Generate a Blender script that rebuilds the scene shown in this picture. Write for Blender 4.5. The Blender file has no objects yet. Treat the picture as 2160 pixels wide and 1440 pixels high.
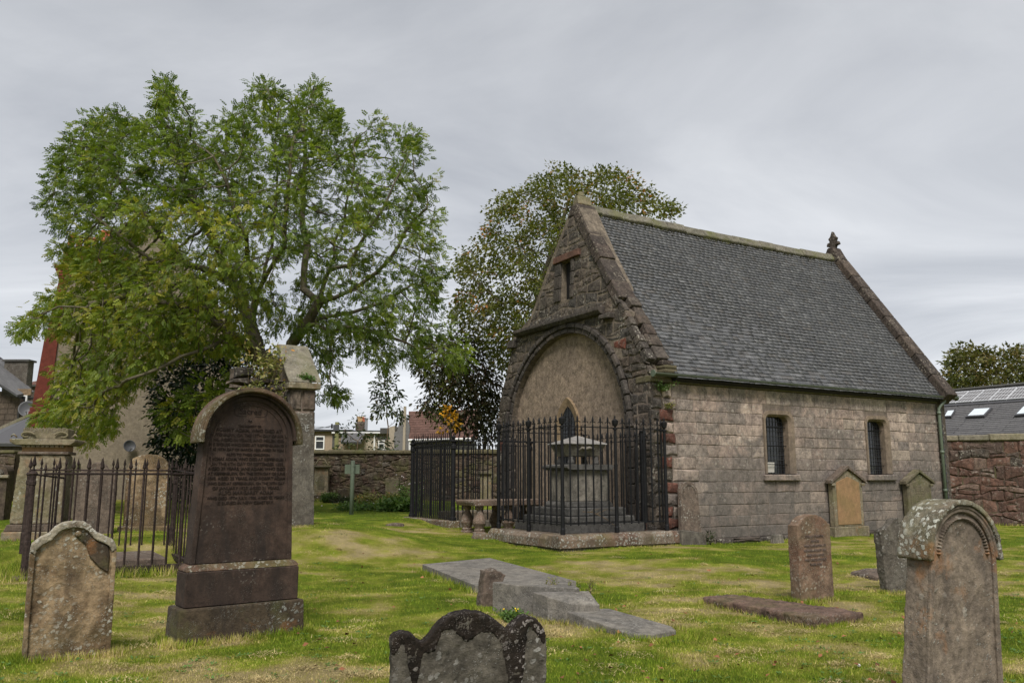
import bpy, bmesh, math, random
import numpy as np
from mathutils import Vector, Matrix
R = math.radians
random.seed(7); NR = np.random.RandomState(7)
SC = bpy.context.scene; COL = SC.collection

# ------------------------------------------------------------------ camera, sky, sun, exposure
F = 1750.0; TH = math.atan(288 / 1750); EYE = 1.6
CT, ST = math.cos(TH), math.sin(TH)
cd = bpy.data.cameras.new('camera'); cam = bpy.data.objects.new('camera', cd); COL.objects.link(cam)
cam.location = (0, 0, EYE); cam.rotation_euler = (R(90) + TH, 0, 0)
cd.sensor_width = 36; cd.lens = 36 * F / 2160; cd.clip_end = 3000; cd.clip_start = 0.05
SC.camera = cam
SC.view_settings.view_transform = 'Standard'; SC.view_settings.look = 'None'
SC.view_settings.gamma = 1; SC.view_settings.use_curve_mapping = False
SC.view_settings.exposure = 1.47
SUN_EL, SUN_AZ = R(52), R(180)        # veiled sun high behind the camera, slightly to its right
wd = bpy.data.worlds.new('World'); SC.world = wd; wd.use_nodes = True
nt = wd.node_tree; nt.nodes.clear(); NN = nt.nodes.new; LK = nt.links.new
out = NN('ShaderNodeOutputWorld'); sky = NN('ShaderNodeTexSky'); sky.sky_type = 'NISHITA'; sky.sun_disc = False
sky.sun_elevation = SUN_EL; sky.sun_rotation = SUN_AZ
bg1 = NN('ShaderNodeBackground'); bg1.inputs[1].default_value = 0.05; LK(sky.outputs[0], bg1.inputs[0])
tc = NN('ShaderNodeTexCoord'); sep = NN('ShaderNodeSeparateXYZ'); LK(tc.outputs['Generated'], sep.inputs[0])
ad = NN('ShaderNodeMath'); ad.operation = 'MAXIMUM'; LK(sep.outputs[2], ad.inputs[0]); ad.inputs[1].default_value = 0.0
ad2 = NN('ShaderNodeMath'); ad2.operation = 'ADD'; LK(ad.outputs[0], ad2.inputs[0]); ad2.inputs[1].default_value = 0.16
dx = NN('ShaderNodeMath'); dx.operation = 'DIVIDE'; LK(sep.outputs[0], dx.inputs[0]); LK(ad2.outputs[0], dx.inputs[1])
dy = NN('ShaderNodeMath'); dy.operation = 'DIVIDE'; LK(sep.outputs[1], dy.inputs[0]); LK(ad2.outputs[0], dy.inputs[1])
cb = NN('ShaderNodeCombineXYZ'); LK(dx.outputs[0], cb.inputs[0]); LK(dy.outputs[0], cb.inputs[1])
mp = NN('ShaderNodeMapping'); LK(cb.outputs[0], mp.inputs[0]); mp.inputs['Rotation'].default_value = (0, 0, R(22)); mp.inputs['Scale'].default_value = (0.8, 1.25, 1)
n1 = NN('ShaderNodeTexNoise'); n1.inputs['Scale'].default_value = 0.8; n1.inputs['Detail'].default_value = 9; n1.inputs['Roughness'].default_value = 0.56; n1.inputs['Distortion'].default_value = 0.7
LK(mp.outputs[0], n1.inputs['Vector'])
cr = NN('ShaderNodeValToRGB'); LK(n1.outputs[0], cr.inputs[0])
e = cr.color_ramp.elements; e[0].position = 0.34; e[0].color = (0.152, 0.160, 0.175, 1); e[1].position = 0.66; e[1].color = (0.258, 0.264, 0.275, 1)
m_ = cr.color_ramp.elements.new(0.5); m_.color = (0.202, 0.209, 0.222, 1)
# brighter band of thinner cloud towards the horizon
hz = NN('ShaderNodeMapRange'); LK(sep.outputs[2], hz.inputs[0]); hz.inputs[1].default_value = 0.0; hz.inputs[2].default_value = 0.5; hz.inputs[3].default_value = 1.36; hz.inputs[4].default_value = 0.98
mu = NN('ShaderNodeVectorMath'); mu.operation = 'SCALE'; LK(cr.outputs[0], mu.inputs[0]); LK(hz.outputs[0], mu.inputs['Scale'])
bg2 = NN('ShaderNodeBackground'); bg2.inputs[1].default_value = 1.0; LK(mu.outputs[0], bg2.inputs[0])
mx = NN('ShaderNodeMixShader'); mx.inputs[0].default_value = 0.95; LK(bg1.outputs[0], mx.inputs[1]); LK(bg2.outputs[0], mx.inputs[2])
LK(mx.outputs[0], out.inputs[0])
sd = bpy.data.lights.new('sun', 'SUN'); sd.energy = 1.5; sd.angle = R(22); sd.color = (1, 0.955, 0.90)
sun = bpy.data.objects.new('sun', sd); COL.objects.link(sun)
# direction towards the sun (behind and to the right of the camera)
sdir = Vector((math.sin(SUN_AZ) * math.cos(SUN_EL), math.cos(SUN_AZ) * math.cos(SUN_EL), math.sin(SUN_EL)))
sun.rotation_euler = sdir.to_track_quat('Z', 'Y').to_euler()

# ------------------------------------------------------------------ projection helpers (pixel of the 2160x1440 photo + distance -> world point)
def ray(px, py):
    u = (px - 1080) / F; v = (720 - py) / F
    return np.array([u, CT - v * ST, ST + v * CT])
def at(px, py, Y):
    r = ray(px, py); return np.array([0, 0, EYE]) + r * (Y / r[1])
def onp(px, py, O, n):
    r = ray(px, py); o = np.array([0, 0, EYE]); return o + r * (np.dot(O - o, n) / np.dot(r, n))
def hp(px, py, z):
    r = ray(px, py); return np.array([0, 0, EYE]) + r * ((z - EYE) / r[2])
AR = R(90 - 59.1564)
DR = np.array([math.cos(AR), math.sin(AR), 0]); DL = np.array([-math.sin(AR), math.cos(AR), 0])
C0 = at(1380, 1148, 18)

# ------------------------------------------------------------------ numpy value noise
_T = NR.rand(512, 512)
def vnoise(x, y):
    x = np.asarray(x, float); y = np.asarray(y, float)
    xi = np.floor(x).astype(int); yi = np.floor(y).astype(int); fx = x - xi; fy = y - yi
    fx = fx * fx * (3 - 2 * fx); fy = fy * fy * (3 - 2 * fy)
    g = lambda a, b: _T[a % 512, b % 512]
    return (g(xi, yi) * (1 - fx) + g(xi + 1, yi) * fx) * (1 - fy) + (g(xi, yi + 1) * (1 - fx) + g(xi + 1, yi + 1) * fx) * fy
def fbm(x, y, o=4):
    t = 0; a = 0.5
    for k in range(o): t = t + a * vnoise(x * 2 ** k + 17 * k, y * 2 ** k + 31 * k); a *= 0.5
    return t / (1 - 0.5 ** o)

# ------------------------------------------------------------------ the lie of the ground
CP = [at(*q) for q in [(140, 1387, 7.4), (500, 1350, 8.3), (50, 1222, 11.6), (395, 1208, 12.9), (60, 1142, 15.5), (640, 1110, 17), (300, 1122, 16.2),
      (200, 1128, 15.3), (740, 1086, 24), (700, 1056, 36), (850, 1056, 36), (200, 1054, 33), (0, 1054, 33), (1380, 1148, 18), (1190, 1158, 16.9), (1310, 1152, 17.3), (868, 1093, 23),
      (955, 1112, 21), (1035, 1128, 19.5), (1600, 1143, 19.5), (2010, 1115, 23.5), (1715, 1266, 10.9), (1890, 1246, 11.8), (1650, 1290, 10.2), (2080, 1107, 27), (2160, 1107, 27), (1250, 1330, 8.9), (1060, 1306, 9.5), (900, 1212, 13.3), (700, 1250, 11.5), (1000, 1385, 7.5)]]
CP += [np.array(p, float) for p in [(0, 3.5, 0), (3, 5, 0), (-3, 4, 0), (6, 7, 0), (-8, 5, 0), (0, 0, 0), (-14, 24, .6), (20, 20, .1), (-5, 50, .6), (20, 50, .2), (50, 20, 0), (-50, 30, .5)]]
CP = np.array(CP)
def gz(x, y, bumps=True):
    x = np.asarray(x, float); y = np.asarray(y, float); num = 0; den = 0
    for p in CP:
        w = 1.0 / ((x - p[0]) ** 2 + (y - p[1]) ** 2 + 0.25) ** 2
        num = num + w * p[2]; den = den + w
    z = num / den
    if bumps:
        d = np.clip(np.minimum(y / 6, 1), 0, 1)
        z = z + (fbm(x * .55 + 9, y * .55 + 3, 2) - .5) * .085 * d + (fbm(x * 2.1, y * 2.1, 2) - .5) * .028
    return z
def P(px, Y):                       # the ground point in the column px at distance Y
    x = (px - 1080) / F * Y * 1.0
    for _ in range(4):
        z = float(gz(x, Y)); f = Y * CT + (z - EYE) * ST; x = (px - 1080) / F * f
    return np.array([x, Y, z])
def gauss(x, y, cx, cy, sx, sy): return np.exp(-((x - cx) / sx) ** 2 - ((y - cy) / sy) ** 2)
def dry(x, y):
    n = fbm(x * .55 + 50, y * .75 + 20, 3); n2 = fbm(x * 1.9, y * 2.6 + 5, 4); n3 = fbm(x * 7, y * 7 + 5, 2)
    d = (n - .5) * 1.5 + (n2 - .5) * 1.9 + (n3 - .5) * .5
    d += .42 * gauss(x, y, -3.0, 6.9, 3.2, .45) + .45 * gauss(x, y, -3.4, 9.6, .9, 1.0) + .2 * gauss(x, y, -7, 9, 2, 1.2)
    d += .22 * gauss(x, y, 3.2, 12.6, 2.2, 1.6) + .25 * gauss(x, y, 1.7, 7.8, .6, .6) + .15 * gauss(x, y, 4, 7.2, 1.6, .8) - .12 * gauss(x, y, -1.5, 14.6, 2.3, 1.5)
    d -= .38 * gauss(x, y, -2.0, 10.4, 1.2, 2.6) + .30 * gauss(x, y, -.9, 7.6, 1.0, 1.4) + .30 * gauss(x, y, -4.7, 26, 5, 6) + .3 * gauss(x, y, -4.0, 7.9, .6, .4) + .2 * gauss(x, y, 6, 16, 2, 1)
    return np.clip(d + .33, 0, 1)

# ------------------------------------------------------------------ materials
def newmat(name):
    m = bpy.data.materials.new(name); m.use_nodes = True; m.node_tree.nodes.clear(); return m
class G:                                             # tiny node helper
    def __init__(s, m): s.t = m.node_tree; s.n = s.t.nodes.new; s.l = s.t.links.new
    def node(s, k, **kw):
        n = s.n(k)
        for a, b in kw.items(): setattr(n, a, b)
        return n
    def put(s, sock, v):
        if hasattr(v, 'links') or isinstance(v, bpy.types.NodeSocket): s.l(v, sock)
        else: sock.default_value = v
    def math(s, op, a, b=0.0, clamp=False):
        n = s.node('ShaderNodeMath', operation=op); n.use_clamp = clamp; s.put(n.inputs[0], a); s.put(n.inputs[1], b); return n.outputs[0]
    def noise(s, vec, scale, detail=5, rough=.55, dist=0):
        n = s.n('ShaderNodeTexNoise'); s.l(vec, n.inputs['Vector']); n.inputs['Scale'].default_value = scale
        n.inputs['Detail'].default_value = detail; n.inputs['Roughness'].default_value = rough; n.inputs['Distortion'].default_value = dist; return n.outputs[0]
    def vor(s, vec, scale, feat='F1', out=0, rnd=1.0):
        n = s.node('ShaderNodeTexVoronoi', feature=feat); s.l(vec, n.inputs['Vector']); n.inputs['Scale'].default_value = scale; n.inputs['Randomness'].default_value = rnd; return n.outputs[out]
    def scale(s, vec, sc):
        n = s.n('ShaderNodeMapping'); s.l(vec, n.inputs[0]); n.inputs['Scale'].default_value = sc; return n.outputs[0]
    def rng(s, v, a, b, c=0.0, d=1.0):
        n = s.n('ShaderNodeMapRange'); s.put(n.inputs[0], v)
        for i, q in enumerate((a, b, c, d)): n.inputs[i + 1].default_value = q
        return n.outputs[0]
    def ramp(s, fac, stops):
        n = s.n('ShaderNodeValToRGB'); s.l(fac, n.inputs[0]); el = n.color_ramp.elements
        while len(el) < len(stops): el.new(.5)
        for q, (p, c) in zip(el, stops): q.position = p; q.color = (*c, 1)
        return n.outputs[0]
    def mix(s, fac, a, b, mode='MIX'):
        n = s.node('ShaderNodeMix', data_type='RGBA', blend_type=mode); s.put(n.inputs[0], fac)
        for sock, v in ((n.inputs[6], a), (n.inputs[7], b)):
            if isinstance(v, tuple): sock.default_value = (*v, 1)
            else: s.l(v, sock)
        return n.outputs[2]
    def rnd(s):
        oi = s.n('ShaderNodeObjectInfo'); at_ = s.node('ShaderNodeAttribute', attribute_name='rnd')
        return s.math('FRACT', s.math('ADD', oi.outputs['Random'], at_.outputs['Fac']))
    def bump(s, h, strength, dist, nrm=None):
        n = s.n('ShaderNodeBump'); n.inputs['Strength'].default_value = strength; n.inputs['Distance'].default_value = dist; s.l(h, n.inputs['Height'])
        if nrm is not None: s.l(nrm, n.inputs['Normal'])
        return n.outputs[0]
    def pbr(s, col, rough=.9, nrm=None, spec=.3, metal=0.0):
        b = s.n('ShaderNodeBsdfPrincipled'); s.put(b.inputs['Base Color'], (*col, 1) if isinstance(col, tuple) else col)
        s.put(b.inputs['Roughness'], rough); b.inputs['Metallic'].default_value = metal; b.inputs['Specular IOR Level'].default_value = spec
        if nrm is not None: s.l(nrm, b.inputs['Normal'])
        o = s.n('ShaderNodeOutputMaterial'); s.l(b.outputs[0], o.inputs[0]); return b

def stone(name, cols, mott=.45, lichen=0.0, lcol=(.50, .51, .45), lscale=22, grime=.5, gcol=(.035, .03, .025), gth=.5, green=0.0, orange=0.0, bump=.5, fine=55, rough=.92, second=None, sec_s=1.3, sec_t=.5, spec=.25, foot=None):
    m = newmat(name); g = G(m); pos = g.n('ShaderNodeNewGeometry').outputs['Position']
    kk = lambda c: (c[0] * .68, c[1] * .665, c[2] * .64)
    cols = [kk(c) for c in cols]; second = kk(second) if second is not None else None; lcol = tuple(c * .86 for c in lcol); gcol = tuple(c * .85 for c in gcol)
    r = g.rnd(); k = len(cols)
    col = g.ramp(r, [((i + .0) / max(k - 1, 1), c) for i, c in enumerate(cols)]) if k > 1 else g.ramp(r, [(0, cols[0]), (1, tuple(c * 1.02 for c in cols[0]))])
    if second is not None:
        ns = g.rng(g.noise(pos, sec_s, 6, .65, .6), sec_t - .05, sec_t + .06); col = g.mix(ns, col, second)
    nm = g.noise(pos, 7, 8, .65, .4); nf = g.noise(pos, fine, 6, .7)
    col = g.mix(1.0, col, g.ramp(g.math('ADD', g.math('MULTIPLY', nm, .45), g.math('ADD', g.math('MULTIPLY', g.noise(pos, 21, 6, .7), .30), g.math('MULTIPLY', nf, .25))), [(.40, (1 - mott,) * 3), (.60, (1 + mott * .75,) * 3)]), 'MULTIPLY')
    # dark streaks and stains
    st = g.noise(g.scale(pos, (2.6, 2.6, .55)), 2.2, 6, .65, .3)
    if grime > 0: col = g.mix(g.math('MULTIPLY', g.rng(st, gth, gth + .22), grime), col, gcol)
    if green > 0: col = g.mix(g.math('MULTIPLY', g.rng(g.noise(pos, 1.7, 4, .6), .47, .66), green), col, (.10, .105, .03))
    if orange > 0: col = g.mix(g.math('MULTIPLY', g.rng(g.noise(pos, 3.1, 5, .6, .5), .56, .7), orange), col, (.30, .13, .04))
    h = g.math('ADD', g.math('MULTIPLY', nm, .8), g.math('MULTIPLY', nf, .45))
    if lichen > 0:
        mask = g.rng(g.noise(pos, 2.3, 3, .6), .60 - .25 * lichen, .74 - .25 * lichen)
        wob = g.noise(pos, 26, 3); w2 = g.node('ShaderNodeVectorMath', operation='SCALE'); 
        cmb = g.node('ShaderNodeCombineXYZ'); g.l(wob, cmb.inputs[0]); g.l(wob, cmb.inputs[1]); g.l(wob, cmb.inputs[2]); g.l(cmb.outputs[0], w2.inputs[0]); w2.inputs['Scale'].default_value = .055
        w3 = g.node('ShaderNodeVectorMath', operation='ADD'); g.l(pos, w3.inputs[0]); g.l(w2.outputs[0], w3.inputs[1])
        d1 = g.vor(w3.outputs[0], lscale); d2 = g.vor(w3.outputs[0], lscale * 2.9)
        s1 = g.rng(d1, .30 + .14 * lichen, .22 + .14 * lichen); s2 = g.rng(d2, .28, .20)
        sp = g.math('MAXIMUM', g.math('MULTIPLY', s1, mask), g.math('MULTIPLY', s2, g.rng(g.noise(pos, 4.1, 3), .50 - .1 * lichen, .62 - .1 * lichen)))
        sp = g.math('MULTIPLY', sp, g.rng(g.noise(pos, 60, 4), .3, .5, .35, .95), True)
        col = g.mix(g.math('MULTIPLY', sp, min(1, .55 + lichen * .5)), col, g.mix(g.rng(nm, .4, .6), lcol, tuple(c * .8 for c in lcol)))
        h = g.math('ADD', h, g.math('MULTIPLY', sp, .25))
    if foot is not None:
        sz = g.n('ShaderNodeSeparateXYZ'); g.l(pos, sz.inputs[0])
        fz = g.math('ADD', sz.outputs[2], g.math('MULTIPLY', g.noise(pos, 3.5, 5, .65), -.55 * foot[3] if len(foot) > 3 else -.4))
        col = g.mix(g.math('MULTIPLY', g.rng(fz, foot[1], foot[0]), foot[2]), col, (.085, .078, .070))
    g.pbr(col, rough, g.bump(h, bump, .02), spec)
    return m
def plain(name, c, rough=.6, spec=.4, metal=0, var=.15, sc=30, bump=.15):
    m = newmat(name); g = G(m); pos = g.n('ShaderNodeNewGeometry').outputs['Position']; n = g.noise(pos, sc, 5, .6)
    col = g.mix(1, c, g.ramp(n, [(.3, (1 - var,) * 3), (.7, (1 + var,) * 3)]), 'MULTIPLY')
    r = g.rnd(); col = g.mix(1, col, g.ramp(r, [(0, (1 - var * .6,) * 3), (1, (1 + var * .6,) * 3)]), 'MULTIPLY')
    g.pbr(col, rough, g.bump(n, bump, .01), spec, metal); return m
def leafmat(name, stops, trans=.3, rough=.5):
    m = newmat(name); g = G(m); a = g.node('ShaderNodeAttribute', attribute_name='rnd').outputs['Fac']
    col = g.ramp(a, stops); pos = g.n('ShaderNodeNewGeometry').outputs['Position']
    col = g.mix(1, col, g.ramp(g.noise(pos, .9, 3), [(.35, (.72,) * 3), (.65, (1.2,) * 3)]), 'MULTIPLY')
    b = g.n('ShaderNodeBsdfPrincipled'); g.l(col, b.inputs['Base Color']); b.inputs['Roughness'].default_value = rough; b.inputs['Specular IOR Level'].default_value = .26
    t = g.n('ShaderNodeBsdfTranslucent'); g.l(g.mix(1, col, (1.3, 1.35, .6), 'MULTIPLY'), t.inputs[0])
    mx = g.n('ShaderNodeMixShader'); mx.inputs[0].default_value = trans; g.l(b.outputs[0], mx.inputs[1]); g.l(t.outputs[0], mx.inputs[2])
    o = g.n('ShaderNodeOutputMaterial'); g.l(mx.outputs[0], o.inputs[0]); return m

M = {}
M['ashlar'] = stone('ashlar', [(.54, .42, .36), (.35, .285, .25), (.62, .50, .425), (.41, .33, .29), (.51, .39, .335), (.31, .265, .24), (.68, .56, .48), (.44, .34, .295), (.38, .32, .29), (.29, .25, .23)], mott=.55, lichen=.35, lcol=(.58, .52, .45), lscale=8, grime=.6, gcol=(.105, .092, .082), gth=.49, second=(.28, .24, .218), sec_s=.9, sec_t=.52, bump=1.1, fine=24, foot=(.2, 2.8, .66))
M['ashlar_patch'] = stone('pale patched ashlar', [(.50, .42, .355), (.44, .36, .31)], mott=.5, grime=.5, gcol=(.1, .09, .08), bump=.9, foot=(.3, 2.6, .5))
M['red_sandstone'] = stone('red sandstone', [(.20, .075, .052), (.15, .065, .05), (.24, .11, .08)], mott=.55, lichen=.45, lcol=(.30, .26, .22), lscale=12, grime=.6, gth=.46, bump=.9)
M['rubble'] = stone('whinstone rubble', [(.075, .067, .060), (.135, .112, .094), (.093, .084, .078), (.19, .15, .12), (.072, .069, .067), (.145, .113, .090), (.062, .055, .05), (.17, .145, .118)], mott=.7, lichen=.5, lcol=(.40, .37, .31), lscale=13, grime=.6, gth=.48, gcol=(.03, .026, .023), bump=1.2, fine=24)
M['skew'] = stone('dark skew stone', [(.082, .066, .058), (.11, .085, .072), (.07, .06, .054), (.135, .105, .085)], mott=.7, lichen=.5, lcol=(.32, .28, .22), lscale=12, grime=.7, gth=.46, gcol=(.028, .023, .02), bump=1.1, fine=25)
M['mould'] = stone('weathered moulding', [(.10, .087, .078), (.08, .072, .068), (.13, .11, .096)], mott=.6, lichen=.35, lcol=(.30, .28, .24), grime=.7, gth=.46, gcol=(.032, .028, .026), bump=.9)
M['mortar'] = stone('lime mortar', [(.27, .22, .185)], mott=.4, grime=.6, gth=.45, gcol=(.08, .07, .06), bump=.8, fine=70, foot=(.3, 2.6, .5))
M['mortar_dark'] = stone('sooty mortar', [(.24, .20, .158)], mott=.6, grime=.7, gcol=(.07, .058, .048), lichen=.3, lcol=(.36, .31, .25), gth=.47, bump=1.2, fine=35)
M['harl'] = stone('roughcast', [(.36, .285, .22)], mott=.55, grime=.45, gcol=(.12, .09, .068), gth=.50, bump=1.2, fine=20, second=(.30, .24, .19), sec_s=.8, lichen=0)
M['yellow_stone'] = stone('yellow freestone', [(.33, .245, .155), (.28, .20, .125)], mott=.45, grime=.5, gcol=(.12, .09, .06), gth=.48, bump=.6)
M['slate'] = stone('roof slate', [(.098, .103, .113), (.125, .13, .14), (.108, .113, .122), (.15, .155, .163), (.09, .095, .104), (.13, .125, .122), (.14, .146, .155), (.112, .117, .125), (.20, .205, .215), (.10, .105, .113)], mott=.28, lichen=.15, lcol=(.26, .26, .25), lscale=10, grime=.5, gcol=(.05, .05, .054), gth=.48, bump=.5, fine=40, rough=.6, spec=.4)
M['ridge'] = stone('mossy ridge stone', [(.24, .22, .18), (.20, .19, .15)], mott=.5, lichen=.5, lcol=(.42, .41, .35), green=.7, grime=.5, bump=.9)
M['moss'] = stone('dark moss', [(.035, .032, .015)], mott=.8, green=.6, grime=.3, bump=1)
M['brown_stone'] = stone('polished brown sandstone', [(.060, .041, .033)], mott=.5, lichen=.12, lcol=(.22, .20, .17), lscale=30, grime=.8, gcol=(.024, .019, .017), gth=.47, bump=.45, fine=90, second=(.088, .058, .045), sec_s=1.4)
M['brown_hood'] = stone('lichened brown sandstone', [(.15, .092, .065)], mott=.55, lichen=.6, lcol=(.34, .33, .27), lscale=24, grime=.65, gcol=(.036, .027, .02), gth=.46, green=.5, bump=.8, fine=70)
M['brown_plinth'] = stone('mossy brown sandstone', [(.085, .064, .042)], mott=.6, lichen=.40, lcol=(.36, .37, .33), lscale=26, grime=.75, gcol=(.026, .021, .017), gth=.46, green=.75, orange=.5, bump=.8, fine=60)
M['tan_stone'] = stone('tan weathered sandstone', [(.40, .295, .18)], mott=.5, lichen=.62, lcol=(.50, .49, .41), lscale=23, grime=.85, gcol=(.075, .050, .032), gth=.47, green=.2, second=(.185, .125, .072), sec_s=1.7, sec_t=.49, bump=.9, fine=55)
M['tan_edge'] = stone('grey-white weathered edge', [(.44, .40, .31)], mott=.6, lichen=.7, lcol=(.56, .54, .47), lscale=26, grime=.85, gcol=(.10, .068, .042), gth=.47, bump=.9, fine=45)
M['grey_stone'] = stone('grey sandstone', [(.17, .155, .13)], mott=.5, lichen=.5, lcol=(.36, .35, .31), lscale=18, grime=.6, gcol=(.055, .047, .04), gth=.46, second=(.13, .115, .095), bump=.9, fine=50)
M['right_stone'] = stone('pinkish lichened sandstone', [(.30, .245, .19)], mott=.5, lichen=.15, lcol=(.5, .49, .43), lscale=13, grime=.8, gcol=(.11, .09, .074), gth=.46, orange=.65, second=(.22, .18, .145), sec_s=2.6, bump=1.1, fine=30)
M['right_hood'] = stone('heavily lichened hood', [(.22, .185, .14)], mott=.6, lichen=.95, lcol=(.50, .50, .43), lscale=27, grime=.7, gcol=(.055, .047, .04), gth=.45, orange=.4, green=.35, second=(.31, .285, .215), sec_s=4, bump=1.0, fine=40)
M['pale_monument'] = stone('pale yellow-grey sandstone', [(.30, .255, .18)], mott=.45, lichen=.5, lcol=(.42, .42, .35), lscale=16, grime=.7, gcol=(.11, .085, .055), gth=.46, green=.4, orange=.4, bump=.8, fine=45)
M['mauve_stone'] = stone('mauve sandstone', [(.16, .122, .098), (.20, .155, .125)], mott=.5, lichen=.5, lcol=(.36, .34, .29), lscale=18, grime=.65, gth=.46, bump=.8)
M['rust_stone'] = stone('rust-pink sandstone', [(.27, .185, .13)], mott=.5, lichen=.5, lcol=(.42, .39, .31), lscale=20, grime=.7, gcol=(.09, .065, .048), gth=.46, second=(.22, .13, .09), sec_s=1.6, green=.2, bump=.8)
M['ledger_grey'] = stone('warm grey ledger', [(.27, .25, .225), (.29, .27, .24), (.245, .23, .205)], mott=.5, lichen=.45, lcol=(.40, .385, .34), lscale=24, grime=.5, gcol=(.10, .092, .082), gth=.47, second=(.205, .195, .18), sec_s=1.5, bump=.9, fine=50)
M['ledger_red'] = stone('purplish-red ledger', [(.19, .125, .098)], mott=.6, lichen=.4, lcol=(.38, .34, .28), lscale=28, grime=.65, gcol=(.05, .034, .027), gth=.46, green=.35, bump=1.1, fine=40)
M['orange_stone'] = stone('orange sandstone panel', [(.40, .25, .135)], mott=.25, grime=.3, gcol=(.14, .11, .06), green=.25, bump=.4, fine=50)
M['green_stone'] = stone('greenish sandstone', [(.19, .165, .115)], mott=.45, lichen=.2, grime=.6, green=.45, bump=.6)
M['dark_wallstone'] = stone('dark boundary rubble', [(.11, .07, .052), (.085, .058, .046), (.15, .105, .078), (.11, .09, .065), (.17, .135, .105), (.08, .06, .048)], mott=.65, lichen=.4, lcol=(.30, .27, .21), lscale=5, grime=.6, gcol=(.03, .024, .018), green=.5, bump=1.0, fine=20)
M['wallgap'] = stone('dark wall joints', [(.115, .088, .068)], mott=.6, green=.4, bump=1)
M['red_wallstone'] = stone('red boundary rubble', [(.17, .095, .072), (.13, .078, .062), (.20, .115, .088), (.15, .09, .072), (.12, .092, .078), (.26, .18, .145)], mott=.6, lichen=.45, lcol=(.36, .31, .26), lscale=7, grime=.65, gth=.46, gcol=(.045, .03, .023), bump=1.0, fine=24)
M['cope'] = stone('pale coping', [(.30, .27, .21), (.26, .24, .19), (.34, .30, .22)], mott=.4, lichen=.3, green=.35, grime=.4, bump=.7)
M['mossy_cope'] = stone('mossy coping', [(.17, .15, .09), (.14, .12, .075)], mott=.4, lichen=.4, lcol=(.3, .28, .2), green=.6, grime=.4, bump=.8)
M['kerb'] = stone('lichened kerb', [(.22, .165, .125), (.26, .21, .165), (.21, .135, .10), (.25, .19, .14)], mott=.5, lichen=.75, lcol=(.40, .40, .35), lscale=18, grime=.75, gcol=(.075, .055, .04), gth=.45, green=.4, bump=.9)
M['monument'] = stone('sooty grey monument', [(.33, .30, .26)], mott=.5, lichen=.3, lcol=(.42, .40, .34), grime=.85, gcol=(.06, .055, .048), gth=.47, second=(.22, .205, .18), sec_s=2, bump=.7)
M['monument_dark'] = stone('black-grey step stone', [(.115, .113, .11), (.14, .136, .13)], mott=.5, lichen=.3, lcol=(.30, .29, .27), grime=.5, gth=.48, bump=.7)
M['lid'] = stone('pale lid', [(.33, .32, .31)], mott=.4, grime=.6, gcol=(.12, .12, .12), bump=.5)
M['table'] = stone('table tomb stone', [(.24, .175, .135)], mott=.4, lichen=.6, lcol=(.5, .47, .42), grime=.4, bump=.7)
M['iron'] = plain('black iron', (.0065, .0065, .0075), .62, .25, var=.5, sc=12)
M['rust_iron'] = plain('rusty iron', (.030, .021, .018), .85, .2, var=.6, sc=25)
M['gutter'] = plain('olive gutter paint', (.055, .065, .042), .45, .4, var=.25)
M['pipe'] = plain('green pipe paint', (.10, .125, .09), .5, .4, var=.2)
M['lead'] = plain('lead cames', (.035, .037, .04), .6, .4)
M['window_dark'] = plain('dark leaded glass', (.010, .011, .013), .12, .6, var=.6, sc=6, bump=.4)
M['door_black'] = plain('black boards', (.012, .011, .012), .7, .3)
M['shade'] = plain('pale window blind', (.45, .43, .38), .7)
M['render_tan'] = stone('tan harling', [(.30, .255, .195)], mott=.3, grime=.35, gcol=(.19, .16, .12), bump=.9, fine=12, lichen=.1, lcol=(.42, .38, .31), lscale=16)
M['render_pink'] = stone('buff render', [(.46, .37, .28)], mott=.15, grime=.3, gcol=(.3, .25, .2), bump=.2)
M['render_cream'] = stone('cream render', [(.52, .46, .36)], mott=.15, grime=.35, gcol=(.3, .26, .2), bump=.2)
M['render_grey'] = stone('grey cement render', [(.24, .24, .24)], mott=.2, grime=.4, gcol=(.15, .15, .15), bump=.3)
M['red_paint'] = stone('red painted masonry', [(.20, .05, .036), (.18, .047, .034)], mott=.3, grime=.5, gcol=(.09, .03, .022), gth=.48, bump=.5)
M['brick'] = stone('red brick', [(.25, .075, .045), (.21, .065, .04)], mott=.3, grime=.4, bump=.5)
M['pot'] = plain('terracotta', (.38, .12, .065), .8, .2, var=.25)
M['pot_buff'] = plain('buff chimney pot', (.42, .29, .15), .8, .2)
M['grey_slab'] = stone('grey cope slab', [(.12, .12, .115)], mott=.3, bump=.4)
M['house_stone'] = stone('brown house stone', [(.14, .11, .09), (.11, .09, .075), (.165, .13, .105)], mott=.4, grime=.4, bump=.5)
M['far_slate'] = stone('far slates', [(.13, .132, .14), (.16, .162, .17), (.115, .118, .125), (.145, .148, .155)], mott=.25, grime=.3, gcol=(.07, .07, .075), bump=.3, rough=.6, spec=.4, fine=8)
M['new_slate'] = stone('new grey roof tiles', [(.17, .17, .18), (.20, .20, .21), (.15, .15, .16)], mott=.22, grime=.4, gcol=(.09, .09, .10), gth=.5, bump=.2, rough=.55, spec=.4, fine=6)
M['red_tile'] = stone('brown-red pantiles', [(.19, .11, .092), (.22, .13, .11), (.16, .095, .08), (.205, .12, .10)], mott=.3, grime=.35, bump=.3)
M['white_paint'] = plain('white paint', (.72, .72, .70), .5)
M['panel'] = plain('solar cell', (.13, .125, .125), .25, .5, var=.08, sc=3)
M['panel_frame'] = plain('silver frame', (.55, .56, .58), .4, .5)
M['skylight'] = plain('skylight glass with painted sky', (.62, .68, .72), .08, .8, var=.03, sc=2, bump=0)  # base colour painted pale, like the white sky the glass reflects
M['dark_frame'] = plain('dark grey frame', (.07, .07, .075), .5)
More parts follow.
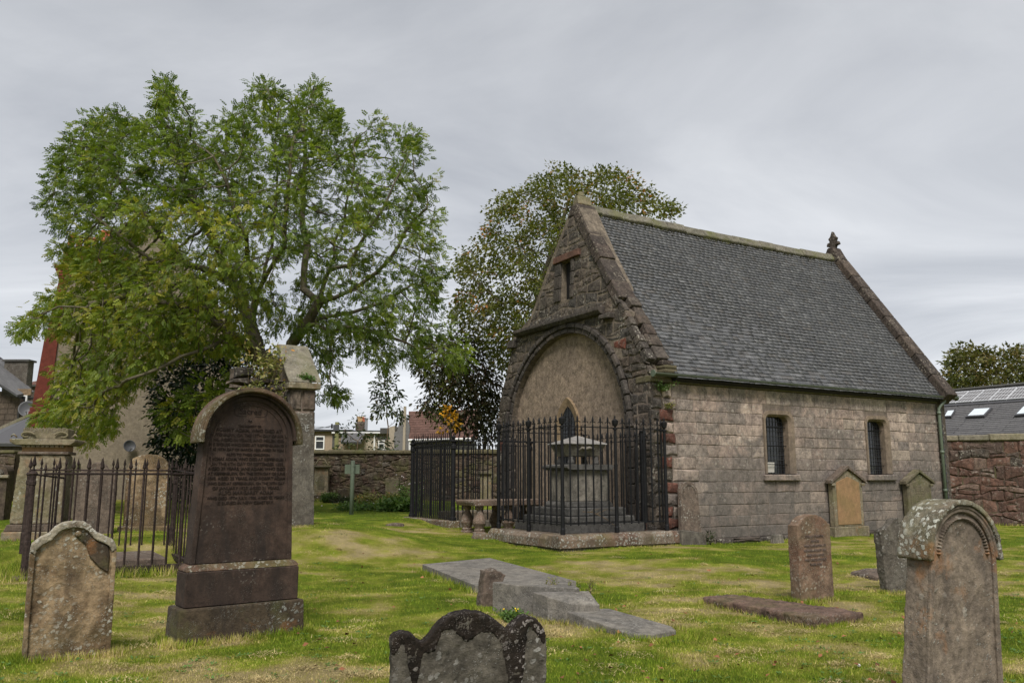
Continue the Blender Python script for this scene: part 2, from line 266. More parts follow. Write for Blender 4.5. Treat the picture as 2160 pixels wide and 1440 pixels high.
M['far_glass'] = plain('window glass', (.05, .055, .06), .1, .7, sc=3, bump=0)
M['sign_green'] = plain('sage green paint', (.155, .19, .14), .6, .3, var=.12)
M['wood_pole'] = plain('mossy pole', (.13, .13, .055), .9, .2, var=.3)
M['metal_flue'] = plain('steel flue', (.42, .42, .43), .35, .5, metal=.6)
M['dish'] = plain('grey dish', (.07, .072, .078), .5)
M['cable'] = plain('black cable', (.02, .02, .02), .7)
M['bark'] = stone('grey-green bark', [(.16, .14, .10)], mott=.5, green=.35, lichen=.2, lcol=(.26, .25, .19), grime=.3, bump=1, fine=18)
M['bark_pale'] = stone('pale brown bark', [(.21, .155, .10)], mott=.4, grime=.3, bump=.8)
M['inscription'] = plain('incised letters', (.026, .019, .016), .9, .1, var=.3)
M['inscription_faint'] = plain('faint incised letters', (.13, .10, .085), .9, .1, var=.2)
M['inscription_tan'] = plain('pale cut letters', (.17, .145, .105), .9, .1, var=.2)
M['chalk'] = plain('white scratches', (.4, .4, .38), .9, .1)
GR = lambda k: (k, )
M['ash_leaf'] = leafmat('ash leaf', [(0, (.042, .074, .012)), (.35, (.088, .136, .018)), (.7, (.155, .208, .028)), (.95, (.235, .275, .040)), (1, (.28, .27, .04))], .42, .5)
M['sycamore_leaf'] = leafmat('sycamore leaf', [(0, (.055, .072, .014)), (.5, (.110, .128, .022)), (.8, (.160, .158, .03)), (.95, (.20, .145, .034)), (1, (.36, .15, .035))], .40)
M['right_leaf'] = leafmat('distant crown leaf', [(0, (.055, .068, .018)), (.5, (.10, .105, .028)), (1, (.16, .115, .04))], .3)
M['copper_leaf'] = leafmat('copper leaf', [(0, (.022, .026, .010)), (.5, (.045, .050, .016)), (.8, (.065, .045, .022)), (1, (.085, .045, .025))], .2)
M['holly_leaf'] = leafmat('dark evergreen leaf', [(0, (.008, .018, .007)), (.7, (.016, .034, .012)), (1, (.03, .05, .018))], .06, .35)
M['chestnut_leaf'] = leafmat('sapling leaf', [(0, (.025, .042, .016)), (.7, (.05, .07, .024)), (1, (.08, .08, .03))], .2)
M['yellow_leaf'] = leafmat('yellow leaf', [(0, (.12, .11, .02)), (.4, (.42, .23, .02)), (1, (.62, .30, .02))], .3)
M['weed_leaf'] = leafmat('weed leaf', [(0, (.10, .14, .03)), (.5, (.22, .23, .07)), (.8, (.34, .28, .12)), (1, (.55, .24, .04))], .25)
M['border_leaf'] = leafmat('border leaf', [(0, (.06, .13, .03)), (.6, (.12, .21, .05)), (1, (.24, .30, .09))], .3)
M['flower'] = plain('pale petals', (.7, .6, .62), .6)
M['yellow_flower'] = plain('dandelion yellow', (.8, .55, .02), .6)
M['fallen_leaf'] = plain('fallen leaf', (.22, .095, .045), .8, .2, var=.6, sc=3)
M['white_pebble'] = plain('white pebble', (.6, .6, .58), .7)

# lawn: colours follow the 'dry' attribute carried by both the soil sheet and the blades
def lawn(name, blades):
    m = newmat(name); g = G(m); pos = g.n('ShaderNodeNewGeometry').outputs['Position']
    d = g.node('ShaderNodeAttribute', attribute_name='dry').outputs['Fac']; r = g.node('ShaderNodeAttribute', attribute_name='rnd').outputs['Fac']
    n = g.noise(pos, 9, 6, .7); k = g.math('ADD', d, g.math('MULTIPLY', g.math('SUBTRACT', n, .5), .9), True)
    if blades: k = g.math('ADD', k, g.math('MULTIPLY', g.math('SUBTRACT', r, .5), .95), True)
    q = 1.0 if blades else .88
    c = g.ramp(k, [(0, (.155 * q, .235 * q, .018 * q)), (.28, (.275 * q, .335 * q, .032 * q)), (.55, (.39 * q, .395 * q, .07 * q)), (.8, (.50 * q, .43 * q, .15 * q)), (1, (.57 * q, .46 * q, .23 * q))])
    c = g.mix(1, c, g.ramp(g.noise(pos, 2.2, 4, .6), [(.35, (.74,) * 3), (.65, (1.18,) * 3)]), 'MULTIPLY')
    if blades: c = g.mix(1, c, g.ramp(g.math('FRACT', g.math('MULTIPLY', r, 7.31)), [(0, (.62,) * 3), (1, (1.35,) * 3)]), 'MULTIPLY')
    if not blades:
        g.pbr(c, .95, g.bump(g.math('ADD', g.noise(pos, 45, 5, .7), g.noise(pos, 160, 3, .7)), 1.0, .05), .1)
    else:
        b = g.n('ShaderNodeBsdfPrincipled'); g.l(c, b.inputs['Base Color']); b.inputs['Roughness'].default_value = .6; b.inputs['Specular IOR Level'].default_value = .2
        t = g.n('ShaderNodeBsdfTranslucent'); g.l(c, t.inputs[0]); mx = g.n('ShaderNodeMixShader'); mx.inputs[0].default_value = .35
        g.l(b.outputs[0], mx.inputs[1]); g.l(t.outputs[0], mx.inputs[2]); o = g.n('ShaderNodeOutputMaterial'); g.l(mx.outputs[0], o.inputs[0])
    return m
M['lawn'] = lawn('lawn soil', False); M['blade'] = lawn('grass blade', True)

# ------------------------------------------------------------------ object helpers
def tag(o, label=None, cat=None, group=None, kind=None):
    if label: o['label'] = label
    if cat: o['category'] = cat
    if group: o['group'] = group
    if kind: o['kind'] = kind
    return o
def link(name, me, mat=None, parent=None, loc=None, rz=0):
    if mat is not None and not me.materials: me.materials.append(mat)
    o = bpy.data.objects.new(name, me); COL.objects.link(o)
    if parent is not None: o.parent = parent
    if loc is not None: o.location = loc
    if rz: o.rotation_euler[2] = rz
    return o
def empty(name, loc=(0, 0, 0), rz=0, **k):
    o = bpy.data.objects.new(name, None); COL.objects.link(o); o.location = loc; o.rotation_euler[2] = rz; o.empty_display_size = .1
    return tag(o, **k)
def done(bm, name, mat, parent=None, loc=None, rz=0, smooth=False, bevel=0, seg=1, recalc=True):
    if recalc: bmesh.ops.recalc_face_normals(bm, faces=bm.faces)
    if bevel:
        es = [e for e in bm.edges if len(e.link_faces) == 2 and e.calc_face_angle(0) > .5]
        bmesh.ops.bevel(bm, geom=es, offset=bevel, segments=seg, affect='EDGES', profile=.5, clamp_overlap=True)
    me = bpy.data.meshes.new(name); bm.to_mesh(me); bm.free()
    if smooth:
        for p in me.polygons: p.use_smooth = True
    return link(name, me, mat, parent, loc, rz)
def box(bm, a, b):
    (x0, y0, z0), (x1, y1, z1) = a, b
    v = [bm.verts.new(q) for q in ((x0, y0, z0), (x1, y0, z0), (x1, y1, z0), (x0, y1, z0), (x0, y0, z1), (x1, y0, z1), (x1, y1, z1), (x0, y1, z1))]
    for f in ((0, 3, 2, 1), (4, 5, 6, 7), (0, 1, 5, 4), (1, 2, 6, 5), (2, 3, 7, 6), (3, 0, 4, 7)): bm.faces.new([v[i] for i in f])
    return v
def boxo(name, a, b, mat, parent=None, bevel=.0, **k):
    bm = bmesh.new(); box(bm, a, b); return done(bm, name, mat, parent, bevel=bevel, **k)
def prism(bm, pts, y0, y1, f=None):                 # outline (x, z) pushed through y0..y1; f maps (x, y, z) to the final place
    f = f or (lambda x, y, z: (x, y, z))
    a = [bm.verts.new(f(x, y0, z)) for x, z in pts]; b = [bm.verts.new(f(x, y1, z)) for x, z in pts]
    bm.faces.new(a); bm.faces.new(b[::-1]); n = len(pts)
    for i in range(n): bm.faces.new((a[i], b[i], b[(i + 1) % n], a[(i + 1) % n]))
    return a, b
def prismo(name, pts, y0, y1, mat, parent=None, bevel=0, seg=1, f=None, **k):
    bm = bmesh.new(); prism(bm, pts, y0, y1, f); return done(bm, name, mat, parent, bevel=bevel, seg=seg, **k)
def tube(bm, pts, rad, n=8, caps=True):
    pts = [Vector(p) for p in pts]; rad = rad if hasattr(rad, '__len__') else [rad] * len(pts); rings = []
    up = Vector((0, 0, 1)); prev = None
    for i, p in enumerate(pts):
        d = (pts[min(i + 1, len(pts) - 1)] - pts[max(i - 1, 0)]).normalized()
        u = (prev - d * prev.dot(d)) if prev is not None else (up.cross(d) if abs(d.z) < .95 else Vector((1, 0, 0)).cross(d))
        u.normalize(); prev = u; w = d.cross(u)
        rings.append([bm.verts.new(p + (u * math.cos(t) + w * math.sin(t)) * rad[i]) for t in [2 * math.pi * k / n for k in range(n)]])
    for a, b in zip(rings, rings[1:]):
        for k in range(n): bm.faces.new((a[k], a[(k + 1) % n], b[(k + 1) % n], b[k]))
    if caps: bm.faces.new(rings[0][::-1]); bm.faces.new(rings[-1])
def tubeo(name, pts, rad, mat, parent=None, n=8, smooth=True, **k):
    bm = bmesh.new(); tube(bm, pts, rad, n); return done(bm, name, mat, parent, smooth=smooth, **k)
def lathe(bm, prof, n=10, c=(0, 0, 0), rot=0):
    rings = [[bm.verts.new((c[0] + r * math.cos(2 * math.pi * k / n + rot), c[1] + r * math.sin(2 * math.pi * k / n + rot), c[2] + z)) for k in range(n)] for r, z in prof]
    for a, b in zip(rings, rings[1:]):
        for k in range(n): bm.faces.new((a[k], a[(k + 1) % n], b[(k + 1) % n], b[k]))
    bm.faces.new(rings[0][::-1]); bm.faces.new(rings[-1])
def arc(cx, cz, r, a0, a1, n): return [(cx + r * math.cos(R(a0 + (a1 - a0) * i / n)), cz + r * math.sin(R(a0 + (a1 - a0) * i / n))) for i in range(n + 1)]
def ringpoly(cx, cz, r0, r1, a0, a1, n): return arc(cx, cz, r1, a0, a1, n) + arc(cx, cz, r0, a1, a0, n)
_dt = {}
def weather(o, vox, amp, scale=.12, amp2=None, sub=0):          # voxel remesh + cloud displacement: worn, soft-edged stone
    m = o.modifiers.new('remesh', 'REMESH'); m.mode = 'VOXEL'; m.voxel_size = vox; m.use_smooth_shade = True
    for s_, a_ in ((scale, amp), (scale * .25, (amp2 if amp2 is not None else amp * .4))):
        k = round(s_, 4)
        if k not in _dt:
            t = bpy.data.textures.new('worn', 'CLOUDS'); t.noise_scale = s_; t.noise_depth = 3; _dt[k] = t
        d = o.modifiers.new('wear', 'DISPLACE'); d.texture = _dt[k]; d.strength = a_; d.mid_level = .5; d.texture_coords = 'GLOBAL'
    return o
def npmesh(name, V, Fs, mat, parent=None, attrs=None, smooth=False):       # V (n,3), Fs list/array of same-length faces
    Fs = np.asarray(Fs); me = bpy.data.meshes.new(name); k = Fs.shape[1]
    me.vertices.add(len(V)); me.vertices.foreach_set('co', np.asarray(V, np.float32).ravel())
    me.loops.add(Fs.size); me.loops.foreach_set('vertex_index', Fs.astype(np.int32).ravel())
    me.polygons.add(len(Fs)); me.polygons.foreach_set('loop_start', np.arange(0, Fs.size, k, dtype=np.int32))
    me.polygons.foreach_set('loop_total', np.full(len(Fs), k, np.int32))
    if smooth: me.polygons.foreach_set('use_smooth', np.ones(len(Fs), bool))
    me.update(calc_edges=True)
    for an, av in (attrs or {}).items():
        at_ = me.attributes.new(an, 'FLOAT', 'POINT'); at_.data.foreach_set('value', np.asarray(av, np.float32))
    return link(name, me, mat, parent)
def scatter(name, tv, tf, pos, rot, scl, rnd, mat, parent=None, extra=None):
    tv = np.asarray(tv, float); tf = np.asarray(tf); n = len(pos); k = len(tv)
    V = np.einsum('nij,kj->nki', rot, tv) * np.asarray(scl).reshape(-1, 1, 1) + np.asarray(pos)[:, None, :]
    Fs = (tf[None] + (np.arange(n) * k)[:, None, None]).reshape(-1, tf.shape[1])
    at_ = {'rnd': np.repeat(rnd, k)}
    for a, b in (extra or {}).items(): at_[a] = np.repeat(b, k)
    return npmesh(name, V.reshape(-1, 3), Fs, mat, parent, at_)
def basis(ax, roll):                                 # rotation matrices whose local x runs along ax, rolled about it
    ax = ax / np.linalg.norm(ax, axis=1, keepdims=True); up = np.tile([0, 0, 1.], (len(ax), 1)); up[np.abs(ax[:, 2]) > .96] = [1, 0, 0]
    b = np.cross(up, ax); b /= np.linalg.norm(b, axis=1, keepdims=True); c = np.cross(ax, b)
    cr_, sr = np.cos(roll)[:, None], np.sin(roll)[:, None]
    return np.stack([ax, b * cr_ + c * sr, c * cr_ - b * sr], axis=2)
def rsphere(n, rs=NR):
    v = rs.normal(size=(n, 3)); return v / np.linalg.norm(v, axis=1, keepdims=True)
def text(name, lines, mat, parent, x, z, y, size, lead, rotx=90, ext=.002, sizes=None, fit=None):
    dg = bpy.context.evaluated_depsgraph_get(); made = []
    for i, ln in enumerate(lines):
        c = bpy.data.curves.new('letters', 'FONT'); c.body = ln; c.align_x = 'CENTER'; c.size = (sizes[i] if sizes else size); c.extrude = ext; c.offset = .0003; c.resolution_u = 2
        o = bpy.data.objects.new('letters', c); COL.objects.link(o); dg.update(); me = bpy.data.meshes.new_from_object(o.evaluated_get(dg)); me.name = name
        bpy.data.objects.remove(o); bpy.data.curves.remove(c); me.materials.clear()
        w = max(v.co.x for v in me.vertices) - min(v.co.x for v in me.vertices); k = min(1, fit / w) if fit else 1
        q = link(name, me, mat, parent, (x, y, z - i * lead)); q.rotation_euler = (R(rotx), 0, 0); q.scale[0] = k; made.append(q)
    return made

# ------------------------------------------------------------------ ground
def spaced(a, b, fine, lo, hi, n):
    mid = np.arange(a, b + fine, fine); L = a - np.geomspace(fine * 1.5, a - lo, n)[::-1]; H = b + np.geomspace(fine * 1.5, hi - b, n)
    return np.concatenate([L, mid, H])
gx = spaced(-12, 15, .16, -900, 900, 26); gy = spaced(2.5, 30, .16, -300, 1500, 30)
GX, GY = np.meshgrid(gx, gy); GZ = gz(GX, GY)
nx, ny = len(gx), len(gy); idx = np.arange(nx * ny).reshape(ny, nx)
gf = np.stack([idx[:-1, :-1], idx[:-1, 1:], idx[1:, 1:], idx[1:, :-1]], -1).reshape(-1, 4)
ground = npmesh('ground', np.stack([GX, GY, GZ], -1).reshape(-1, 3), gf, M['lawn'], None, {'dry': dry(GX, GY).ravel(), 'rnd': np.zeros(nx * ny)}, True)
tag(ground, 'mown churchyard lawn of green and straw-coloured grass', None, None, 'structure')

# ------------------------------------------------------------------ the chapel (local x along the side wall, y into the gable width, z up)
H0 = float(C0[2])
chapel = empty('chapel', tuple(C0), AR, label='old stone chapel with steep slate roof and harled-up arch in its gable', cat='chapel')
EV = 3.55; RS = 3.2; RZ = 8.42; LEN = 10.75; WID = 6.4
SL = (RZ - EV) / (RS + .12)
def lean(z): return .06 * max(0, z - 3.6)
def roofz(s): return EV + (s + .12) * SL if s < RS else EV + (WID + .12 - s) * SL
gm = lambda d: (lambda s, y, z: (lean(z) + y, s, z))
AC, AZ, AR_ = 3.44, 2.5, 2.53                         # the blind arch: centre, springing, radius
def in_arch(s, z, r): return (abs(s - AC) < r and z < AZ) or math.hypot(s - AC, z - AZ) < r
# core walls (mortar), gable built as a ring round the arch
gout = [(0.03, -.4), (0.03, EV - .02), (3.0, 8.30), (3.4, 8.30), (5.12, 5.75), (5.18, 5.45), (5.93, 5.35), (6.08, 4.9), (6.52, 3.6), (6.70, 2.8), (6.74, -.4)]
ain = [(AC - AR_, -.4)] + [(p[0], p[1]) for p in arc(AC, AZ, AR_, 180, 0, 28)] + [(AC + AR_, -.4)]
bm = bmesh.new()
SLIT = (3.22, 3.66, 5.93, 6.98)
def gface(pts): prism(bm, pts, .03, .60, lambda s, y, z: (lean(z) + y, s, z))
# split the wall in strips so that the arch and the slit stay open
gface([(0.03, -.4), (0.03, EV - .02), (AC - AR_, EV - .02 + (AC - AR_ - .03) * 1.6), (AC - AR_, -.4)])
gface([(AC + AR_, -.4), (AC + AR_, 5.33), (6.02, 5.33), (6.08, 4.9), (6.52, 3.6), (6.70, 2.8), (6.74, -.4)])
top = [(AC - AR_, 5.2)] + [(AC - AR_, AZ)] + arc(AC, AZ, AR_, 180, 0, 28)[1:] + [(AC + AR_, 5.2)]
gface(top)
gface([(AC - AR_, 5.2), (AC + AR_, 5.2), (AC + AR_ - .5, 5.6), (5.12, 5.75), (SLIT[1] + 1.4 - .0, SLIT[2]), (1.40, SLIT[2]), (1.2, 5.4)])
gface([(1.40, SLIT[2]), (SLIT[0], SLIT[2]), (SLIT[0], SLIT[3]), (2.13, SLIT[3])])
gface([(SLIT[1], SLIT[2]), (5.02, SLIT[2]), (4.36, SLIT[3]), (SLIT[1], SLIT[3])])
gface([(2.13, SLIT[3]), (4.36, SLIT[3]), (3.4, 8.35), (3.0, 8.35)])
done(bm, 'gable_core', M['mortar_dark'], chapel)
# harled infill with its pointed window
infill = prismo('harled_infill', [(AC - AR_ + .0, -.3)] + [(s, z) for s, z in arc(AC, AZ, AR_ + .02, 180, 0, 30)] + [(AC + AR_, -.3)], .20, .34, M['harl'], chapel, f=lambda s, y, z: (lean(z) + y, s, z))
def pointed(cx, hw, z0, zs, zt, n=7):
    rr = ((zt - zs) ** 2 + hw ** 2) / (2 * hw); Lp = []
    for i in range(n + 1):
        t = i / n; zz = zs + (zt - zs) * math.sin(t * math.pi / 2); Lp.append((cx - hw + rr - math.sqrt(max(rr * rr - (zz - zs) ** 2, 0)), zz))
    return [(cx - hw, z0)] + Lp + [(2 * cx - a, b) for a, b in Lp[::-1][1:]] + [(cx + hw, z0)]
pw = empty('pointed_window', parent if False else (0, 0, 0)); pw.parent = chapel
po = pointed(3.40, .50, .75, 2.62, 3.40); pi = pointed(3.40, .33, .75, 2.60, 3.18)
bm = bmesh.new(); n = len(po)
def q_(s, y, z): return bm.verts.new((y, s, z))
for i in range(n - 1):
    a, b, c, d = po[i], po[i + 1], pi[i + 1], pi[i]
    v = [q_(a[0], .13, a[1]), q_(b[0], .13, b[1]), q_(c[0], .17, c[1]), q_(d[0], .17, d[1]), q_(a[0], .25, a[1]), q_(b[0], .25, b[1]), q_(c[0], .25, c[1]), q_(d[0], .25, d[1])]
    for f in ((0, 1, 2, 3), (7, 6, 5, 4), (0, 4, 5, 1), (1, 5, 6, 2), (2, 6, 7, 3), (3, 7, 4, 0)): bm.faces.new([v[j] for j in f])
done(bm, 'stone_surround', M['yellow_stone'], pw)
prismo('glass', pointed(3.40, .35, .75, 2.6, 3.20), .180, .190, M['window_dark'], pw, f=lambda s, y, z: (y + .002, s, z))
bm = bmesh.new()
for s in np.linspace(3.14, 3.66, 5): box(bm, (.166, s - .008, .75), (.178, s + .008, 3.15 - abs(s - 3.4) * 1.2))
for z in np.arange(.9, 3.05, .17): box(bm, (.164, 3.08, z - .007), (.176, 3.72, z + .007))
done(bm, 'leading', M['lead'], pw)

def stone_solid(pts, d0, d1, inset, fmap, jit=.0):
    """a dressed or rough stone: outline at depth d0, smaller proud face at d1"""
    bm = bmesh.new(); c = (sum(p[0] for p in pts) / len(pts), sum(p[1] for p in pts) / len(pts))
    b = [bm.verts.new(fmap(p[0], d0 - .06, p[1])) for p in pts]; a = [bm.verts.new(fmap(p[0], d0, p[1])) for p in pts]
    def ins(p):
        v = Vector((c[0] - p[0], c[1] - p[1])); L = v.length or 1; k = min(inset * 1.3, L * .45); return (p[0] + v.x / L * k, p[1] + v.y / L * k)
    fr = [bm.verts.new(fmap(*(lambda q: (q[0], d1 + random.uniform(-jit, jit), q[1]))(ins(p)))) for p in pts]
    n = len(pts); mid = bm.verts.new(fmap(c[0], d1 + jit * .8, c[1]))
    for i in range(n):
        j = (i + 1) % n
        bm.faces.new((b[i], b[j], a[j], a[i])); bm.faces.new((a[i], a[j], fr[j], fr[i])); bm.faces.new((fr[i], fr[j], mid))
    bm.faces.new(b[::-1])
    return bm
def clip(poly, a, b, c):                               # keep a*x+b*z<=c
    o = []
    for i in range(len(poly)):
        p, q = poly[i], poly[(i + 1) % len(poly)]; dp = a * p[0] + b * p[1] - c; dq = a * q[0] + b * q[1] - c
        if dp <= 0: o.append(p)
        if (dp < 0 < dq) or (dq < 0 < dp): t = dp / (dp - dq); o.append((p[0] + (q[0] - p[0]) * t, p[1] + (q[1] - p[1]) * t))
    return o
def area(p): return abs(sum(p[i][0] * p[(i + 1) % len(p)][1] - p[(i + 1) % len(p)][0] * p[i][1] for i in range(len(p)))) / 2
def rubble_cells(x0, x1, z0, z1, rh, w, gap, rs, wob=.03):
    """coursed random rubble: wobbly rows of uneven stones -> list of outlines"""
    rows = []; z = z0
    while z < z1: h = rs.uniform(*rh); rows.append((z, min(z + h, z1 + .1))); z += h
    wf = {}
    def zz(k, x): return wob * math.sin(x * 2.3 + k * 1.7) + wob * .8 * math.sin(x * 5.1 + k * 4.1)
    out = []
    for k, (a, b) in enumerate(rows):
        x = x0 - rs.uniform(0, w[0])
        while x < x1:
            ww = rs.uniform(*w); xl, xr = x + gap / 2, x + ww - gap / 2; sk1, sk2 = rs.uniform(-.03, .03), rs.uniform(-.03, .03)
            xm = (xl + xr) / 2; j = lambda q=.012: rs.uniform(-q, q)
            split = rs.rand() < .16 and (b - a) > .2
            def cell(za, zb, ka, kb, fa=1, fb=1):
                return [(xl + j(), za + fa * zz(ka, xl) + gap / 2 + j()), (xm + j(), za + fa * zz(ka, xm) + gap / 2 + j()), (xr + j(), za + fa * zz(ka, xr) + gap / 2 + j()),
                        (xr + sk2 + j(), (za + zb) / 2), (xr + j() , zb + fb * zz(kb, xr) - gap / 2 + j()), (xm + j(), zb + fb * zz(kb, xm) - gap / 2 + j()), (xl + j(), zb + fb * zz(kb, xl) - gap / 2 + j()), (xl + sk2 + j(), (za + zb) / 2)]
            if split:
                m = a + (b - a) * rs.uniform(.35, .65); out.append(cell(a, m - gap * .3, k, k, 1, .6)); out.append(cell(m + gap * .3, b, k, k + 1, .6, 1))
            else: out.append(cell(a, b, k, k + 1))
            x += ww
    return out
# gable rubble
rs = np.random.RandomState(11); RO = AR_ + .27
fg = lambda s, d, z: (lean(z) + .03 - d, s, z)
cnt = 0
for c in rubble_cells(-.1, 6.9, -.25, 8.5, (.19, .36), (.22, .60), .032, rs, .045):
    cx = sum(p[0] for p in c) / 8; cz = sum(p[1] for p in c) / 8
    c = clip(c, -1, 0, 0.0); 
    if cz > EV: c = clip(c, -SL, 1, EV + .12 * SL)           # right slope
    if cz > 5.4: c = clip(c, SL, 1, EV + (WID + .12) * SL - .0) # left slope
    elif cz > 4.9: c = clip(c, 1, .33, 5.95 + .33 * 5.3)
    elif cz > 2.8: c = clip(c, 1, .36, 6.08 + .36 * 4.9)
    else: c = clip(c, 1, 0, 6.73)
    if len(c) < 3 or area(c) < .008: continue
    if in_arch(cx, cz, RO - .02): continue
    if SLIT[0] - .02 < cx < SLIT[1] + .02 and SLIT[2] < cz < SLIT[3]: continue
    if 2.8 < cx < 4.0 and SLIT[3] < cz < 7.2: continue
    def push(p):
        s, z = p
        if z < AZ:
            if abs(s - AC) < RO: s = AC + math.copysign(RO + .01, s - AC)
        else:
            r_ = math.hypot(s - AC, z - AZ)
            if r_ < RO: s = AC + (s - AC) / r_ * (RO + .01); z = AZ + (z - AZ) / r_ * (RO + .01)
        if SLIT[2] - .02 < z < SLIT[3] + .02 and SLIT[0] - .03 < s < SLIT[1] + .03: s = SLIT[0] - .03 if s < (SLIT[0] + SLIT[1]) / 2 else SLIT[1] + .03
        if 2.78 < s < 4.02 and 6.98 < z < 7.19: z = 6.97 if cz < 7.08 else 7.2
        return (s, z)
    c = [push(p) for p in c]
    if area(c) < .006: continue
    red = (rs.rand() < .018) or (cx < 1.35 and cx > 1.0 and 4.1 < cz < 4.5)
    d1 = rs.uniform(.004, .017)
    o = done(stone_solid(c, .001, d1, .034, fg, .006), 'rubble_stone', M['red_sandstone'] if red else M['rubble'], chapel)
    cnt += 1
print('gable stones', cnt)
# red lintel over the slit, slit door
prismo('lintel', [(2.82, 7.0), (4.0, 6.99), (3.98, 7.17), (2.84, 7.18)], -.06, .1, stone('red lintel', [(.17, .095, .072)], mott=.4, grime=.4, bump=.7), chapel, bevel=.012, f=lambda s, y, z: (lean(z) + y, s, z))
sw = empty('slit_opening'); sw.parent = chapel
boxo('shutter', (.36, SLIT[0] - .05, SLIT[2] - .03), (.42, SLIT[1] + .05, SLIT[3] + .05), M['door_black'], sw)
boxo('latch', (.335, 3.36, 6.42), (.358, 3.42, 6.50), M['lead'], sw)
for s0, s1 in ((SLIT[0] - .14, SLIT[0]), (SLIT[1], SLIT[1] + .3)):
    for k in range(3):
        z0 = SLIT[2] + k * .35; boxo('jamb_stone', (-.01 + lean(z0), s0 + .005, z0 + .01), (.55, s1 - .002, z0 + .34), M['mould'], sw, bevel=.015)
# string course
fs = lambda s, y, z: (lean(z) + y, s, z)
ss = [5.72, 4.9, 4.15, 3.4, 2.6, 1.74]
for a, b in zip(ss, ss[1:]):
    bm = bmesh.new(); pr_ = [(-.17, 5.44), (-.17, 5.36), (-.09, 5.28), (.02, 5.26), (.05, 5.48)]
    v0 = [bm.verts.new((x + lean(z), a - .004, z)) for x, z in pr_]; v1 = [bm.verts.new((x + lean(z), b + .004, z)) for x, z in pr_]
    bm.faces.new(v0); bm.faces.new(v1[::-1])
    for i in range(5): bm.faces.new((v0[i], v1[i], v1[(i + 1) % 5], v0[(i + 1) % 5]))
    done(bm, 'string_course', M['mould'], chapel, bevel=.008)
prismo('corbel', [(1.36, 5.10), (1.76, 5.12), (1.76, 5.22), (1.34, 5.24)], -.15, .05, M['mould'], chapel, bevel=.02, f=fs)
prismo('corbel', [(5.78, 4.98), (6.12, 5.0), (6.06, 5.2), (5.74, 5.2)], -.12, .05, M['mould'], chapel, bevel=.02, f=fs)
# arch mouldings, laid voussoir by voussoir
for r0, r1, dp, y1, nv in ((AR_, AR_ + .13, -.005, .2, 25), (AR_ + .134, AR_ + .26, -.055, .08, 23)):
    for k in range(nv):
        a0 = 180 * k / nv + .25; a1 = 180 * (k + 1) / nv - .25
        prismo('voussoir', ringpoly(AC, AZ, r0, r1, a0, a1, 3), dp + random.uniform(-.006, .006), y1, M['mould'], chapel, bevel=.028, seg=2, f=fs)
    for sgn in (-1, 1):
        z = AZ - .005
        while z > -.1:
            h = random.uniform(.35, .6); s0, s1 = sorted((AC + sgn * r0, AC + sgn * r1))
            prismo('jamb_stone', [(s0, z - h + .01), (s1, z - h + .01), (s1, z), (s0, z)], dp + random.uniform(-.006, .006), y1, M['mould'], chapel, bevel=.028, seg=2, f=fs); z -= h
# side wall --------------------------------------------------------------
W1 = (3.53, 4.42, 1.49, 2.90); W2 = (7.30, 8.14, 1.49, 2.92)
bm = bmesh.new(); xs = [.6, W1[0], W1[1], W2[0], W2[1], 10.5]
for i in range(5):
    a, b = xs[i], xs[i + 1]
    if i in (1, 3):
        w = (W1, W2)[i // 2]; box(bm, (a, .03, -.4), (b, .62, w[2] - .02)); box(bm, (a, .03, w[3] + .02), (b, .62, 3.46))
    else: box(bm, (a, .03, -.4), (b, .62, 3.46))
done(bm, 'side_wall', M['mortar'], chapel)
boxo('wall_corner', (.03, .03, -.4), (.6, .62, 3.46), M['mortar'], chapel)
boxo('rear_wall', (.6, 5.9, -.4), (10.5, 6.4, 3.5), M['mortar'], chapel)
boxo('inner_floor', (.7, .7, -.3), (10.3, 5.8, .02), M['mortar_dark'], chapel)
rs = np.random.RandomState(5); z = 0.06; course = 0; nb = 0
fw = lambda x, d, z: (x, .03 - d, z)
SUR = .12
def cut(iv, w, za, zb):
    if zb <= w[2] - .02 or za >= w[3] + SUR - .03: return iv
    o = []
    for a, b in iv:
        l, r_ = w[0] - SUR * .55, w[1] + SUR * .8
        if zb > w[3] + .03: l += .03; r_ -= .03
        if b <= l or a >= r_: o.append((a, b)); continue
        if a < l: o.append((a, l))
        if b > r_: o.append((r_, b))
    return o
while z < 3.44:
    h = rs.uniform(.235, .30); zt = min(z + h, 3.46)
    if 3.46 - zt < .12: zt = 3.46
    segs = cut(cut([(.0, 10.75)], W1, z, zt), W2, z, zt)
    for a, b in segs:
        x = a
        while x < b - .05:
            w = rs.uniform(.34, .88); 
            if x < .5: w = rs.uniform(.25, .45)
            if b - (x + w) < .24: w = b - x
            g_ = .006; j = lambda q=.008: rs.uniform(-q, q)
            low = z < .4
            if x < .62 and a == 0:                                     # rough corner stones, some of red sandstone
                j = lambda q=.022: rs.uniform(-q, q); g_ = .02
            pts = [(x + g_ + j(), z + g_ + j()), (x + w / 2, z + g_ + j()), (x + w - g_ + j(), z + g_ + j()), (x + w - g_ + j(), (z + zt) / 2), (x + w - g_ + j(), zt - g_ + j()), (x + w / 2, zt - g_ + j()), (x + g_ + j(), zt - g_ + j()), (x + g_ + j(), (z + zt) / 2)]
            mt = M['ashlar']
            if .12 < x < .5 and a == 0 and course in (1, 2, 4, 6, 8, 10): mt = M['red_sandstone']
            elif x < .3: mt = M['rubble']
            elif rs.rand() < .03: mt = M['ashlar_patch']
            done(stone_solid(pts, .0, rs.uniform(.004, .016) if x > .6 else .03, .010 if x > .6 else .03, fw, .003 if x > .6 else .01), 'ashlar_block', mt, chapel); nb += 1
            x += w
    z = zt; course += 1
print('ashlar', nb)
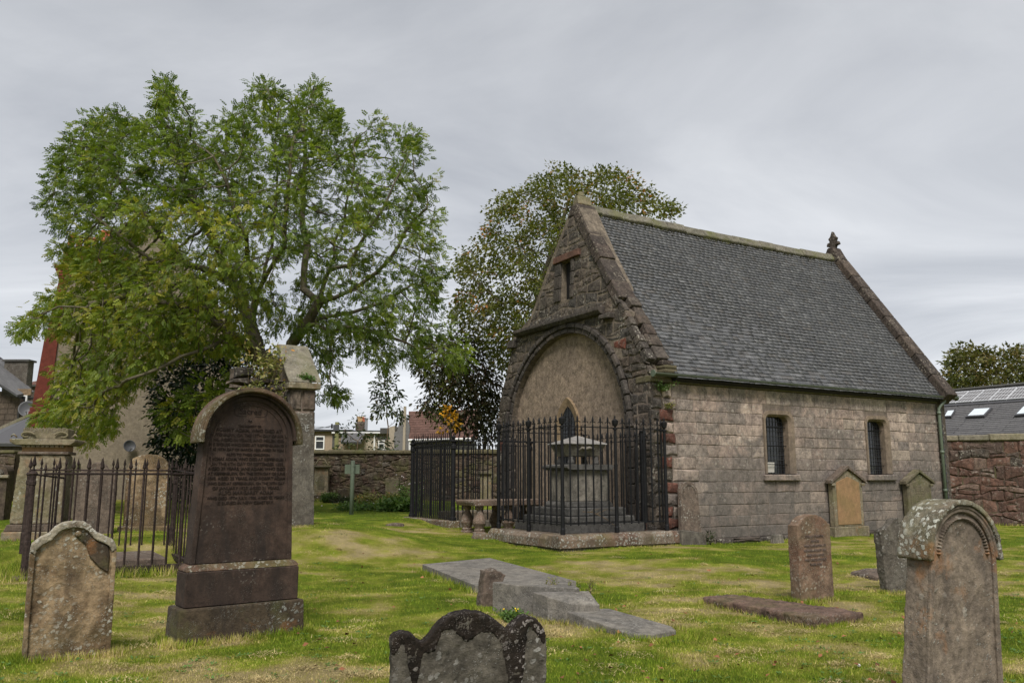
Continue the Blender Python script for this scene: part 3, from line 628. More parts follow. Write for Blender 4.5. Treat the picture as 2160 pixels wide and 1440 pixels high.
# rough footing
rs = np.random.RandomState(8)
for c in rubble_cells(.05, 10.7, -.42, .03, (.2, .26), (.4, .9), .02, rs, .01):
    c = [(min(max(p[0], .01), 10.74), min(p[1], .045)) for p in c]
    if area(c) > .01: done(stone_solid(c, .02, .06, .03, fw, .01), 'footing_stone', M['rubble'], chapel)
# window surrounds, glass, leading, sills
for w, blind in ((W1, True), (W2, False)):
    wn = empty('leaded_window'); wn.parent = chapel
    x0, x1, z0, z1 = w; rc = .16
    op = [(x0, z0)] + [(x0, z1 - rc)] + arc(x0 + rc, z1 - rc, rc, 180, 90, 5)[1:] + arc(x1 - rc, z1 - rc, rc, 90, 0, 5) + [(x1, z0)]
    ou = [(x0 - SUR * .5, z0)] + [(x0 - SUR * .5, z1 - rc)] + arc(x0 + rc, z1 - rc, rc + SUR * .7, 180, 90, 5)[1:] + arc(x1 - rc, z1 - rc, rc + SUR * .85, 90, 0, 5) + [(x1 + SUR * .8, z0)]
    nO = len(op)
    bm = bmesh.new()
    for i in range(nO - 1):
        lay = []
        for q, dy_ in ((ou[i], .045), (ou[i], -.004), (op[i], -.004), (tuple(np.array(op[i]) * 1.0), .055)):
            lay.append(q)
        A = [(ou[i], .08), (ou[i], -.006), (op[i], -.006), ((op[i][0] + (.05 if op[i][0] < (x0 + x1) / 2 else -.05), op[i][1] - (.05 if i not in (0, nO - 1) else 0)), .06), ((op[i][0] + (.05 if op[i][0] < (x0 + x1) / 2 else -.05), op[i][1] - (.05 if i not in (0, nO - 1) else 0)), .30)]
        k = i + 1
        B = [(ou[k], .08), (ou[k], -.006), (op[k], -.006), ((op[k][0] + (.05 if op[k][0] < (x0 + x1) / 2 else -.05), op[k][1] - (.05 if k not in (0, nO - 1) else 0)), .06), ((op[k][0] + (.05 if op[k][0] < (x0 + x1) / 2 else -.05), op[k][1] - (.05 if k not in (0, nO - 1) else 0)), .30)]
        va = [bm.verts.new((p[0][0], p[1], p[0][1])) for p in A]; vb = [bm.verts.new((p[0][0], p[1], p[0][1])) for p in B]
        for q in range(4): bm.faces.new((va[q], vb[q], vb[q + 1], va[q + 1]))
    bmesh.ops.remove_doubles(bm, verts=bm.verts, dist=.0005)
    done(bm, 'stone_surround', stone('buff dressing', [(.30, .235, .18)], mott=.4, grime=.6, gcol=(.11, .09, .075), bump=.6, foot=(.3, 2.9, .5)) if blind else bpy.data.materials['buff dressing'], wn)
    boxo('glass', (x0 - .02, .222, z0), (x1 + .02, .232, z1), M['window_dark'], wn)
    bm = bmesh.new()
    for x in np.arange(x0 + .06, x1, .105): box(bm, (x - .005, .209, z0), (x + .005, .221, z1 - .02))
    for zz_ in np.arange(z0 + .1, z1 - .02, .115): box(bm, (x0, .207, zz_ - .005), (x1, .219, zz_ + .005))
    done(bm, 'leading', M['lead'], wn)
    bm = bmesh.new()
    for zz_ in np.linspace(z0 + .22, z1 - .3, 3): tube(bm, [(x0, .15, zz_), (x1, .15, zz_)], .010, 6); done(bm, 'ferramenta_bar', M['iron'], wn); bm = bmesh.new()
    prismo('sill', [(x0 - .14, z0 - .17), (x1 + .17, z0 - .17), (x1 + .17, z0 - .02), (x0 - .14, z0 - .02)], -.07, .3, M['ashlar'], wn, bevel=.02)
    if blind:
        prismo('blind', [(x0 + .17, z0 + .03), (x0 + .44, z0 + .03), (x0 + .46, z0 + .27), (x0 + .20, z0 + .27)], .200, .205, M['shade'], wn)
# eaves course, gutter, downpipe
x = .0
while x < 10.7:
    w = random.uniform(.5, .9); w = min(w, 10.72 - x); boxo('eaves_stone', (x + .005, -.055, 3.465), (x + w - .005, .5, 3.60), M['mossy_cope'], chapel, bevel=.012); x += w
    if 10.72 - x < .1: break
gt = empty('gutter'); gt.parent = chapel
bm = bmesh.new(); n = 8; GXA, GXB = -.04, 11.12
prof = [(-.17 + .075 * math.cos(t), 3.645 + .075 * math.sin(t)) for t in np.linspace(math.pi, 2 * math.pi, n)] + [(-.17 + .065 * math.cos(t), 3.645 + .065 * math.sin(t)) for t in np.linspace(2 * math.pi, math.pi, n)]
va = [bm.verts.new((GXA, y, z)) for y, z in prof]; vb = [bm.verts.new((GXB, y, z)) for y, z in prof]
for i in range(len(prof)): bm.faces.new((va[i], va[(i + 1) % len(prof)], vb[(i + 1) % len(prof)], vb[i]))
done(bm, 'trough', M['gutter'], gt, smooth=True)
prismo('end_cap', [(0, 0)], 0, 0, M['pipe'], gt) if False else None
for xx in (GXA - .004, GXB + .002): tubeo('end_cap', [(xx - .012, -.17, 3.625), (xx + .012, -.17, 3.625)], .078, M['pipe'], gt, n=14, smooth=False)
for xx in np.arange(.6, 10.8, .95): boxo('gutter_bracket', (xx, -.252, 3.56), (xx + .025, -.05, 3.575), M['gutter'], gt)
dp = empty('downpipe'); dp.parent = chapel
tubeo('pipe', [(10.55, -.17, 3.58), (10.55, -.16, 3.50), (10.44, -.12, 3.40), (10.37, -.09, 3.30), (10.37, -.085, 3.0), (10.37, -.085, -.1)], .042, M['pipe'], dp, n=10)
for zz_ in (3.18, 2.1, 1.05): tubeo('collar', [(10.37, -.085, zz_ - .04), (10.37, -.085, zz_ + .04)], .055, M['pipe'], dp, n=10)
bm = bmesh.new()                                     # cable clipped to the corner beside the pipe
tube(bm, [(10.56, -.03, 3.3), (10.57, -.03, 2.6), (10.555, -.03, 1.9), (10.57, -.03, 1.2), (10.56, -.03, .3)], .008, 5)
for zz_ in np.arange(.4, 3.3, .22): box(bm, (10.545, -.05, zz_), (10.585, -.025, zz_ + .05))
done(bm, 'cable', M['dark_frame'], chapel)
# roof -------------------------------------------------------------------
roof = empty('roof'); roof.parent = chapel
Lsl = math.hypot(RS + .22, RZ - EV + .0); uy, uz = (RS + .22) / Lsl, (RZ - EV) / Lsl
def rp(v, d): return (-.22 + uy * v - uz * d, EV + uz * v + uy * d)     # along the slope v, outwards d
bm = bmesh.new(); a = rp(0, -.02); b = rp(Lsl, -.02)
prism(bm, [(a[0], a[1]), (b[0], b[1] - .02), (b[0], b[1] - .25), (a[0] + .15, a[1] - .05)], .6, 10.45, lambda s, x, z: (x, s, z))
c_ = [(2 * RS - b[0] + .002, b[1] - .02), (WID + .2, EV - .02), (WID + .05, EV - .1), (2 * RS - b[0] + .002, b[1] - .25)]
prism(bm, c_, .6, 10.45, lambda s, x, z: (x, s, z))
done(bm, 'boarding', M['door_black'], roof)
ex = .122; rows = int((Lsl - .02) / ex); cells = []
rs = np.random.RandomState(3); Rv = []; X0, X1 = .60, 10.42
AM = np.array([[math.cos(AR), -math.sin(AR), 0], [math.sin(AR), math.cos(AR), 0], [0, 0, 1]])
for i in range(rows):
    x = X0 - (.095 if i % 2 else 0); wr = .185 - .035 * i / rows
    while x < X1:
        w = rs.uniform(.85, 1.15) * wr; xa, xb = max(x, X0) + .003, min(x + w, X1) - .003
        if xb - xa > .04: cells.append((i, xa, xb, rs.uniform(-.006, .006), rs.uniform(-.004, .004), rs.uniform(-.006, .006)))
        x += w
def slate_v(c):
    i, xa, xb, dv, t1, sk = c; v0 = i * ex + dv; v1 = v0 + ex + .06
    tl = .030 + t1 + .004 * math.sin(xa * .9 + i * .2); hd = .004
    o = []
    for (x, v, d) in ((xa, v0 + sk, tl - .009), (xb, v0 - sk, tl - .009), (xb, v1, hd - .008), (xa, v1, hd - .008), (xa, v0 + sk, tl), (xb, v0 - sk, tl), (xb, v1, hd), (xa, v1, hd)):
        y, z = rp(v, d); z -= .05 * math.sin(math.pi * min(max((x - X0) / (X1 - X0), 0), 1)) * (v / Lsl); o.append((x, y, z))
    return o
BF = ((0, 3, 2, 1), (4, 5, 6, 7), (0, 1, 5, 4), (1, 2, 6, 5), (2, 3, 7, 6), (3, 0, 4, 7))
def near(c): y, z = rp(c[0] * ex, 0); w = AM @ np.array([(c[1] + c[2]) / 2, y, z]) + C0; return float(np.linalg.norm(w - np.array([0, 0, EYE]))) / (c[2] - c[1])
order = sorted(cells, key=near)
for c in order[:296]:
    me = bpy.data.meshes.new('slate'); me.from_pydata(slate_v(c), [], BF); link('slate', me, M['slate'], roof)
V = []; Fc = []; Rn = []
for c in order[296:]:
    k = len(V); V += slate_v(c); Fc += [tuple(k + j for j in f) for f in BF]; Rn += [rs.rand()] * 8
o = npmesh('slating', V, Fc, M['slate'], roof, {'rnd': Rn}); o['kind'] = 'stuff'
# far side slope slates (plain courses, unseen from the path)
V = []; Fc = []; Rn = []
for i in range(0, rows, 1):
    a_, b_ = rp(i * ex, .03), rp((i + 1) * ex + .05, .004); k = len(V)
    for x in np.arange(X0, X1 - .1, .9):
        k = len(V); x2 = min(x + .895, X1)
        for (xx, q) in ((x, a_), (x2, a_), (x2, b_), (x, b_)): V.append((xx, 2 * RS - q[0], q[1] - .03))
        Fc.append((k, k + 1, k + 2, k + 3)); Rn += [rs.rand()] * 4
o = npmesh('rear_slating', V, Fc, M['slate'], roof, {'rnd': Rn}); o['kind'] = 'stuff'
# ridge stones
x = .42; k = 0
while x < 10.5:
    w = min(random.uniform(.42, .7), 10.55 - x); sag = .06 * math.sin(math.pi * (x - .4) / 10.2)
    bm = bmesh.new(); zt = RZ + .10 - sag + random.uniform(-.015, .015); hw = .19
    prism(bm, [(RS - hw, zt - .20), (RS - .05, zt + .02), (RS + .05, zt + .02), (RS + hw, zt - .20), (RS + hw - .05, zt - .27), (RS, zt - .10), (RS - hw + .05, zt - .27)], x + .004, x + w - .006, lambda s, xx, z: (xx, s, z))
    done(bm, 'ridge_stone', M['ridge'], roof, bevel=.018); x += w
    if 10.55 - x < .1: break
# moss line below the ridge
V = []; Fc = []
mp_ = []; rs = np.random.RandomState(21); N = 2600
xx = rs.uniform(.7, 10.3, N); vv = Lsl - rs.gamma(1.6, .035, N) - .10; pos = []
for a_, b_ in zip(xx, vv): y, z = rp(b_, .03); pos.append((a_, y, z - .06 * math.sin(math.pi * (a_ - .4) / 10.2) * .9))
o = scatter('moss', [(-1, -1, 0), (1, -1, 0), (1, 1, 0), (-1, 1, 0), (0, 0, 1)], [(0, 1, 4), (1, 2, 4), (2, 3, 4), (3, 0, 4)], np.array(pos), basis(rsphere(N, rs), rs.uniform(0, 6, N)), rs.uniform(.012, .030, N), rs.rand(N), M['moss'], roof); o['kind'] = 'stuff'
# skews: front gable (right and left slopes) and far gable
def skew(name, v0, v1, xa, xb, side, up=.10, dn=-.22, leanf=True, mat='skew'):
    bm = bmesh.new()
    for yy in (0,):
        P0 = []
        for (v, d) in ((v0, dn), (v1, dn), (v1, up), (v0, up)):
            y, z = rp(v, d); y = y if side > 0 else 2 * RS - y
            P0.append((y, z))
        a_ = [bm.verts.new((xa + (lean(z) if leanf else 0) + random.uniform(-.01, .01), y, z)) for y, z in P0]; b_ = [bm.verts.new((xb, y, z)) for y, z in P0]
        bm.faces.new(a_); bm.faces.new(b_[::-1])
        for i in range(4): bm.faces.new((a_[i], b_[i], b_[(i + 1) % 4], a_[(i + 1) % 4]))
    return done(bm, name, M[mat], chapel, bevel=.025, seg=2)
v = .55
while v < Lsl - .25:
    w = min(random.uniform(.35, .95) if v > 2.4 else random.uniform(.25, .42), Lsl - .2 - v); low_ = v < 2.4
    skew('skew_stone', v + .004, v + w - .004, (.26 + random.uniform(-.06, .04)) if low_ else -.012 + random.uniform(-.015, .01), .66, 1, .07 + random.uniform(-.03, .03), -.14 + random.uniform(-.08, .02), mat='rubble' if low_ and random.random() < .6 else 'skew'); v += w
    if Lsl - .2 - v < .12: break
for k, (z0, z1, ov) in enumerate(((3.665, 3.76, .03), (3.765, 3.85, .09), (3.855, 3.97, .05), (3.975, 4.12, .0))):
    boxo('kneeler', (.34 + .02 * k, -.10 - ov + .07 * k, z0), (.70, .5, z1), M['mossy_cope' if k < 2 else 'skew'], chapel, bevel=.03, seg=2)
v = 2.35
while v < Lsl - .25:
    w = min(random.uniform(.5, .8), Lsl - .2 - v); skew('skew_stone', v + .006, v + w - .006, .10, .62, -1, .03, -.12); v += w
    if Lsl - .2 - v < .12: break
for side in (1, -1):
    v = .0
    while v < Lsl - .15:
        w = min(random.uniform(.5, .85), Lsl - .1 - v); skew('skew_stone', v + .006, v + w - .006, 10.40, 10.86, side, .22, -.2, False); v += w
        if Lsl - .1 - v < .12: break
v = .50
while v < 2.45:                                        # rubble bedded on the front strip below the long skews
    w = random.uniform(.18, .34); skew('rubble_stone', v + .008, v + w - .008, .0 + random.uniform(-.012, .012), .25, 1, random.uniform(-.02, .035), -.16, mat='rubble'); v += w
# apex stones
prismo('apex_stone', [(2.92, 8.16), (3.48, 8.16), (3.34, 8.46), (3.06, 8.46)], .0, .60, M['skew'], chapel, bevel=.03, seg=2, f=fs)
prismo('apex_stone', [(3.06, 8.463), (3.34, 8.463), (3.27, 8.72), (3.13, 8.72)], .06, .5, M['pale_monument'], chapel, bevel=.03, seg=2, f=fs)
prismo('apex_stone', [(3.15, 8.723), (3.26, 8.723), (3.23, 8.85), (3.18, 8.85)], .14, .3, M['pale_monument'], chapel, bevel=.02, seg=2, f=fs)
# far gable
prismo('far_gable', [(0, -.4), (0, EV), (RS - .1, RZ - .05), (RS + .1, RZ - .05), (WID, EV), (WID, -.4)], 10.40, 10.78, M['rubble'], chapel, f=lambda s, y, z: (y, s, z))
fin = empty('finial'); fin.parent = chapel
prismo('finial_base', [(RS - .34, RZ - .1), (RS + .34, RZ - .1), (RS + .1, RZ + .35), (RS - .1, RZ + .35)], 10.42, 10.84, M['skew'], fin, bevel=.03, f=lambda s, y, z: (y, s, z))
o = prismo('finial_leaf', [(RS - .08, RZ + .3), (RS + .08, RZ + .3), (RS + .11, RZ + .42), (RS + .24, RZ + .44), (RS + .2, RZ + .55), (RS + .10, RZ + .56), (RS + .16, RZ + .68), (RS + .08, RZ + .74), (RS, RZ + .92), (RS - .08, RZ + .74), (RS - .16, RZ + .68), (RS - .10, RZ + .56), (RS - .2, RZ + .55), (RS - .24, RZ + .44), (RS - .11, RZ + .42)], 10.56, 10.70, M['skew'], fin, bevel=.02, f=lambda s, y, z: (y, s, z))

# ------------------------------------------------------------------ graves
class Fr:                                            # a local frame standing on the ground; loc() reads photo outlines into it
    def __init__(s, O, a):
        s.O = np.array(O, float); s.a = R(a); s.X = np.array([math.cos(s.a), math.sin(s.a), 0]); s.Y = np.array([-math.sin(s.a), math.cos(s.a), 0])
    def loc(s, px, py, off=0):
        q = onp(px, py, s.O + s.Y * off, s.Y) - s.O; return (float(q @ s.X), float(q[2]))
    def lx(s, px, off=0, z=.3):                       # local x seen in the pixel column px
        u = (px - 1080) / F
        f = lambda t: (lambda q: q[0] - u * (q[1] * CT + (q[2] - EYE) * ST))(s.O + s.X * t + s.Y * off + np.array([0, 0, z]))
        a, b = -6, 12
        for _ in range(50):
            m = (a + b) / 2
            if (f(a) < 0) == (f(m) < 0): a = m
            else: b = m
        return a
def grave(name, fr, label, cat='gravestone', group=None): return empty(name, tuple(fr.O), fr.a, label=label, cat=cat, group=group or ('gravestones standing in the churchyard' if cat == 'gravestone' else None))

# small weathered stone, left foreground
f = Fr(P(48, 7.26), 30); t = grave('headstone', f, 'small tan headstone with scrolled shoulders and pale lichen, left foreground')
SH = [(.0, -.12), (-.012, .5), (-.015, .90), (-.005, .95), (.05, 1.00), (.12, 1.035), (.16, 1.09), (.22, 1.125), (.30, 1.135), (.37, 1.125), (.42, 1.09), (.47, 1.035), (.54, 1.0), (.61, .965), (.64, .91), (.645, .5), (.65, -.12)]
bm = bmesh.new(); prism(bm, SH, .03, .15); b_ = done(bm, 'slab', M['tan_stone'], t); weather(b_, .011, .016, .16, .008)
inn = [(.045, .86)] + [(x * .86 + .046, z - .05) for x, z in SH[3:14]] + [(.60, .86)]
def border(outer, inner, y0, y1, name, mat, par, **k):
    bm = bmesh.new(); n = len(outer)
    A = [[bm.verts.new((p[0], y, p[1])) for p in L] for L, y in ((outer, y0), (outer, y1), (inner, y1), (inner, y0))]
    for i in range(n - 1):
        for q in range(4): bm.faces.new((A[q][i], A[q][i + 1], A[(q + 1) % 4][i + 1], A[(q + 1) % 4][i]))
    for e_ in (0, n - 1): bm.faces.new([A[q][e_] for q in range(4)])
    return done(bm, name, mat, par, **k)
out_ = [(-.008, .0), (-.02, .5), (-.022, .90)] + [(x + (-.008 if x < .3 else .008), z + .012) for x, z in SH[3:14]] + [(.650, .90), (.655, .5), (.66, .0)]
inn_ = [(.030, .0), (.020, .5), (.022, .87)] + [(.022 + x * .925 + .006, z - .042) for x, z in SH[3:14]] + [(.612, .87), (.617, .5), (.622, .0)]
b_ = border(out_[2:-2], inn_[2:-2], -.012, .155, 'scrolled_moulding', M['tan_edge'], t); weather(b_, .009, .010, .1, .008)
for kk in (slice(0, 3), slice(-3, None)):
    b_ = border(out_[kk], inn_[kk], -.003, .155, 'edge_roll', M['tan_stone'], t); weather(b_, .009, .010, .1, .006)
bm = bmesh.new(); lathe(bm, [(.001, -.0), (.03, .0), (.026, .03), (.001, .035)], 10); o = done(bm, 'carved_boss', M['tan_stone'], t, smooth=True); o.location = (.335, .035, 1.035); o.rotation_euler = (R(90), 0, 0)
prismo('spalled_skin', [(.30, 1.03), (.40, 1.05), (.47, .98), (.58, .93), (.60, .84), (.595, .69), (.52, .74), (.44, .83), (.40, .94)], .008, .05, M['brown_plinth'], t, bevel=.01)
boxo('footing', (-.02, -.01, -.15), (.67, .17, .03), M['tan_stone'], t, bevel=.015)

# tall brown hooded stone with the inscription
f = Fr(P(370, 7.92), 37); t = grave('headstone', f, 'tall brown inscribed headstone with rounded hood on stepped base')
f.O = np.array([f.O[0], f.O[1], 0.0]); t.location = tuple(f.O)
zb = .40
bm = bmesh.new(); v_ = box(bm, (0, 0, -.15), (1.25, .42, zb)); 
for q in v_[4:]: q.co.x += .02 if q.co.x < .6 else -.015; q.co.y += .02 if q.co.y < .2 else -.01
o = done(bm, 'plinth', M['brown_plinth'], t, bevel=.018, seg=2)
boxo('die', (.07, .055, zb + .003), (1.18, .36, zb + .325), M['brown_stone'], t, bevel=.008)
prismo('die_moulding', [(.07, 0), (1.18, 0), (1.175, .028), (1.145, .055), (1.12, .06), (.13, .06), (.105, .055), (.075, .028)], .055, .355, M['brown_hood'], t, bevel=.006, f=lambda x, y, z: (x, y + z * .9 if y < .2 else y - z * .5, zb + .328 + z))
zs = zb + .391; xl0, xr0, xl1, xr1 = .120, 1.125, .185, 1.085; zsp = 1.975; cxh = .635
Ri = .45
slab = [(xl0, zs), (xr0, zs), (xr1, zsp)] + arc(cxh, zsp, Ri - .005, 0, 180, 24)[1:-1] + [(xl1, zsp)]
o = prismo('slab', slab, .135, .33, M['brown_stone'], t, bevel=.006)
# raised margin of the face
mo = [(xl0 + .0, zs), (xl1 + .0, zsp)] + arc(cxh, zsp, Ri - .006, 180, 0, 24)[1:-1] + [(xr1, zsp), (xr0, zs)]
mi = [(xl0 + .045, zs), (xl1 + .045, zsp)] + arc(cxh, zsp, Ri - .05, 180, 0, 24)[1:-1] + [(xr1 - .045, zsp), (xr0 - .045, zs)]
border(mo, mi, .118, .14, 'margin', M['brown_stone'], t, bevel=.004)
ri2 = [(xl1 + .075, zsp - .25), (xl1 + .075, zsp)] + arc(cxh, zsp, Ri - .085, 180, 0, 24)[1:-1] + [(xr1 - .075, zsp), (xr1 - .075, zsp - .25)]
ri3 = [(xl1 + .088, zsp - .25), (xl1 + .088, zsp)] + arc(cxh, zsp, Ri - .098, 180, 0, 24)[1:-1] + [(xr1 - .088, zsp), (xr1 - .088, zsp - .25)]
border(ri2, ri3, .127, .14, 'inner_moulding', M['brown_stone'], t)
hd = empty('hood'); hd.parent = t
prismo('hood_arch', ringpoly(cxh, zsp, Ri + .022, Ri + .075, 184, -4, 30), .03, .34, M['brown_hood'], hd, bevel=.01, seg=2)
prismo('hood_roll', ringpoly(cxh, zsp, Ri - .004, Ri + .024, 180, 0, 30), .07, .30, M['brown_stone'], hd, bevel=.006)
prismo('hood_fillet', ringpoly(cxh, zsp, Ri + .028, Ri + .055, 184, -4, 30), .014, .03, M['brown_hood'], hd, bevel=.006)
TX = ['TO', 'THE MEMORY OF', 'ROBERT ADAM, WHO DIED AT', 'KEPPENBURN, ON THE 19TH DAY OF APRIL', '1846, AGED 84 YEARS, AND HELEN GIBB,', 'HIS SPOUSE WHO DIED AT KEPPENBURN ON', 'THE 10TH DAY OF MARCH 1860, AGED 74 YEARS',
      'ALSO TO THEIR CHILDREN', 'THOMAS ADAM, WHO DIED AT KEPPENBURN', 'ON THE 6TH DAY OF SEPTEMBER 1835,', 'AGED 29 YEARS, JANE ADAM, WHO DIED', 'AT KEPPENBURN, ON THE 20TH DAY OF JUNE', '1849, AGED 25 YEARS, AND ROBERT ADAM', 'WHO DIED AT KEPPENBURN, ON THE 30TH DAY', 'OF JANUARY 1827, AGED 21 YEARS.', 'ALSO MARGARET ADAM', 'WHO DIED 19TH JULY, 1908, AGED 82 YEARS', 'IS BURIED IN NEW CEMETERY.']
SZ = [.030, .030, .048, .043, .043, .040, .038, .036, .044, .043, .043, .041, .043, .039, .043, .050, .040, .042]
ins = empty('inscription'); ins.parent = t
text('text_line', ['Sacred'], M['inscription'], ins, cxh - .005, 2.235, .131, .085, 0)
text('text_line', TX, M['inscription'], ins, cxh - .005, 2.155, .131, .04, .0475, sizes=SZ, ext=.003, fit=.78)
for k in (-1, 1):                                       # flourish round the heading
    bm = bmesh.new(); tube(bm, [(cxh + k * (.02 + .15 * math.cos(a)),   .134, 2.265 + .06 * math.sin(a) + .012 * math.sin(3 * a)) for a in np.linspace(-1.4, 1.4, 14)], .003, 5); done(bm, 'flourish', M['inscription'], ins)

# foreground stone cut by the lower edge
f = Fr((at(838, 1440, 4.0)[0], 4.0, 0), 12); t = grave('headstone', f, 'dark three-lobed headstone with black lichen crust, nearest at bottom centre')
q = lambda px, py: f.loc(px, py)
TL = [q(825, 1352), q(834, 1343), q(850, 1339), q(868, 1343), q(880, 1356), q(893, 1362), q(905, 1350), q(918, 1332), q(935, 1314), q(955, 1301), q(985, 1295), q(1015, 1297), q(1040, 1308), q(1058, 1322), q(1074, 1336), q(1086, 1322), q(1100, 1309), q(1115, 1304), q(1132, 1310), q(1145, 1324), q(1152, 1345)]
OUT = [(TL[0][0] + .005, -.15)] + TL + [(TL[-1][0], -.15)]
bm = bmesh.new(); prism(bm, OUT, .0, .11); b_ = done(bm, 'slab', stone('crusted grey stone', [(.135, .122, .10)], mott=.6, lichen=.42, lcol=(.36, .35, .32), lscale=26, grime=.85, gcol=(.022, .016, .011), gth=.53, bump=.9, fine=55), t); weather(b_, .009, .02, .10, .010)
# crust: an uneven black growth over the lobes with runs down the face
low = []; mm = .05
for i in range(len(TL)):
    x, z = TL[i]; low.append((x + .0, z - (.055 + .03 * math.sin(i * 2.1) + (.13 if i in (3, 4) else 0) + (.22 if i in (14, 15, 16) else 0) + (.05 if i in (10, 11) else 0))))
up_ = [(x, z + .008) for x, z in TL]
bm = bmesh.new(); prism(bm, up_ + low[::-1], -.003, .113); b_ = done(bm, 'lichen_crust', stone('black lichen crust', [(.028, .020, .014)], mott=.7, lichen=.55, lcol=(.38, .34, .31), lscale=36, grime=.3, bump=1.2, fine=70), t); weather(b_, .007, .014, .05, .008)

# fallen monument, centre: frame along the chapel's axes
B0 = hp(1034, 1306, 0); B0[2] = 0
def fallen(name, label, pts, z0, z1, mat, slope=None, cat='stone slab', bev=.012, vox=None):
    bm = bmesh.new(); lo = [bm.verts.new((x, y, z0)) for x, y in pts]; up = [bm.verts.new((x, y, z1 if slope is None else slope[i])) for i, (x, y) in enumerate(pts)]
    bm.faces.new(lo[::-1]); bm.faces.new(up); n = len(pts)
    for i in range(n): bm.faces.new((lo[i], lo[(i + 1) % n], up[(i + 1) % n], up[i]))
    o = done(bm, name, M[mat], None, tuple(B0), AR, bevel=bev, seg=2); tag(o, label, cat)
    if vox: weather(o, vox, .012, .1, .006)
    return o
fallen('ledger_slab', 'big flat grey slab lying beyond the fallen base stones', [(.95, 3.92), (2.42, 4.32), (1.86, .92), (.50, 1.30)], -.1, .0, 'ledger_grey', [.235, .235, .225, .215], bev=.008)
fallen('base_block', 'largest grey block of the toppled base, beside the broken stump', [(-.03, -.10), (.98, -.02), (.72, -.76), (.10, -.40)], -.1, .36, 'ledger_grey', [.43, .40, .385, .42], bev=.01)
fallen('step_block', 'chamfered grey step block between base block and tapering slab', [(.20, -.60), (.86, -.74), (.76, -1.08), (.46, -1.0), (.24, -.84)], -.1, .30, 'ledger_grey', [.36, .345, .24, .255, .335], bev=.008)
fallen('tapering_slab', 'low grey slab tapering into the grass at the near end', [(.40, -.86), (.93, -1.02), (1.05, -1.90), (.97, -2.06), (.62, -2.10), (.46, -1.94)], -.12, .2, 'ledger_grey', [.195, .185] + [max(z_, float(gz(*((B0 + DR * x_ + DL * y_)[:2]))) + .045) for x_, y_, z_ in ((1.05, -1.90, .07), (.97, -2.06, .05), (.62, -2.10, .05), (.46, -1.94, .08))])
S0 = P(1030, 10.35)
bm = bmesh.new(); prism(bm, [(-.13, -.1), (.12, -.1), (.12, .28), (.16, .37), (.02, .43), (-.11, .39)], -.09, .12); o = done(bm, 'broken_stump', M['mauve_stone'], None, tuple(S0), R(20)); weather(o, .015, .035, .12, .012)
tag(o, 'rough broken stone stump beside the toppled base', 'stone stump'); o.rotation_euler[1] = R(6)
# red ledger on the right
q1, q2, q3, q4 = [hp(*a)[:2] for a in ((1480, 1262, .13), (1545, 1255, .13), (1822, 1306, .05), (1716, 1322, .05))]
LC = P(1650, 10.15); pts = []
n_ = 7
for a, b in ((q1, q4), (q4, q3), (q3, q2), (q2, q1)):
    for i in range(n_): w = a + (b - a) * i / n_; pts.append((w[0] - LC[0] + random.uniform(-.015, .015), w[1] - LC[1] + random.uniform(-.015, .015)))
bm = bmesh.new(); lo = [bm.verts.new((x, y, -.1)) for x, y in pts]; zt = lambda x, y: .115 - (x + .1) * .012 - .03 * (x > .9)
up = [bm.verts.new((x, y, zt(x, y))) for x, y in pts]; bm.faces.new(lo[::-1]); bm.faces.new(up)
for i in range(len(pts)): bm.faces.new((lo[i], lo[(i + 1) % len(pts)], up[(i + 1) % len(pts)], up[i]))
o = done(bm, 'ledger_slab', M['ledger_red'], None, tuple(LC)); weather(o, .018, .035, .09, .016); tag(o, 'mossy purplish-red slab lying flat in the right-hand grass', 'stone slab')

# upright stones on the right
f = Fr(P(1690, 10.75), 29); t = grave('headstone', f, 'rust-pink upright headstone with gently curved top behind the red slab')
w = f.lx(1757, 0); z1 = 1.03
bm = bmesh.new(); prism(bm, [(0, -.1), (w, -.1), (w, z1 - .06)] + arc(w / 2, z1 - .30, .36, 40, 140, 8)[0:] + [(0, z1 - .06)], .0, .16); b_ = done(bm, 'slab', M['rust_stone'], t); weather(b_, .012, .010, .1, .006)
ins = empty('inscription'); ins.parent = t
text('text_line', ['STELLA CHRISTIE', 'GRACIE', 'WHO WAS BORN AT', 'NEWARK, AUGUST 1811', 'AND OF LARGS', 'WHO DIED SUDDENLY', 'THEIR SON'], M['inscription_faint'], ins, w / 2, .80, -.004, .044, .058, ext=.004, fit=.40)
f = Fr(P(1872, 11.6), 20); t = grave('headstone', f, 'dark leaning headstone with worn round top left of hooded stone')
w = f.lx(1935); 
bm = bmesh.new(); prism(bm, [(0, -.1), (w, -.1), (w, .85)] + [(w * .93, .93), (w * .8, .97), (w * .62, 1.0), (w * .45, .97), (w * .33, .90), (w * .2, .86), (w * .08, .86), (0, .82)], 0, .13); b_ = done(bm, 'slab', M['grey_stone'], t); weather(b_, .014, .035, .12, .014)
t.rotation_euler[0] = R(-4)
c = P(1850, 13.6); bm = bmesh.new(); prism(bm, [(-.3, -.05), (.45, -.05), (.45, .10), (0, .11), (-.28, .06)], -.4, .3); o = done(bm, 'sunk_slab', M['mauve_stone'], None, tuple(c), R(10), bevel=.02); tag(o, 'thin purple-grey slab edge sunk in grass behind dark headstone', 'stone slab')

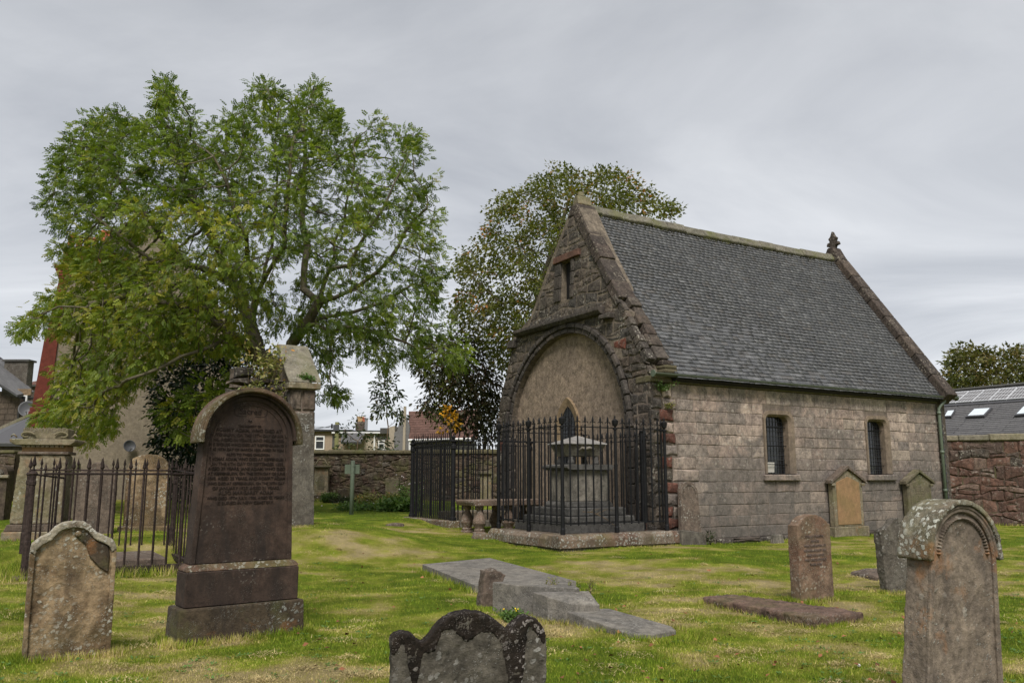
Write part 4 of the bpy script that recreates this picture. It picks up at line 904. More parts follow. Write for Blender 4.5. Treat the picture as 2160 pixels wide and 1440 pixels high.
# big hooded stone, right foreground
f = Fr((at(1950, 1440, 5.4)[0] - .028, 5.4, 0), 24); t = grave('headstone', f, 'large pale lichened headstone with deep rounded hood, right foreground'); t.rotation_euler[1] = R(1.8)
x0 = f.loc(1962, 1200)[0]; x1 = f.loc(2097, 1200)[0]; xb0 = f.loc(1950, 1400)[0]; xb1 = f.loc(2100, 1400)[0]
cx = (x0 + x1) / 2; rr = (x1 - x0) / 2; zsp = f.loc(2096, 1165)[1]; ztop = 1.485
print('right stone', x0, x1, xb0, xb1, zsp, ztop)
sy = (ztop - zsp) / (rr + .055)
E_ = lambda r, a0, a1, n: [(cx + r * math.cos(R(a0 + (a1 - a0) * i / n)), zsp + sy * r * math.sin(R(a0 + (a1 - a0) * i / n))) for i in range(n + 1)]
bm = bmesh.new(); prism(bm, [(xb0 - .05, -.1), (xb1 + .05, -.1), (x1, zsp)] + E_(rr, 0, 180, 20)[1:-1] + [(x0, zsp)], .02, .20); b_ = done(bm, 'slab', M['right_stone'], t); weather(b_, .011, .012, .14, .004)
border([(xb0 - .05, -.1), (x0 - .005, zsp)] + E_(rr + .004, 180, 0, 20)[1:-1] + [(x1 + .005, zsp), (xb1 + .05, -.1)], [(xb0 + .0, -.1), (x0 + .03, zsp)] + E_(rr - .035, 180, 0, 20)[1:-1] + [(x1 - .03, zsp), (xb1, -.1)], -.0, .03, 'margin', M['right_stone'], t, bevel=.008)
for k in range(34):
    a = R(4 + 172 * k / 33); r_ = rr - .070; bm = bmesh.new(); lathe(bm, [(.015, 0), (.011, .018), (.002, .028)], 4, rot=a); o = done(bm, 'dogtooth', M['right_stone'], t); o.location = (cx + r_ * math.cos(a), .022, zsp + sy * r_ * math.sin(a)); o.rotation_euler = (R(90), 0, 0)
hd = empty('hood'); hd.parent = t
bm = bmesh.new(); prism(bm, E_(rr + .045, 184, -4, 28) + E_(rr + .012, -4, 184, 28), -.022, .245); b_ = done(bm, 'hood_arch', M['right_hood'], hd); weather(b_, .010, .014, .09, .006)
prismo('hood_roll', E_(rr + .012, 182, -2, 28) + E_(rr - .010, -2, 182, 28), -.008, .02, M['right_stone'], hd, bevel=.006)

# monuments against the chapel's side wall
def wallstone(px0, px1, py_t, py_sh, py_b, label, panel, body, off=-.20, side_m=None, txt=None):
    O = C0 + DR * 0 + DL * off; O = np.array([O[0], O[1], 0]); f = Fr(O, math.degrees(AR)); x0 = f.lx(px0, 0, 1.2); x1 = f.lx(px1, 0, 1.2)
    base = O + f.X * x0; gzv = float(gz(base[0], base[1])); t = empty('wall_headstone', (base[0], base[1], gzv), AR, label=label, cat='gravestone', group='gravestones set against the chapel wall')
    W = x1 - x0; pz = lambda py: f.loc((px0 + px1) / 2, py)[1] - gzv
    zt, zs_, zb_ = pz(py_t), pz(py_sh), max(pz(py_b), .1); d = -off - .035
    boxo('plinth', (-.05, -.05, -.3), (W + .05, d, zb_), M[body], t, bevel=.015)
    prismo('body', [(.04, zb_ + .003), (W - .04, zb_ + .003), (W - .04, zs_ + .05), (W / 2, zt - .12), (.04, zs_ + .05)], .02, d, M[body], t, bevel=.01)
    prismo('panel', [(.16, zb_ + .05), (W - .16, zb_ + .05), (W - .16, zs_ - .06), (W / 2, zt - .28), (.16, zs_ - .06)], .005, .03, M[panel], t, bevel=.005)
    for a, b, n_ in (((-.06, zs_), (W / 2, zt), 'l'), ((W / 2, zt), (W + .06, zs_), 'r')):
        dx_, dz_ = b[0] - a[0], b[1] - a[1]; L = math.hypot(dx_, dz_); nx_, nz_ = -dz_ / L * .07, dx_ / L * .07
        e = .0025 if n_ == 'l' else -.0025
        prismo('raking_cornice', [(a[0] - (0 if n_ == 'l' else e), a[1]), (b[0] - (e if n_ == 'l' else 0), b[1]), (b[0] - (e if n_ == 'l' else 0) + (nx_ if n_ == 'r' else 0), b[1] - .085), (a[0] + (0 if n_ == 'l' else -e), a[1] - .085)], -.035, d, M[side_m or body], t, bevel=.008)
    for xx in (-.02, W - .10): boxo('console', (xx, -.03, zs_ - .14), (xx + .12, .02, zs_ - .075), M[body], t, bevel=.01)
    if txt:
        ins = empty('inscription'); ins.parent = t; text('text_line', txt, M['inscription_tan'], ins, W / 2, zs_ - .16, .003, .045, .06, ext=.002, fit=.5)
    return t
wallstone(1757, 1823, 981, 1012, 1110, 'gabled headstone with orange sandstone panel against chapel wall', 'orange_stone', 'pale_monument', side_m='mauve_stone')
wallstone(1914, 1968, 989, 1014, 1118, 'greenish gabled headstone near downpipe against chapel wall', 'green_stone', 'green_stone', txt=['ERECTED', 'IN MEMORY OF', 'ROBERT MORRIS', 'WHO DIED AT LARGS', '4TH JUNE 1861', 'AND OF HIS WIFE', 'JANE CRAWFORD'])
# leaning stone at the chapel corner
O = C0 + DR * .42 - DL * .42; O[2] = float(gz(O[0], O[1])); t = empty('leaning_headstone', tuple(O), AR, label='round-topped brown headstone leaning on chapel corner beside the cage', cat='gravestone', group='gravestones set against the chapel wall')
t.rotation_euler = (R(-9), R(7), AR)
bm = bmesh.new(); prism(bm, [(0, .3), (.56, .3), (.52, 1.05)] + arc(.27, 1.12, .25, 0, 180, 12) + [(.02, 1.05)], 0, .12); done(bm, 'slab', M['mauve_stone'], t, bevel=.015, seg=2)
prismo('moulding', ringpoly(.27, 1.12, .16, .19, 0, 180, 12), -.012, .0, M['mauve_stone'], t); boxo('plinth', (-.06, -.06, -.15), (.64, .2, .30), M['grey_stone'], t, bevel=.02)
c = C0 + DR * 3.15 - DL * .40; c[2] = float(gz(c[0], c[1])); bm = bmesh.new(); prism(bm, [(0, -.1), (.40, -.1), (.33, .19), (.05, .20)], 0, .12); o = done(bm, 'boundary_stub', M['monument'], None, tuple(c), AR, bevel=.02, seg=2); tag(o, 'tiny pale stone stub at the foot of the chapel wall', 'stone stub')

# ------------------------------------------------------------------ caged monument in front of the gable
def lc(r, s): q = C0 + DR * r + DL * s; return float(q[0]), float(q[1])
RN, SN, SF_, REd = -2.5, -.25, 2.25, .15
FZ = .52
KB = empty('cage_kerb', (*lc(RN, SN), 0), AR, label='lichened chamfered stone kerb under the taller iron cage', cat='kerb')
x = -.18; k = 0
while x < 2.75:                                        # front run along x
    w = [1.05, .85, .98][k] if k < 3 else 1; w = min(w, 2.85 - x)
    prismo('kerb_stone', [(-.17, .26), (-.17, .43), (-.10, FZ - .01), (.28, FZ - .01), (.28, .26)], x + .004 if k else x, x + w - .004, M['kerb'], KB, bevel=.012, f=lambda y, xx, z: (xx, y, z)); x += w; k += 1
    if 2.85 - x < .05: break
y = .29; 
while y < 2.55:
    w = min(random.uniform(.30, .42), 2.68 - y); prismo('kerb_stone', [(-.17, .26), (-.17, .43), (-.10, FZ - .01), (.28, FZ - .01), (.28, .26)], y + .004, y + w - .004, M['kerb'], KB, bevel=.012, f=lambda xx, yy, z: (xx, yy, z)); y += w
    if 2.68 - y < .05: break
boxo('footing_course', (-.12, -.12, -.2), (2.78, .3, .258), M['grey_stone'], KB, bevel=.01); boxo('footing_course', (-.12, .305, -.2), (.3, 2.62, .258), M['grey_stone'], KB, bevel=.01)
boxo('platform', (.285, .285, -.2), (2.4, 2.6, FZ - .03), M['monument_dark'], KB)

def spear_mesh(h=.20, r=.028, name='finial', n=6):
    bm = bmesh.new(); lathe(bm, [(.010, 0), (.020, .008), (.020, .022), (.010, .03), (.011, .06), (r, .085), (r * .9, .10), (.008, h), (.002, h + .03)], n)
    bmesh.ops.recalc_face_normals(bm, faces=bm.faces); me = bpy.data.meshes.new(name); bm.to_mesh(me); bm.free(); return me
def fleur_mesh():
    bm = bmesh.new(); lathe(bm, [(.010, 0), (.018, .012), (.018, .03), (.009, .04), (.010, .075), (.017, .09), (.012, .11), (.022, .13), (.010, .185), (.002, .21)], 6)
    for sg in (-1, 1): tube(bm, [(0, 0, .085), (sg * .022, 0, .10), (sg * .042, 0, .092), (sg * .050, 0, .070)], [.009, .010, .009, .004], 5)
    bmesh.ops.recalc_face_normals(bm, faces=bm.faces); me = bpy.data.meshes.new('finial'); bm.to_mesh(me); bm.free(); me.materials.append(M['iron']); return me
def cyl_mesh(r, z0, z1, mat, n=6, name='bar', prof=None):
    bm = bmesh.new(); lathe(bm, prof or [(r, z0), (r, z1)], n); bmesh.ops.recalc_face_normals(bm, faces=bm.faces); me = bpy.data.meshes.new(name); bm.to_mesh(me); bm.free(); me.materials.append(mat); return me
FL = fleur_mesh()
for v_ in FL.vertices: v_.co.x *= 1.25; v_.co.y *= 1.25; v_.co.z *= 1.05
CG = empty('iron_cage', (*lc(RN, SN), FZ), AR, label='tall black iron railing cage with urn finials around the tomb', cat='railing')
HR = 2.10
BARM = cyl_mesh(.019, .16, HR, M['iron']); PROF = [(.048, 0), (.048, .10), (.040, .12), (.040, .70), (.044, .70), (.044, .73), (.036, .73), (.036, 1.32), (.040, 1.32), (.040, 1.36), (.031, 1.36), (.031, HR - .04), (.05, HR - .03), (.05, HR)]
POST = cyl_mesh(0, 0, 0, M['iron'], 10, 'post', PROF)
URN = cyl_mesh(0, 0, 0, M['iron'], 10, 'urn', [(.02, 0), (.02, .03), (.05, .045), (.062, .10), (.068, .15), (.050, .165), (.02, .185), (.012, .21), (.02, .225), (.004, .26)])
def rail_run(par, a, b, nb, ends, z_hi, z_lo, bar, fin, post, urn, rr_=.016, skip=()):
    a = Vector((*a, 0)); b = Vector((*b, 0)); d = b - a; ang = math.atan2(d.y, d.x)
    for z in z_hi + z_lo:
        bm = bmesh.new(); v_ = box(bm, (0, -rr_ * .9, z - rr_ * .6), (d.length, rr_ * .9, z + rr_ * .6)); o = done(bm, 'rail', M['iron'], par); o.location = a; o.rotation_euler[2] = ang
    for i in range(1, nb + 1):
        if i in skip or any(abs(i / (nb + 1) - e_) < .01 for e_ in ends): continue
        p = a + d * (i / (nb + 1)); o = link('bar', bar, None, par, p); o.rotation_euler[2] = ang
        q = link('finial', fin, None, o, (0, 0, z_hi[0] + .008))
    for e in ends:
        p = a + d * e; o = link('post', post, None, par, p)
        if urn: link('urn', urn, None, o, (0, 0, z_hi[0]))
rail_run(CG, (0, 0), (REd - RN, 0), 13, (0, .5, 1), [HR], [.19, HR - .22] if False else [.19], BARM, FL, POST, URN)
rail_run(CG, (0, 0), (0, SF_ - SN), 11, (.5, 1), [HR], [.19], BARM, FL, POST, URN)
rail_run(CG, (0, SF_ - SN), (-RN - .05, SF_ - SN), 12, (.96,), [HR], [.19, HR - .2], BARM, FL, POST, None)
rail_run(CG, (2.36, .12), (2.36, SF_ - SN), 13, (.12,), [HR - .22], [.19], cyl_mesh(.017, .16, HR - .2, M['iron']), FL, POST, None)
rail_run(CG, (REd - RN, 0), (REd - RN, .22), 1, (), [HR], [.19], BARM, FL, POST, None)

# tomb inside
O = lc(-1.18, 1.08); TB = empty('tomb_monument', (*O, FZ - .03), AR, label='stepped grey tomb with tapering sarcophagus and pyramid lid inside cage', cat='tomb')
for i, (hx, hy, z0, z1, mt) in enumerate(((1.02, .98, 0, .20, 'monument_dark'), (.88, .84, .203, .33, 'monument_dark'), (.74, .72, .333, .50, 'monument_dark'))):
    boxo('step', (-hx, -hy, z0), (hx, hy, z1), M[mt], TB, bevel=.025, seg=2)
prismo('base_moulding', [(-.60, .503), (.60, .503), (.60, .56), (.54, .62), (-.54, .62), (-.60, .56)], -.44, .44, M['monument_dark'], TB, bevel=.012)
boxo('pedestal', (-.50, -.38, .623), (.50, .38, 1.28), M['monument'], TB, bevel=.01)
for xx in (-.5, .42): boxo('pilaster', (xx, -.392, .64), (xx + .08, -.381, 1.27), M['monument'], TB)
prismo('cornice', [(-.56, 1.283), (.56, 1.283), (.62, 1.33), (.62, 1.375), (.55, 1.40), (-.55, 1.40), (-.62, 1.375), (-.62, 1.33)], -.48, .48, M['monument_dark'], TB, bevel=.006)
for xx in (-.38, .28):
    for yy in (-.26, .16):
        bm = bmesh.new(); lathe(bm, [(.07, 0), (.075, .05), (.05, .12), (.05, .17)], 8, (xx + .05, yy + .05, 1.402)); done(bm, 'foot', M['monument_dark'], TB, smooth=True)
bm = bmesh.new()
lo = [bm.verts.new(q) for q in ((-.38, -.25, 1.575), (.38, -.25, 1.575), (.38, .25, 1.575), (-.38, .25, 1.575))]; up = [bm.verts.new(q) for q in ((-.50, -.36, 1.82), (.50, -.36, 1.82), (.50, .36, 1.82), (-.50, .36, 1.82))]
bm.faces.new(lo[::-1]); bm.faces.new(up)
for i in range(4): bm.faces.new((lo[i], lo[(i + 1) % 4], up[(i + 1) % 4], up[i]))
done(bm, 'sarcophagus', M['monument'], TB, bevel=.012)
bm = bmesh.new(); tube(bm, [(-.20, -.335, 1.70), (-.14, -.345, 1.76), (-.04, -.345, 1.73), (.04, -.345, 1.76), (.16, -.345, 1.74), (.22, -.335, 1.69)], [.02, .03, .035, .04, .03, .015], 6); done(bm, 'carved_swag', M['monument'], TB, smooth=True)
bm = bmesh.new(); lo = [bm.verts.new(q) for q in ((-.54, -.40, 1.823), (.54, -.40, 1.823), (.54, .40, 1.823), (-.54, .40, 1.823))]; up = [bm.verts.new((x_.co.x, x_.co.y, 1.85)) for x_ in lo]
a_ = bm.verts.new((-.02, 0, 2.03)); b_ = bm.verts.new((.02, 0, 2.03))
bm.faces.new(lo[::-1])
for i in range(4): bm.faces.new((lo[i], lo[(i + 1) % 4], up[(i + 1) % 4], up[i]))
bm.faces.new((up[0], up[1], b_, a_)); bm.faces.new((up[1], up[2], b_)); bm.faces.new((up[2], up[3], a_, b_)); bm.faces.new((up[3], up[0], a_)); done(bm, 'lid', M['lid'], TB, bevel=.008)
# dead branch lying on the steps
bm = bmesh.new(); p0 = Vector((lc(-1.9, -.08)[0], lc(-1.9, -.08)[1], FZ + .42))
ax = Vector(DR); tube(bm, [p0, p0 + ax * .25 + Vector((0, -.02, -.02)), p0 + ax * .55 + Vector((0, -.05, -.14)), p0 + ax * .9 + Vector((0, -.1, -.36))], [.008, .010, .009, .006], 5)
tube(bm, [p0 + ax * .35 + Vector((0, 0, -.05)), p0 + ax * .6 + Vector((0, .02, .03)), p0 + ax * .75 + Vector((0, .02, 0))], [.007, .006, .004], 5); tube(bm, [p0 + ax * .2, p0 + ax * .45 + Vector((0, 0, .06))], [.006, .003], 5)
o = done(bm, 'dead_branch', M['bark_pale'], None); tag(o, 'bare dead branch lying across the dark tomb steps', 'branch')

# ------------------------------------------------------------------ second, denser iron enclosure left of the gable
R2, S2 = -2.30, 4.87; F2 = .57
K2 = empty('enclosure_kerb', (*lc(R2, S2), 0), AR, label='low worn sandstone kerb under the dense dark railing', cat='kerb')
y = -.12
while y < 2.6:
    w = min(random.uniform(.30, .40), 2.75 - y); boxo('kerb_stone', (-.16, y + .004, .30), (.14, y + w - .004, F2 - .015 + random.uniform(-.006, .006)), M['kerb'], K2, bevel=.02); y += w
    if 2.75 - y < .05: break
x = .145
while x < 2.2:
    w = min(random.uniform(.5, .9), 2.3 - x); boxo('kerb_stone', (x + .004, -.14, .2), (x + w - .004, .14, F2 - .02), M['grey_stone'], K2, bevel=.02); x += w
    if 2.3 - x < .1: break
boxo('footing_course', (-.42, -.5, -.1), (-.165, 2.9, F2 - .24), M['kerb'], K2, bevel=.02); boxo('footing_course', (-.155, -.5, -.1), (2.3, -.145, F2 - .27), M['kerb'], K2, bevel=.02)
H2 = 1.86
G2 = empty('iron_enclosure', (*lc(R2, S2), F2), AR, label='dense black railing enclosure with hooked spikes left of gable', cat='railing')
B2 = cyl_mesh(.019, .0, H2 + .05, M['iron']); bm = bmesh.new(); lathe(bm, [(.012, 0), (.026, .02), (.014, .06), (.016, .10)], 6); tube(bm, [(0, 0, .08), (.02, 0, .13), (.012, 0, .18), (-.006, 0, .25)], [.014, .014, .010, .003], 5)
bmesh.ops.recalc_face_normals(bm, faces=bm.faces); HK = bpy.data.meshes.new('finial'); bm.to_mesh(HK); bm.free(); HK.materials.append(M['iron'])
P2 = cyl_mesh(0, 0, 0, M['iron'], 10, 'post', [(.09, 0), (.09, .06), (.062, .08), (.062, .3), (.055, .32), (.055, H2 - .12), (.075, H2 - .10), (.075, H2 - .02), (.06, H2), (.06, H2 + .06), (.10, H2 + .08), (.10, H2 + .11), (.03, H2 + .13), (.055, H2 + .19), (.01, H2 + .24)])
rail_run(G2, (0, 0), (0, 2.48), 21, (0, 1), [H2 + .10, H2], [.14] if False else [], B2, HK, P2, None)
for z in (H2,): pass
rail_run(G2, (0, 0), (2.25, 0), 15, (1,), [H2 + .10, H2], [], B2, HK, P2, None)
rail_run(G2, (0, 2.48), (2.25, 2.48), 15, (), [H2 + .10, H2], [], B2, HK, P2, None)
o = boxo('inner_tomb_slab', (.5, .9, -.1), (2.2, 1.9, .16), M['kerb'], None, bevel=.02); o.location = G2.location; o.rotation_euler = G2.rotation_euler; tag(o, 'low stone tomb slab inside the dense railing', 'tomb')

# table tomb on baluster legs between the railings
c = lc(-1.62, 3.62); cz = float(gz(*c)); TT = empty('table_tomb', (*c, cz - .02), AR, label='table tomb with lichened top on bulbous baluster legs', cat='tomb')
prismo('table_top', [(-.98, .66), (.98, .66), (1.02, .74), (1.02, .79), (-1.02, .79), (-1.02, .74)], -.46, .46, M['table'], TT, bevel=.015, seg=2)
for xx in (-.78, .0, .78):
    for yy in (-.30, .30):
        bm = bmesh.new(); lathe(bm, [(.155, -.1), (.155, .06), (.12, .08), (.13, .12), (.10, .14), (.115, .18), (.155, .26), (.15, .33), (.10, .45), (.065, .54), (.075, .58), (.10, .60), (.10, .655)], 12); o = done(bm, 'baluster_leg', M['table'], TT, smooth=False); o.location = (xx, yy, 0)
c = P(1020, 18.6); bm = bmesh.new(); prism(bm, [(-.28, -.05), (.2, -.05), (.24, .06), (.05, .13), (-.22, .09)], -.12, .14); o = done(bm, 'loose_stone', M['kerb'], None, tuple(c), R(20), bevel=.03, seg=2); tag(o, 'loose pinkish stone lying between the two kerbs', 'stone')
c = P(833, 21.0); bm = bmesh.new(); prism(bm, [(-.25, -.05), (.25, -.05), (.2, .05), (0, .07), (-.2, .04)], -.12, .14); o = done(bm, 'sunken_stone', M['mauve_stone'], None, tuple(c), 0, bevel=.03, seg=2); tag(o, 'flat stone sunk in the lawn left of dense railing', 'stone')

# ------------------------------------------------------------------ railed grave on the left
f = Fr(P(50, 11.6), 31); GZ0 = f.O[2]
RG = empty('grave_railing', tuple(f.O), f.a, label='rusty spear-topped grave railing behind the tan headstone', cat='railing')
SP = spear_mesh(.20, .030, n=4); SP.materials.append(M['rust_iron']); SP2 = spear_mesh(.15, .022, n=4); SP2.materials.append(M['rust_iron'])
LX = f.lx(397, 0, .2); zr = 1.66 - GZ0; zs_ = .36 - GZ0 + .0
print('railing', LX, zr, GZ0)
BR = cyl_mesh(.0165, zs_ - .02, zr, M['rust_iron'], 4); BR2 = cyl_mesh(.0135, .1, zr - .02, M['rust_iron'], 4)
PR = cyl_mesh(0, 0, 0, M['rust_iron'], 8, 'post', [(.05, -.05), (.05, .5), (.042, .52), (.036, zr - .16), (.045, zr - .15), (.045, zr - .10), (.036, zr - .09), (.040, zr - .02), (.055, zr), (.04, zr + .03), (.022, zr + .04)])
DP = 2.15
for (x, y) in ((0, 0), (LX + .1, 0), (.0, DP), (LX + .1, DP)):
    o = link('post', PR, None, RG, (x, y, 0)); link('finial', SP, None, o, (0, 0, zr + .04))
xs_ = [f.lx(p, 0, 1.3) for p in (123, 153, 185, 214, 245, 274, 303, 332, 361, 389)]
for x in xs_: o = link('bar', BR, None, RG, (x, 0, 0)); link('finial', SP, None, o, (0, 0, zr + .005))
for i in range(12): o = link('bar', BR2, None, RG, (LX * (i + .6) / 12 + .05, DP, .1)); link('finial', SP2, None, o, (0, 0, zr - .015))
for i in range(8): o = link('bar', BR2, None, RG, (LX + .1, DP * (i + 1) / 9, 0)); link('finial', SP2, None, o, (0, 0, zr - .015))
for i in (1, 2): o = link('bar', BR2, None, RG, (-.0 + .16 * i, DP * .25 * i + .0, 0)); link('finial', SP2, None, o, (0, 0, zr - .015))
def bar_between(name, a, b, r, mat, par, n=6): return tubeo(name, [a, b], r, mat, par, n)
bar_between('rail', (f.lx(92, 0, 1.3), 0, zr), (LX + .12, 0, zr), .018, M['rust_iron'], RG)
bar_between('rail', (0, DP, zr + .07), (LX + .1, DP, zr + .07), .016, M['rust_iron'], RG); bar_between('rail', (LX + .1, 0, zr), (LX + .1, DP, zr + .07), .016, M['rust_iron'], RG)
bar_between('broken_rail', (0.03, 0, zr - .01), (.40, .42, zr - .06), .015, M['rust_iron'], RG)
boxo('sill_rail', (.5, -.03, zs_ - .11), (LX + .16, .03, zs_), M['rust_iron'], RG, bevel=.006); boxo('sill_rail', (LX + .05, .04, zs_ - .09), (LX + .13, DP, zs_), M['rust_iron'], RG)
boxo('foot_stone', (-.14, -.12, -.15), (.10, .12, .05), M['mauve_stone'], RG, bevel=.02)
o = boxo('ledger_slab', (.1, .25, -.15), (LX - .25, 1.75, .33 - GZ0 + .10), M['mauve_stone'], None, bevel=.02); o.location = tuple(f.O); o.rotation_euler[2] = f.a; tag(o, 'raised grey-pink grave slab inside the rusty spear railing', 'stone slab')

# ------------------------------------------------------------------ inscribed pillar monument, far left
f = Fr(P(3, 15.3), 14); t = grave('pillar_monument', f, 'tall pale tapered monument with scrolled cornice and carved surname', 'monument')
W = f.lx(135, 0, .3); pz = lambda py: f.loc(60, py)[1]
z_pl, z_m, z_sh, z_band, z_fr, z_co, z_top = pz(1121), pz(1106), pz(958), pz(954), pz(938), pz(925), pz(902)
boxo('plinth', (-.02, -.02, -.2), (W + .02, .75, z_pl), M['pale_monument'], t, bevel=.02)
prismo('base_moulding', [(.0, z_pl + .003), (W, z_pl + .003), (W - .05, z_m), (.05, z_m)], .02, .7, M['mauve_stone'], t, bevel=.01)
bm = bmesh.new(); v_ = box(bm, (.07, .08, z_m + .003), (W - .07, .64, z_sh))
for q_ in v_[4:]: q_.co.x += .06 if q_.co.x < .5 else -.03; q_.co.y += .04 if q_.co.y < .3 else -.02
b_ = done(bm, 'shaft', M['pale_monument'], t, bevel=.01); weather(b_, .02, .03, .18, .012)
boxo('band', (.10, .08, z_sh + .003), (W - .05, .66, z_band + .02), M['mauve_stone'], t, bevel=.008)
boxo('frieze', (.15, .13, z_band + .023), (W - .10, .62, z_fr - .003), M['orange_stone'], t, bevel=.008)
prismo('cornice', [(.06, z_fr), (W - .02, z_fr), (W + .06, z_fr + .06), (W + .06, z_co), (-.04, z_co), (-.04, z_fr + .06)], .02, .74, M['pale_monument'], t, bevel=.012)
for i in range(9): boxo('dentil', (.16 + i * (W - .36) / 8, .06, z_fr - .035), (.22 + i * (W - .36) / 8, .12, z_fr - .003), M['pale_monument'], t)
boxo('name_block', (.14, .14, z_co + .003), (W - .1, .6, z_top), M['pale_monument'], t, bevel=.01)
for cx_, sg in ((.22, 1), (W - .18, -1)):
    bm = bmesh.new()
    tube(bm, [(cx_ + sg * (.13 * math.cos(a) * (1 - a / 9)), .10, z_co + .07 + .07 * math.sin(a) * (1 - a / 9)) for a in np.linspace(0, 5.2, 16)], .018, 6)
    tube(bm, [(cx_ - sg * .16, .10, z_co + .03), (cx_ - sg * .22, .10, z_co + .09), (cx_ - sg * .26, .10, z_co + .04)], .016, 6); done(bm, 'scroll', M['pale_monument'], t, smooth=True)
ins = empty('inscription'); ins.parent = t; text('text_line', ['CRAWFORD'], M['inscription_tan'], ins, W / 2 + .02, z_co + .13, .138, .13, 0, ext=.004)

# more stones behind the railing
def simple(px0, px1, py_t, Y, ang, top, mat, label, th=.14, name='headstone', lean_=0, base=False, cat='gravestone', vox=.022):
    f = Fr(P(px0, Y), ang); t = grave(name, f, label, cat); W = f.lx(px1, 0, .4); H = f.loc((px0 + px1) / 2, py_t)[1]
    bm = bmesh.new(); prism(bm, [(x * W, z * H) for x, z in top], 0, th); b_ = done(bm, 'slab', M[mat], t)
    if vox: weather(b_, vox, .02, .15, .01)
    if base: boxo('plinth', (-.08, -.08, -.1), (W + .08, th + .08, .09), M[mat], t, bevel=.02)
    t.rotation_euler[0] = R(lean_); return t, W, H
RT = [(0, -.05), (1, -.05), (1, .80), (.97, .87), (.88, .94), (.72, .985), (.5, 1), (.28, .985), (.12, .94), (.03, .87), (0, .80)]
simple(258, 350, 957, 16.2, 12, RT, 'tan_stone', 'broad round-topped headstone with lichened rim behind the railing', base=True)
simple(150, 240, 974, 15.6, 14, [(0, -.05), (1, -.05), (1, .82), (.93, .86), (.78, .90), (.70, .96), (.55, 1), (.45, 1), (.32, .96), (.25, .90), (.1, .87), (0, .83)], 'mauve_stone', 'dark mauve headstone with small curled crest beside round-topped one')
simple(121, 166, 967, 19.5, 10, [(0, .1), (1, .1), (1, .80), (.86, .80), (.84, .93), (.6, .92), (.5, 1), (.3, .97), (.28, .9), (0, .94)], 'green_stone', 'ragged greenish broken monument between pillar and mauve headstone')
simple(134, 147, 1056, 20.5, 10, RT, 'grey_stone', 'tiny grey marker stone seen past the pillar monument', th=.08)
simple(340, 352, 1010, 18, 10, RT, 'mauve_stone', 'narrow dark stone edge behind the round-topped headstone', th=.1)
f = Fr(P(-30, 21), 8); t = grave('wall_monument', f, 'dark arched wall monument with shell niche at far left edge', 'monument'); W = f.lx(15, 0, 1); H = f.loc(0, 972)[1]
prismo('body', [(0, .0), (W, .0), (W, H - .25)] + arc(W / 2, H - .3, W / 2 - .0, 5, 175, 10) + [(0, H - .25)], .0, .4, M['wallgap'], t, bevel=.02)
for a in range(20, 170, 20): tubeo('shell_rib', [(W / 2, -.01, H - .32), (W / 2 + (W / 2 - .08) * math.cos(R(a)), -.02, H - .32 + (W / 2 - .08) * math.sin(R(a)))], [.015, .035], M['grey_stone'], t)
boxo('shelf', (-.05, -.08, H - .42), (W + .05, 0, H - .34), M['pale_monument'], t, bevel=.01)

# ------------------------------------------------------------------ ruined wall end with sloping cope
f = Fr(P(601, 17.0), 31); PW = f.lx(663, 0, 1.5); GZP = f.O[2]
t = grave('ruined_pier', f, 'ruined rubble pier with pale sloping coping slab behind brown headstone', 'wall')
zf = f.loc(632, 806)[1]; zbk = zf + .82; DPp = .95
print('pier', PW, zf)
prismo('core', [(-.02, -.3), (DPp, -.3), (DPp, zbk - .14), (-.02, zf - .14)], .03, PW - .03, M['mortar'], t, f=lambda y, x, z: (x, y + .05, z))
rs = np.random.RandomState(4); z = 0
while z < zf - .16:
    h = min(rs.uniform(.24, .42), zf - .15 - z); 
    if zf - .15 - (z + h) < .12: h = zf - .15 - z
    wsp = [0, PW] if rs.rand() < .45 else [0, PW * rs.uniform(.35, .65), PW]
    for a, b in zip(wsp, wsp[1:]):
        o = done(stone_solid([(a + .012, z + .012), ((a + b) / 2, z + .008), (b - .012, z + .012), (b - .01, z + h / 2), (b - .012, z + h - .012), ((a + b) / 2, z + h - .008), (a + .012, z + h - .012), (a + .01, z + h / 2)], 0, .045, .03, lambda x, d, zz_: (x, .03 - d, zz_), .012), 'rubble_stone', M['mauve_stone'] if rs.rand() < .6 else M['rubble'], t)
    for side, yy0 in ((0, 0), (0, .48)):
        pass
    y_ = .05
    while y_ < DPp - .05:
        w = min(rs.uniform(.3, .5), DPp - y_)
        for xs2, sg in ((PW, 1), (0, -1)):
            done(stone_solid([(y_ + .012, z + .012), (y_ + w - .012, z + .012), (y_ + w - .01, z + h / 2), (y_ + w - .012, z + h - .012), (y_ + .012, z + h - .012), (y_ + .01, z + h / 2)], 0, .03, .03, lambda yy, d, zz_: (xs2 + sg * (d - .02), yy, zz_), .01), 'rubble_stone', M['rubble'], t)
        y_ += w
    z += h
cp = empty('coping'); cp.parent = t
prismo('cope_slab', [(-.09, zf - .01), (-.06, zf + .06), (DPp, zbk + .10), (DPp, zbk - .05)], -.08, PW + .07, M['cope'], cp, bevel=.02, seg=2, f=lambda y, x, z: (x, y, z))
boxo('cope_band', (-.07, -.10, zf - .135), (PW + .06, .25, zf - .012), M['pale_monument'], cp, bevel=.012)
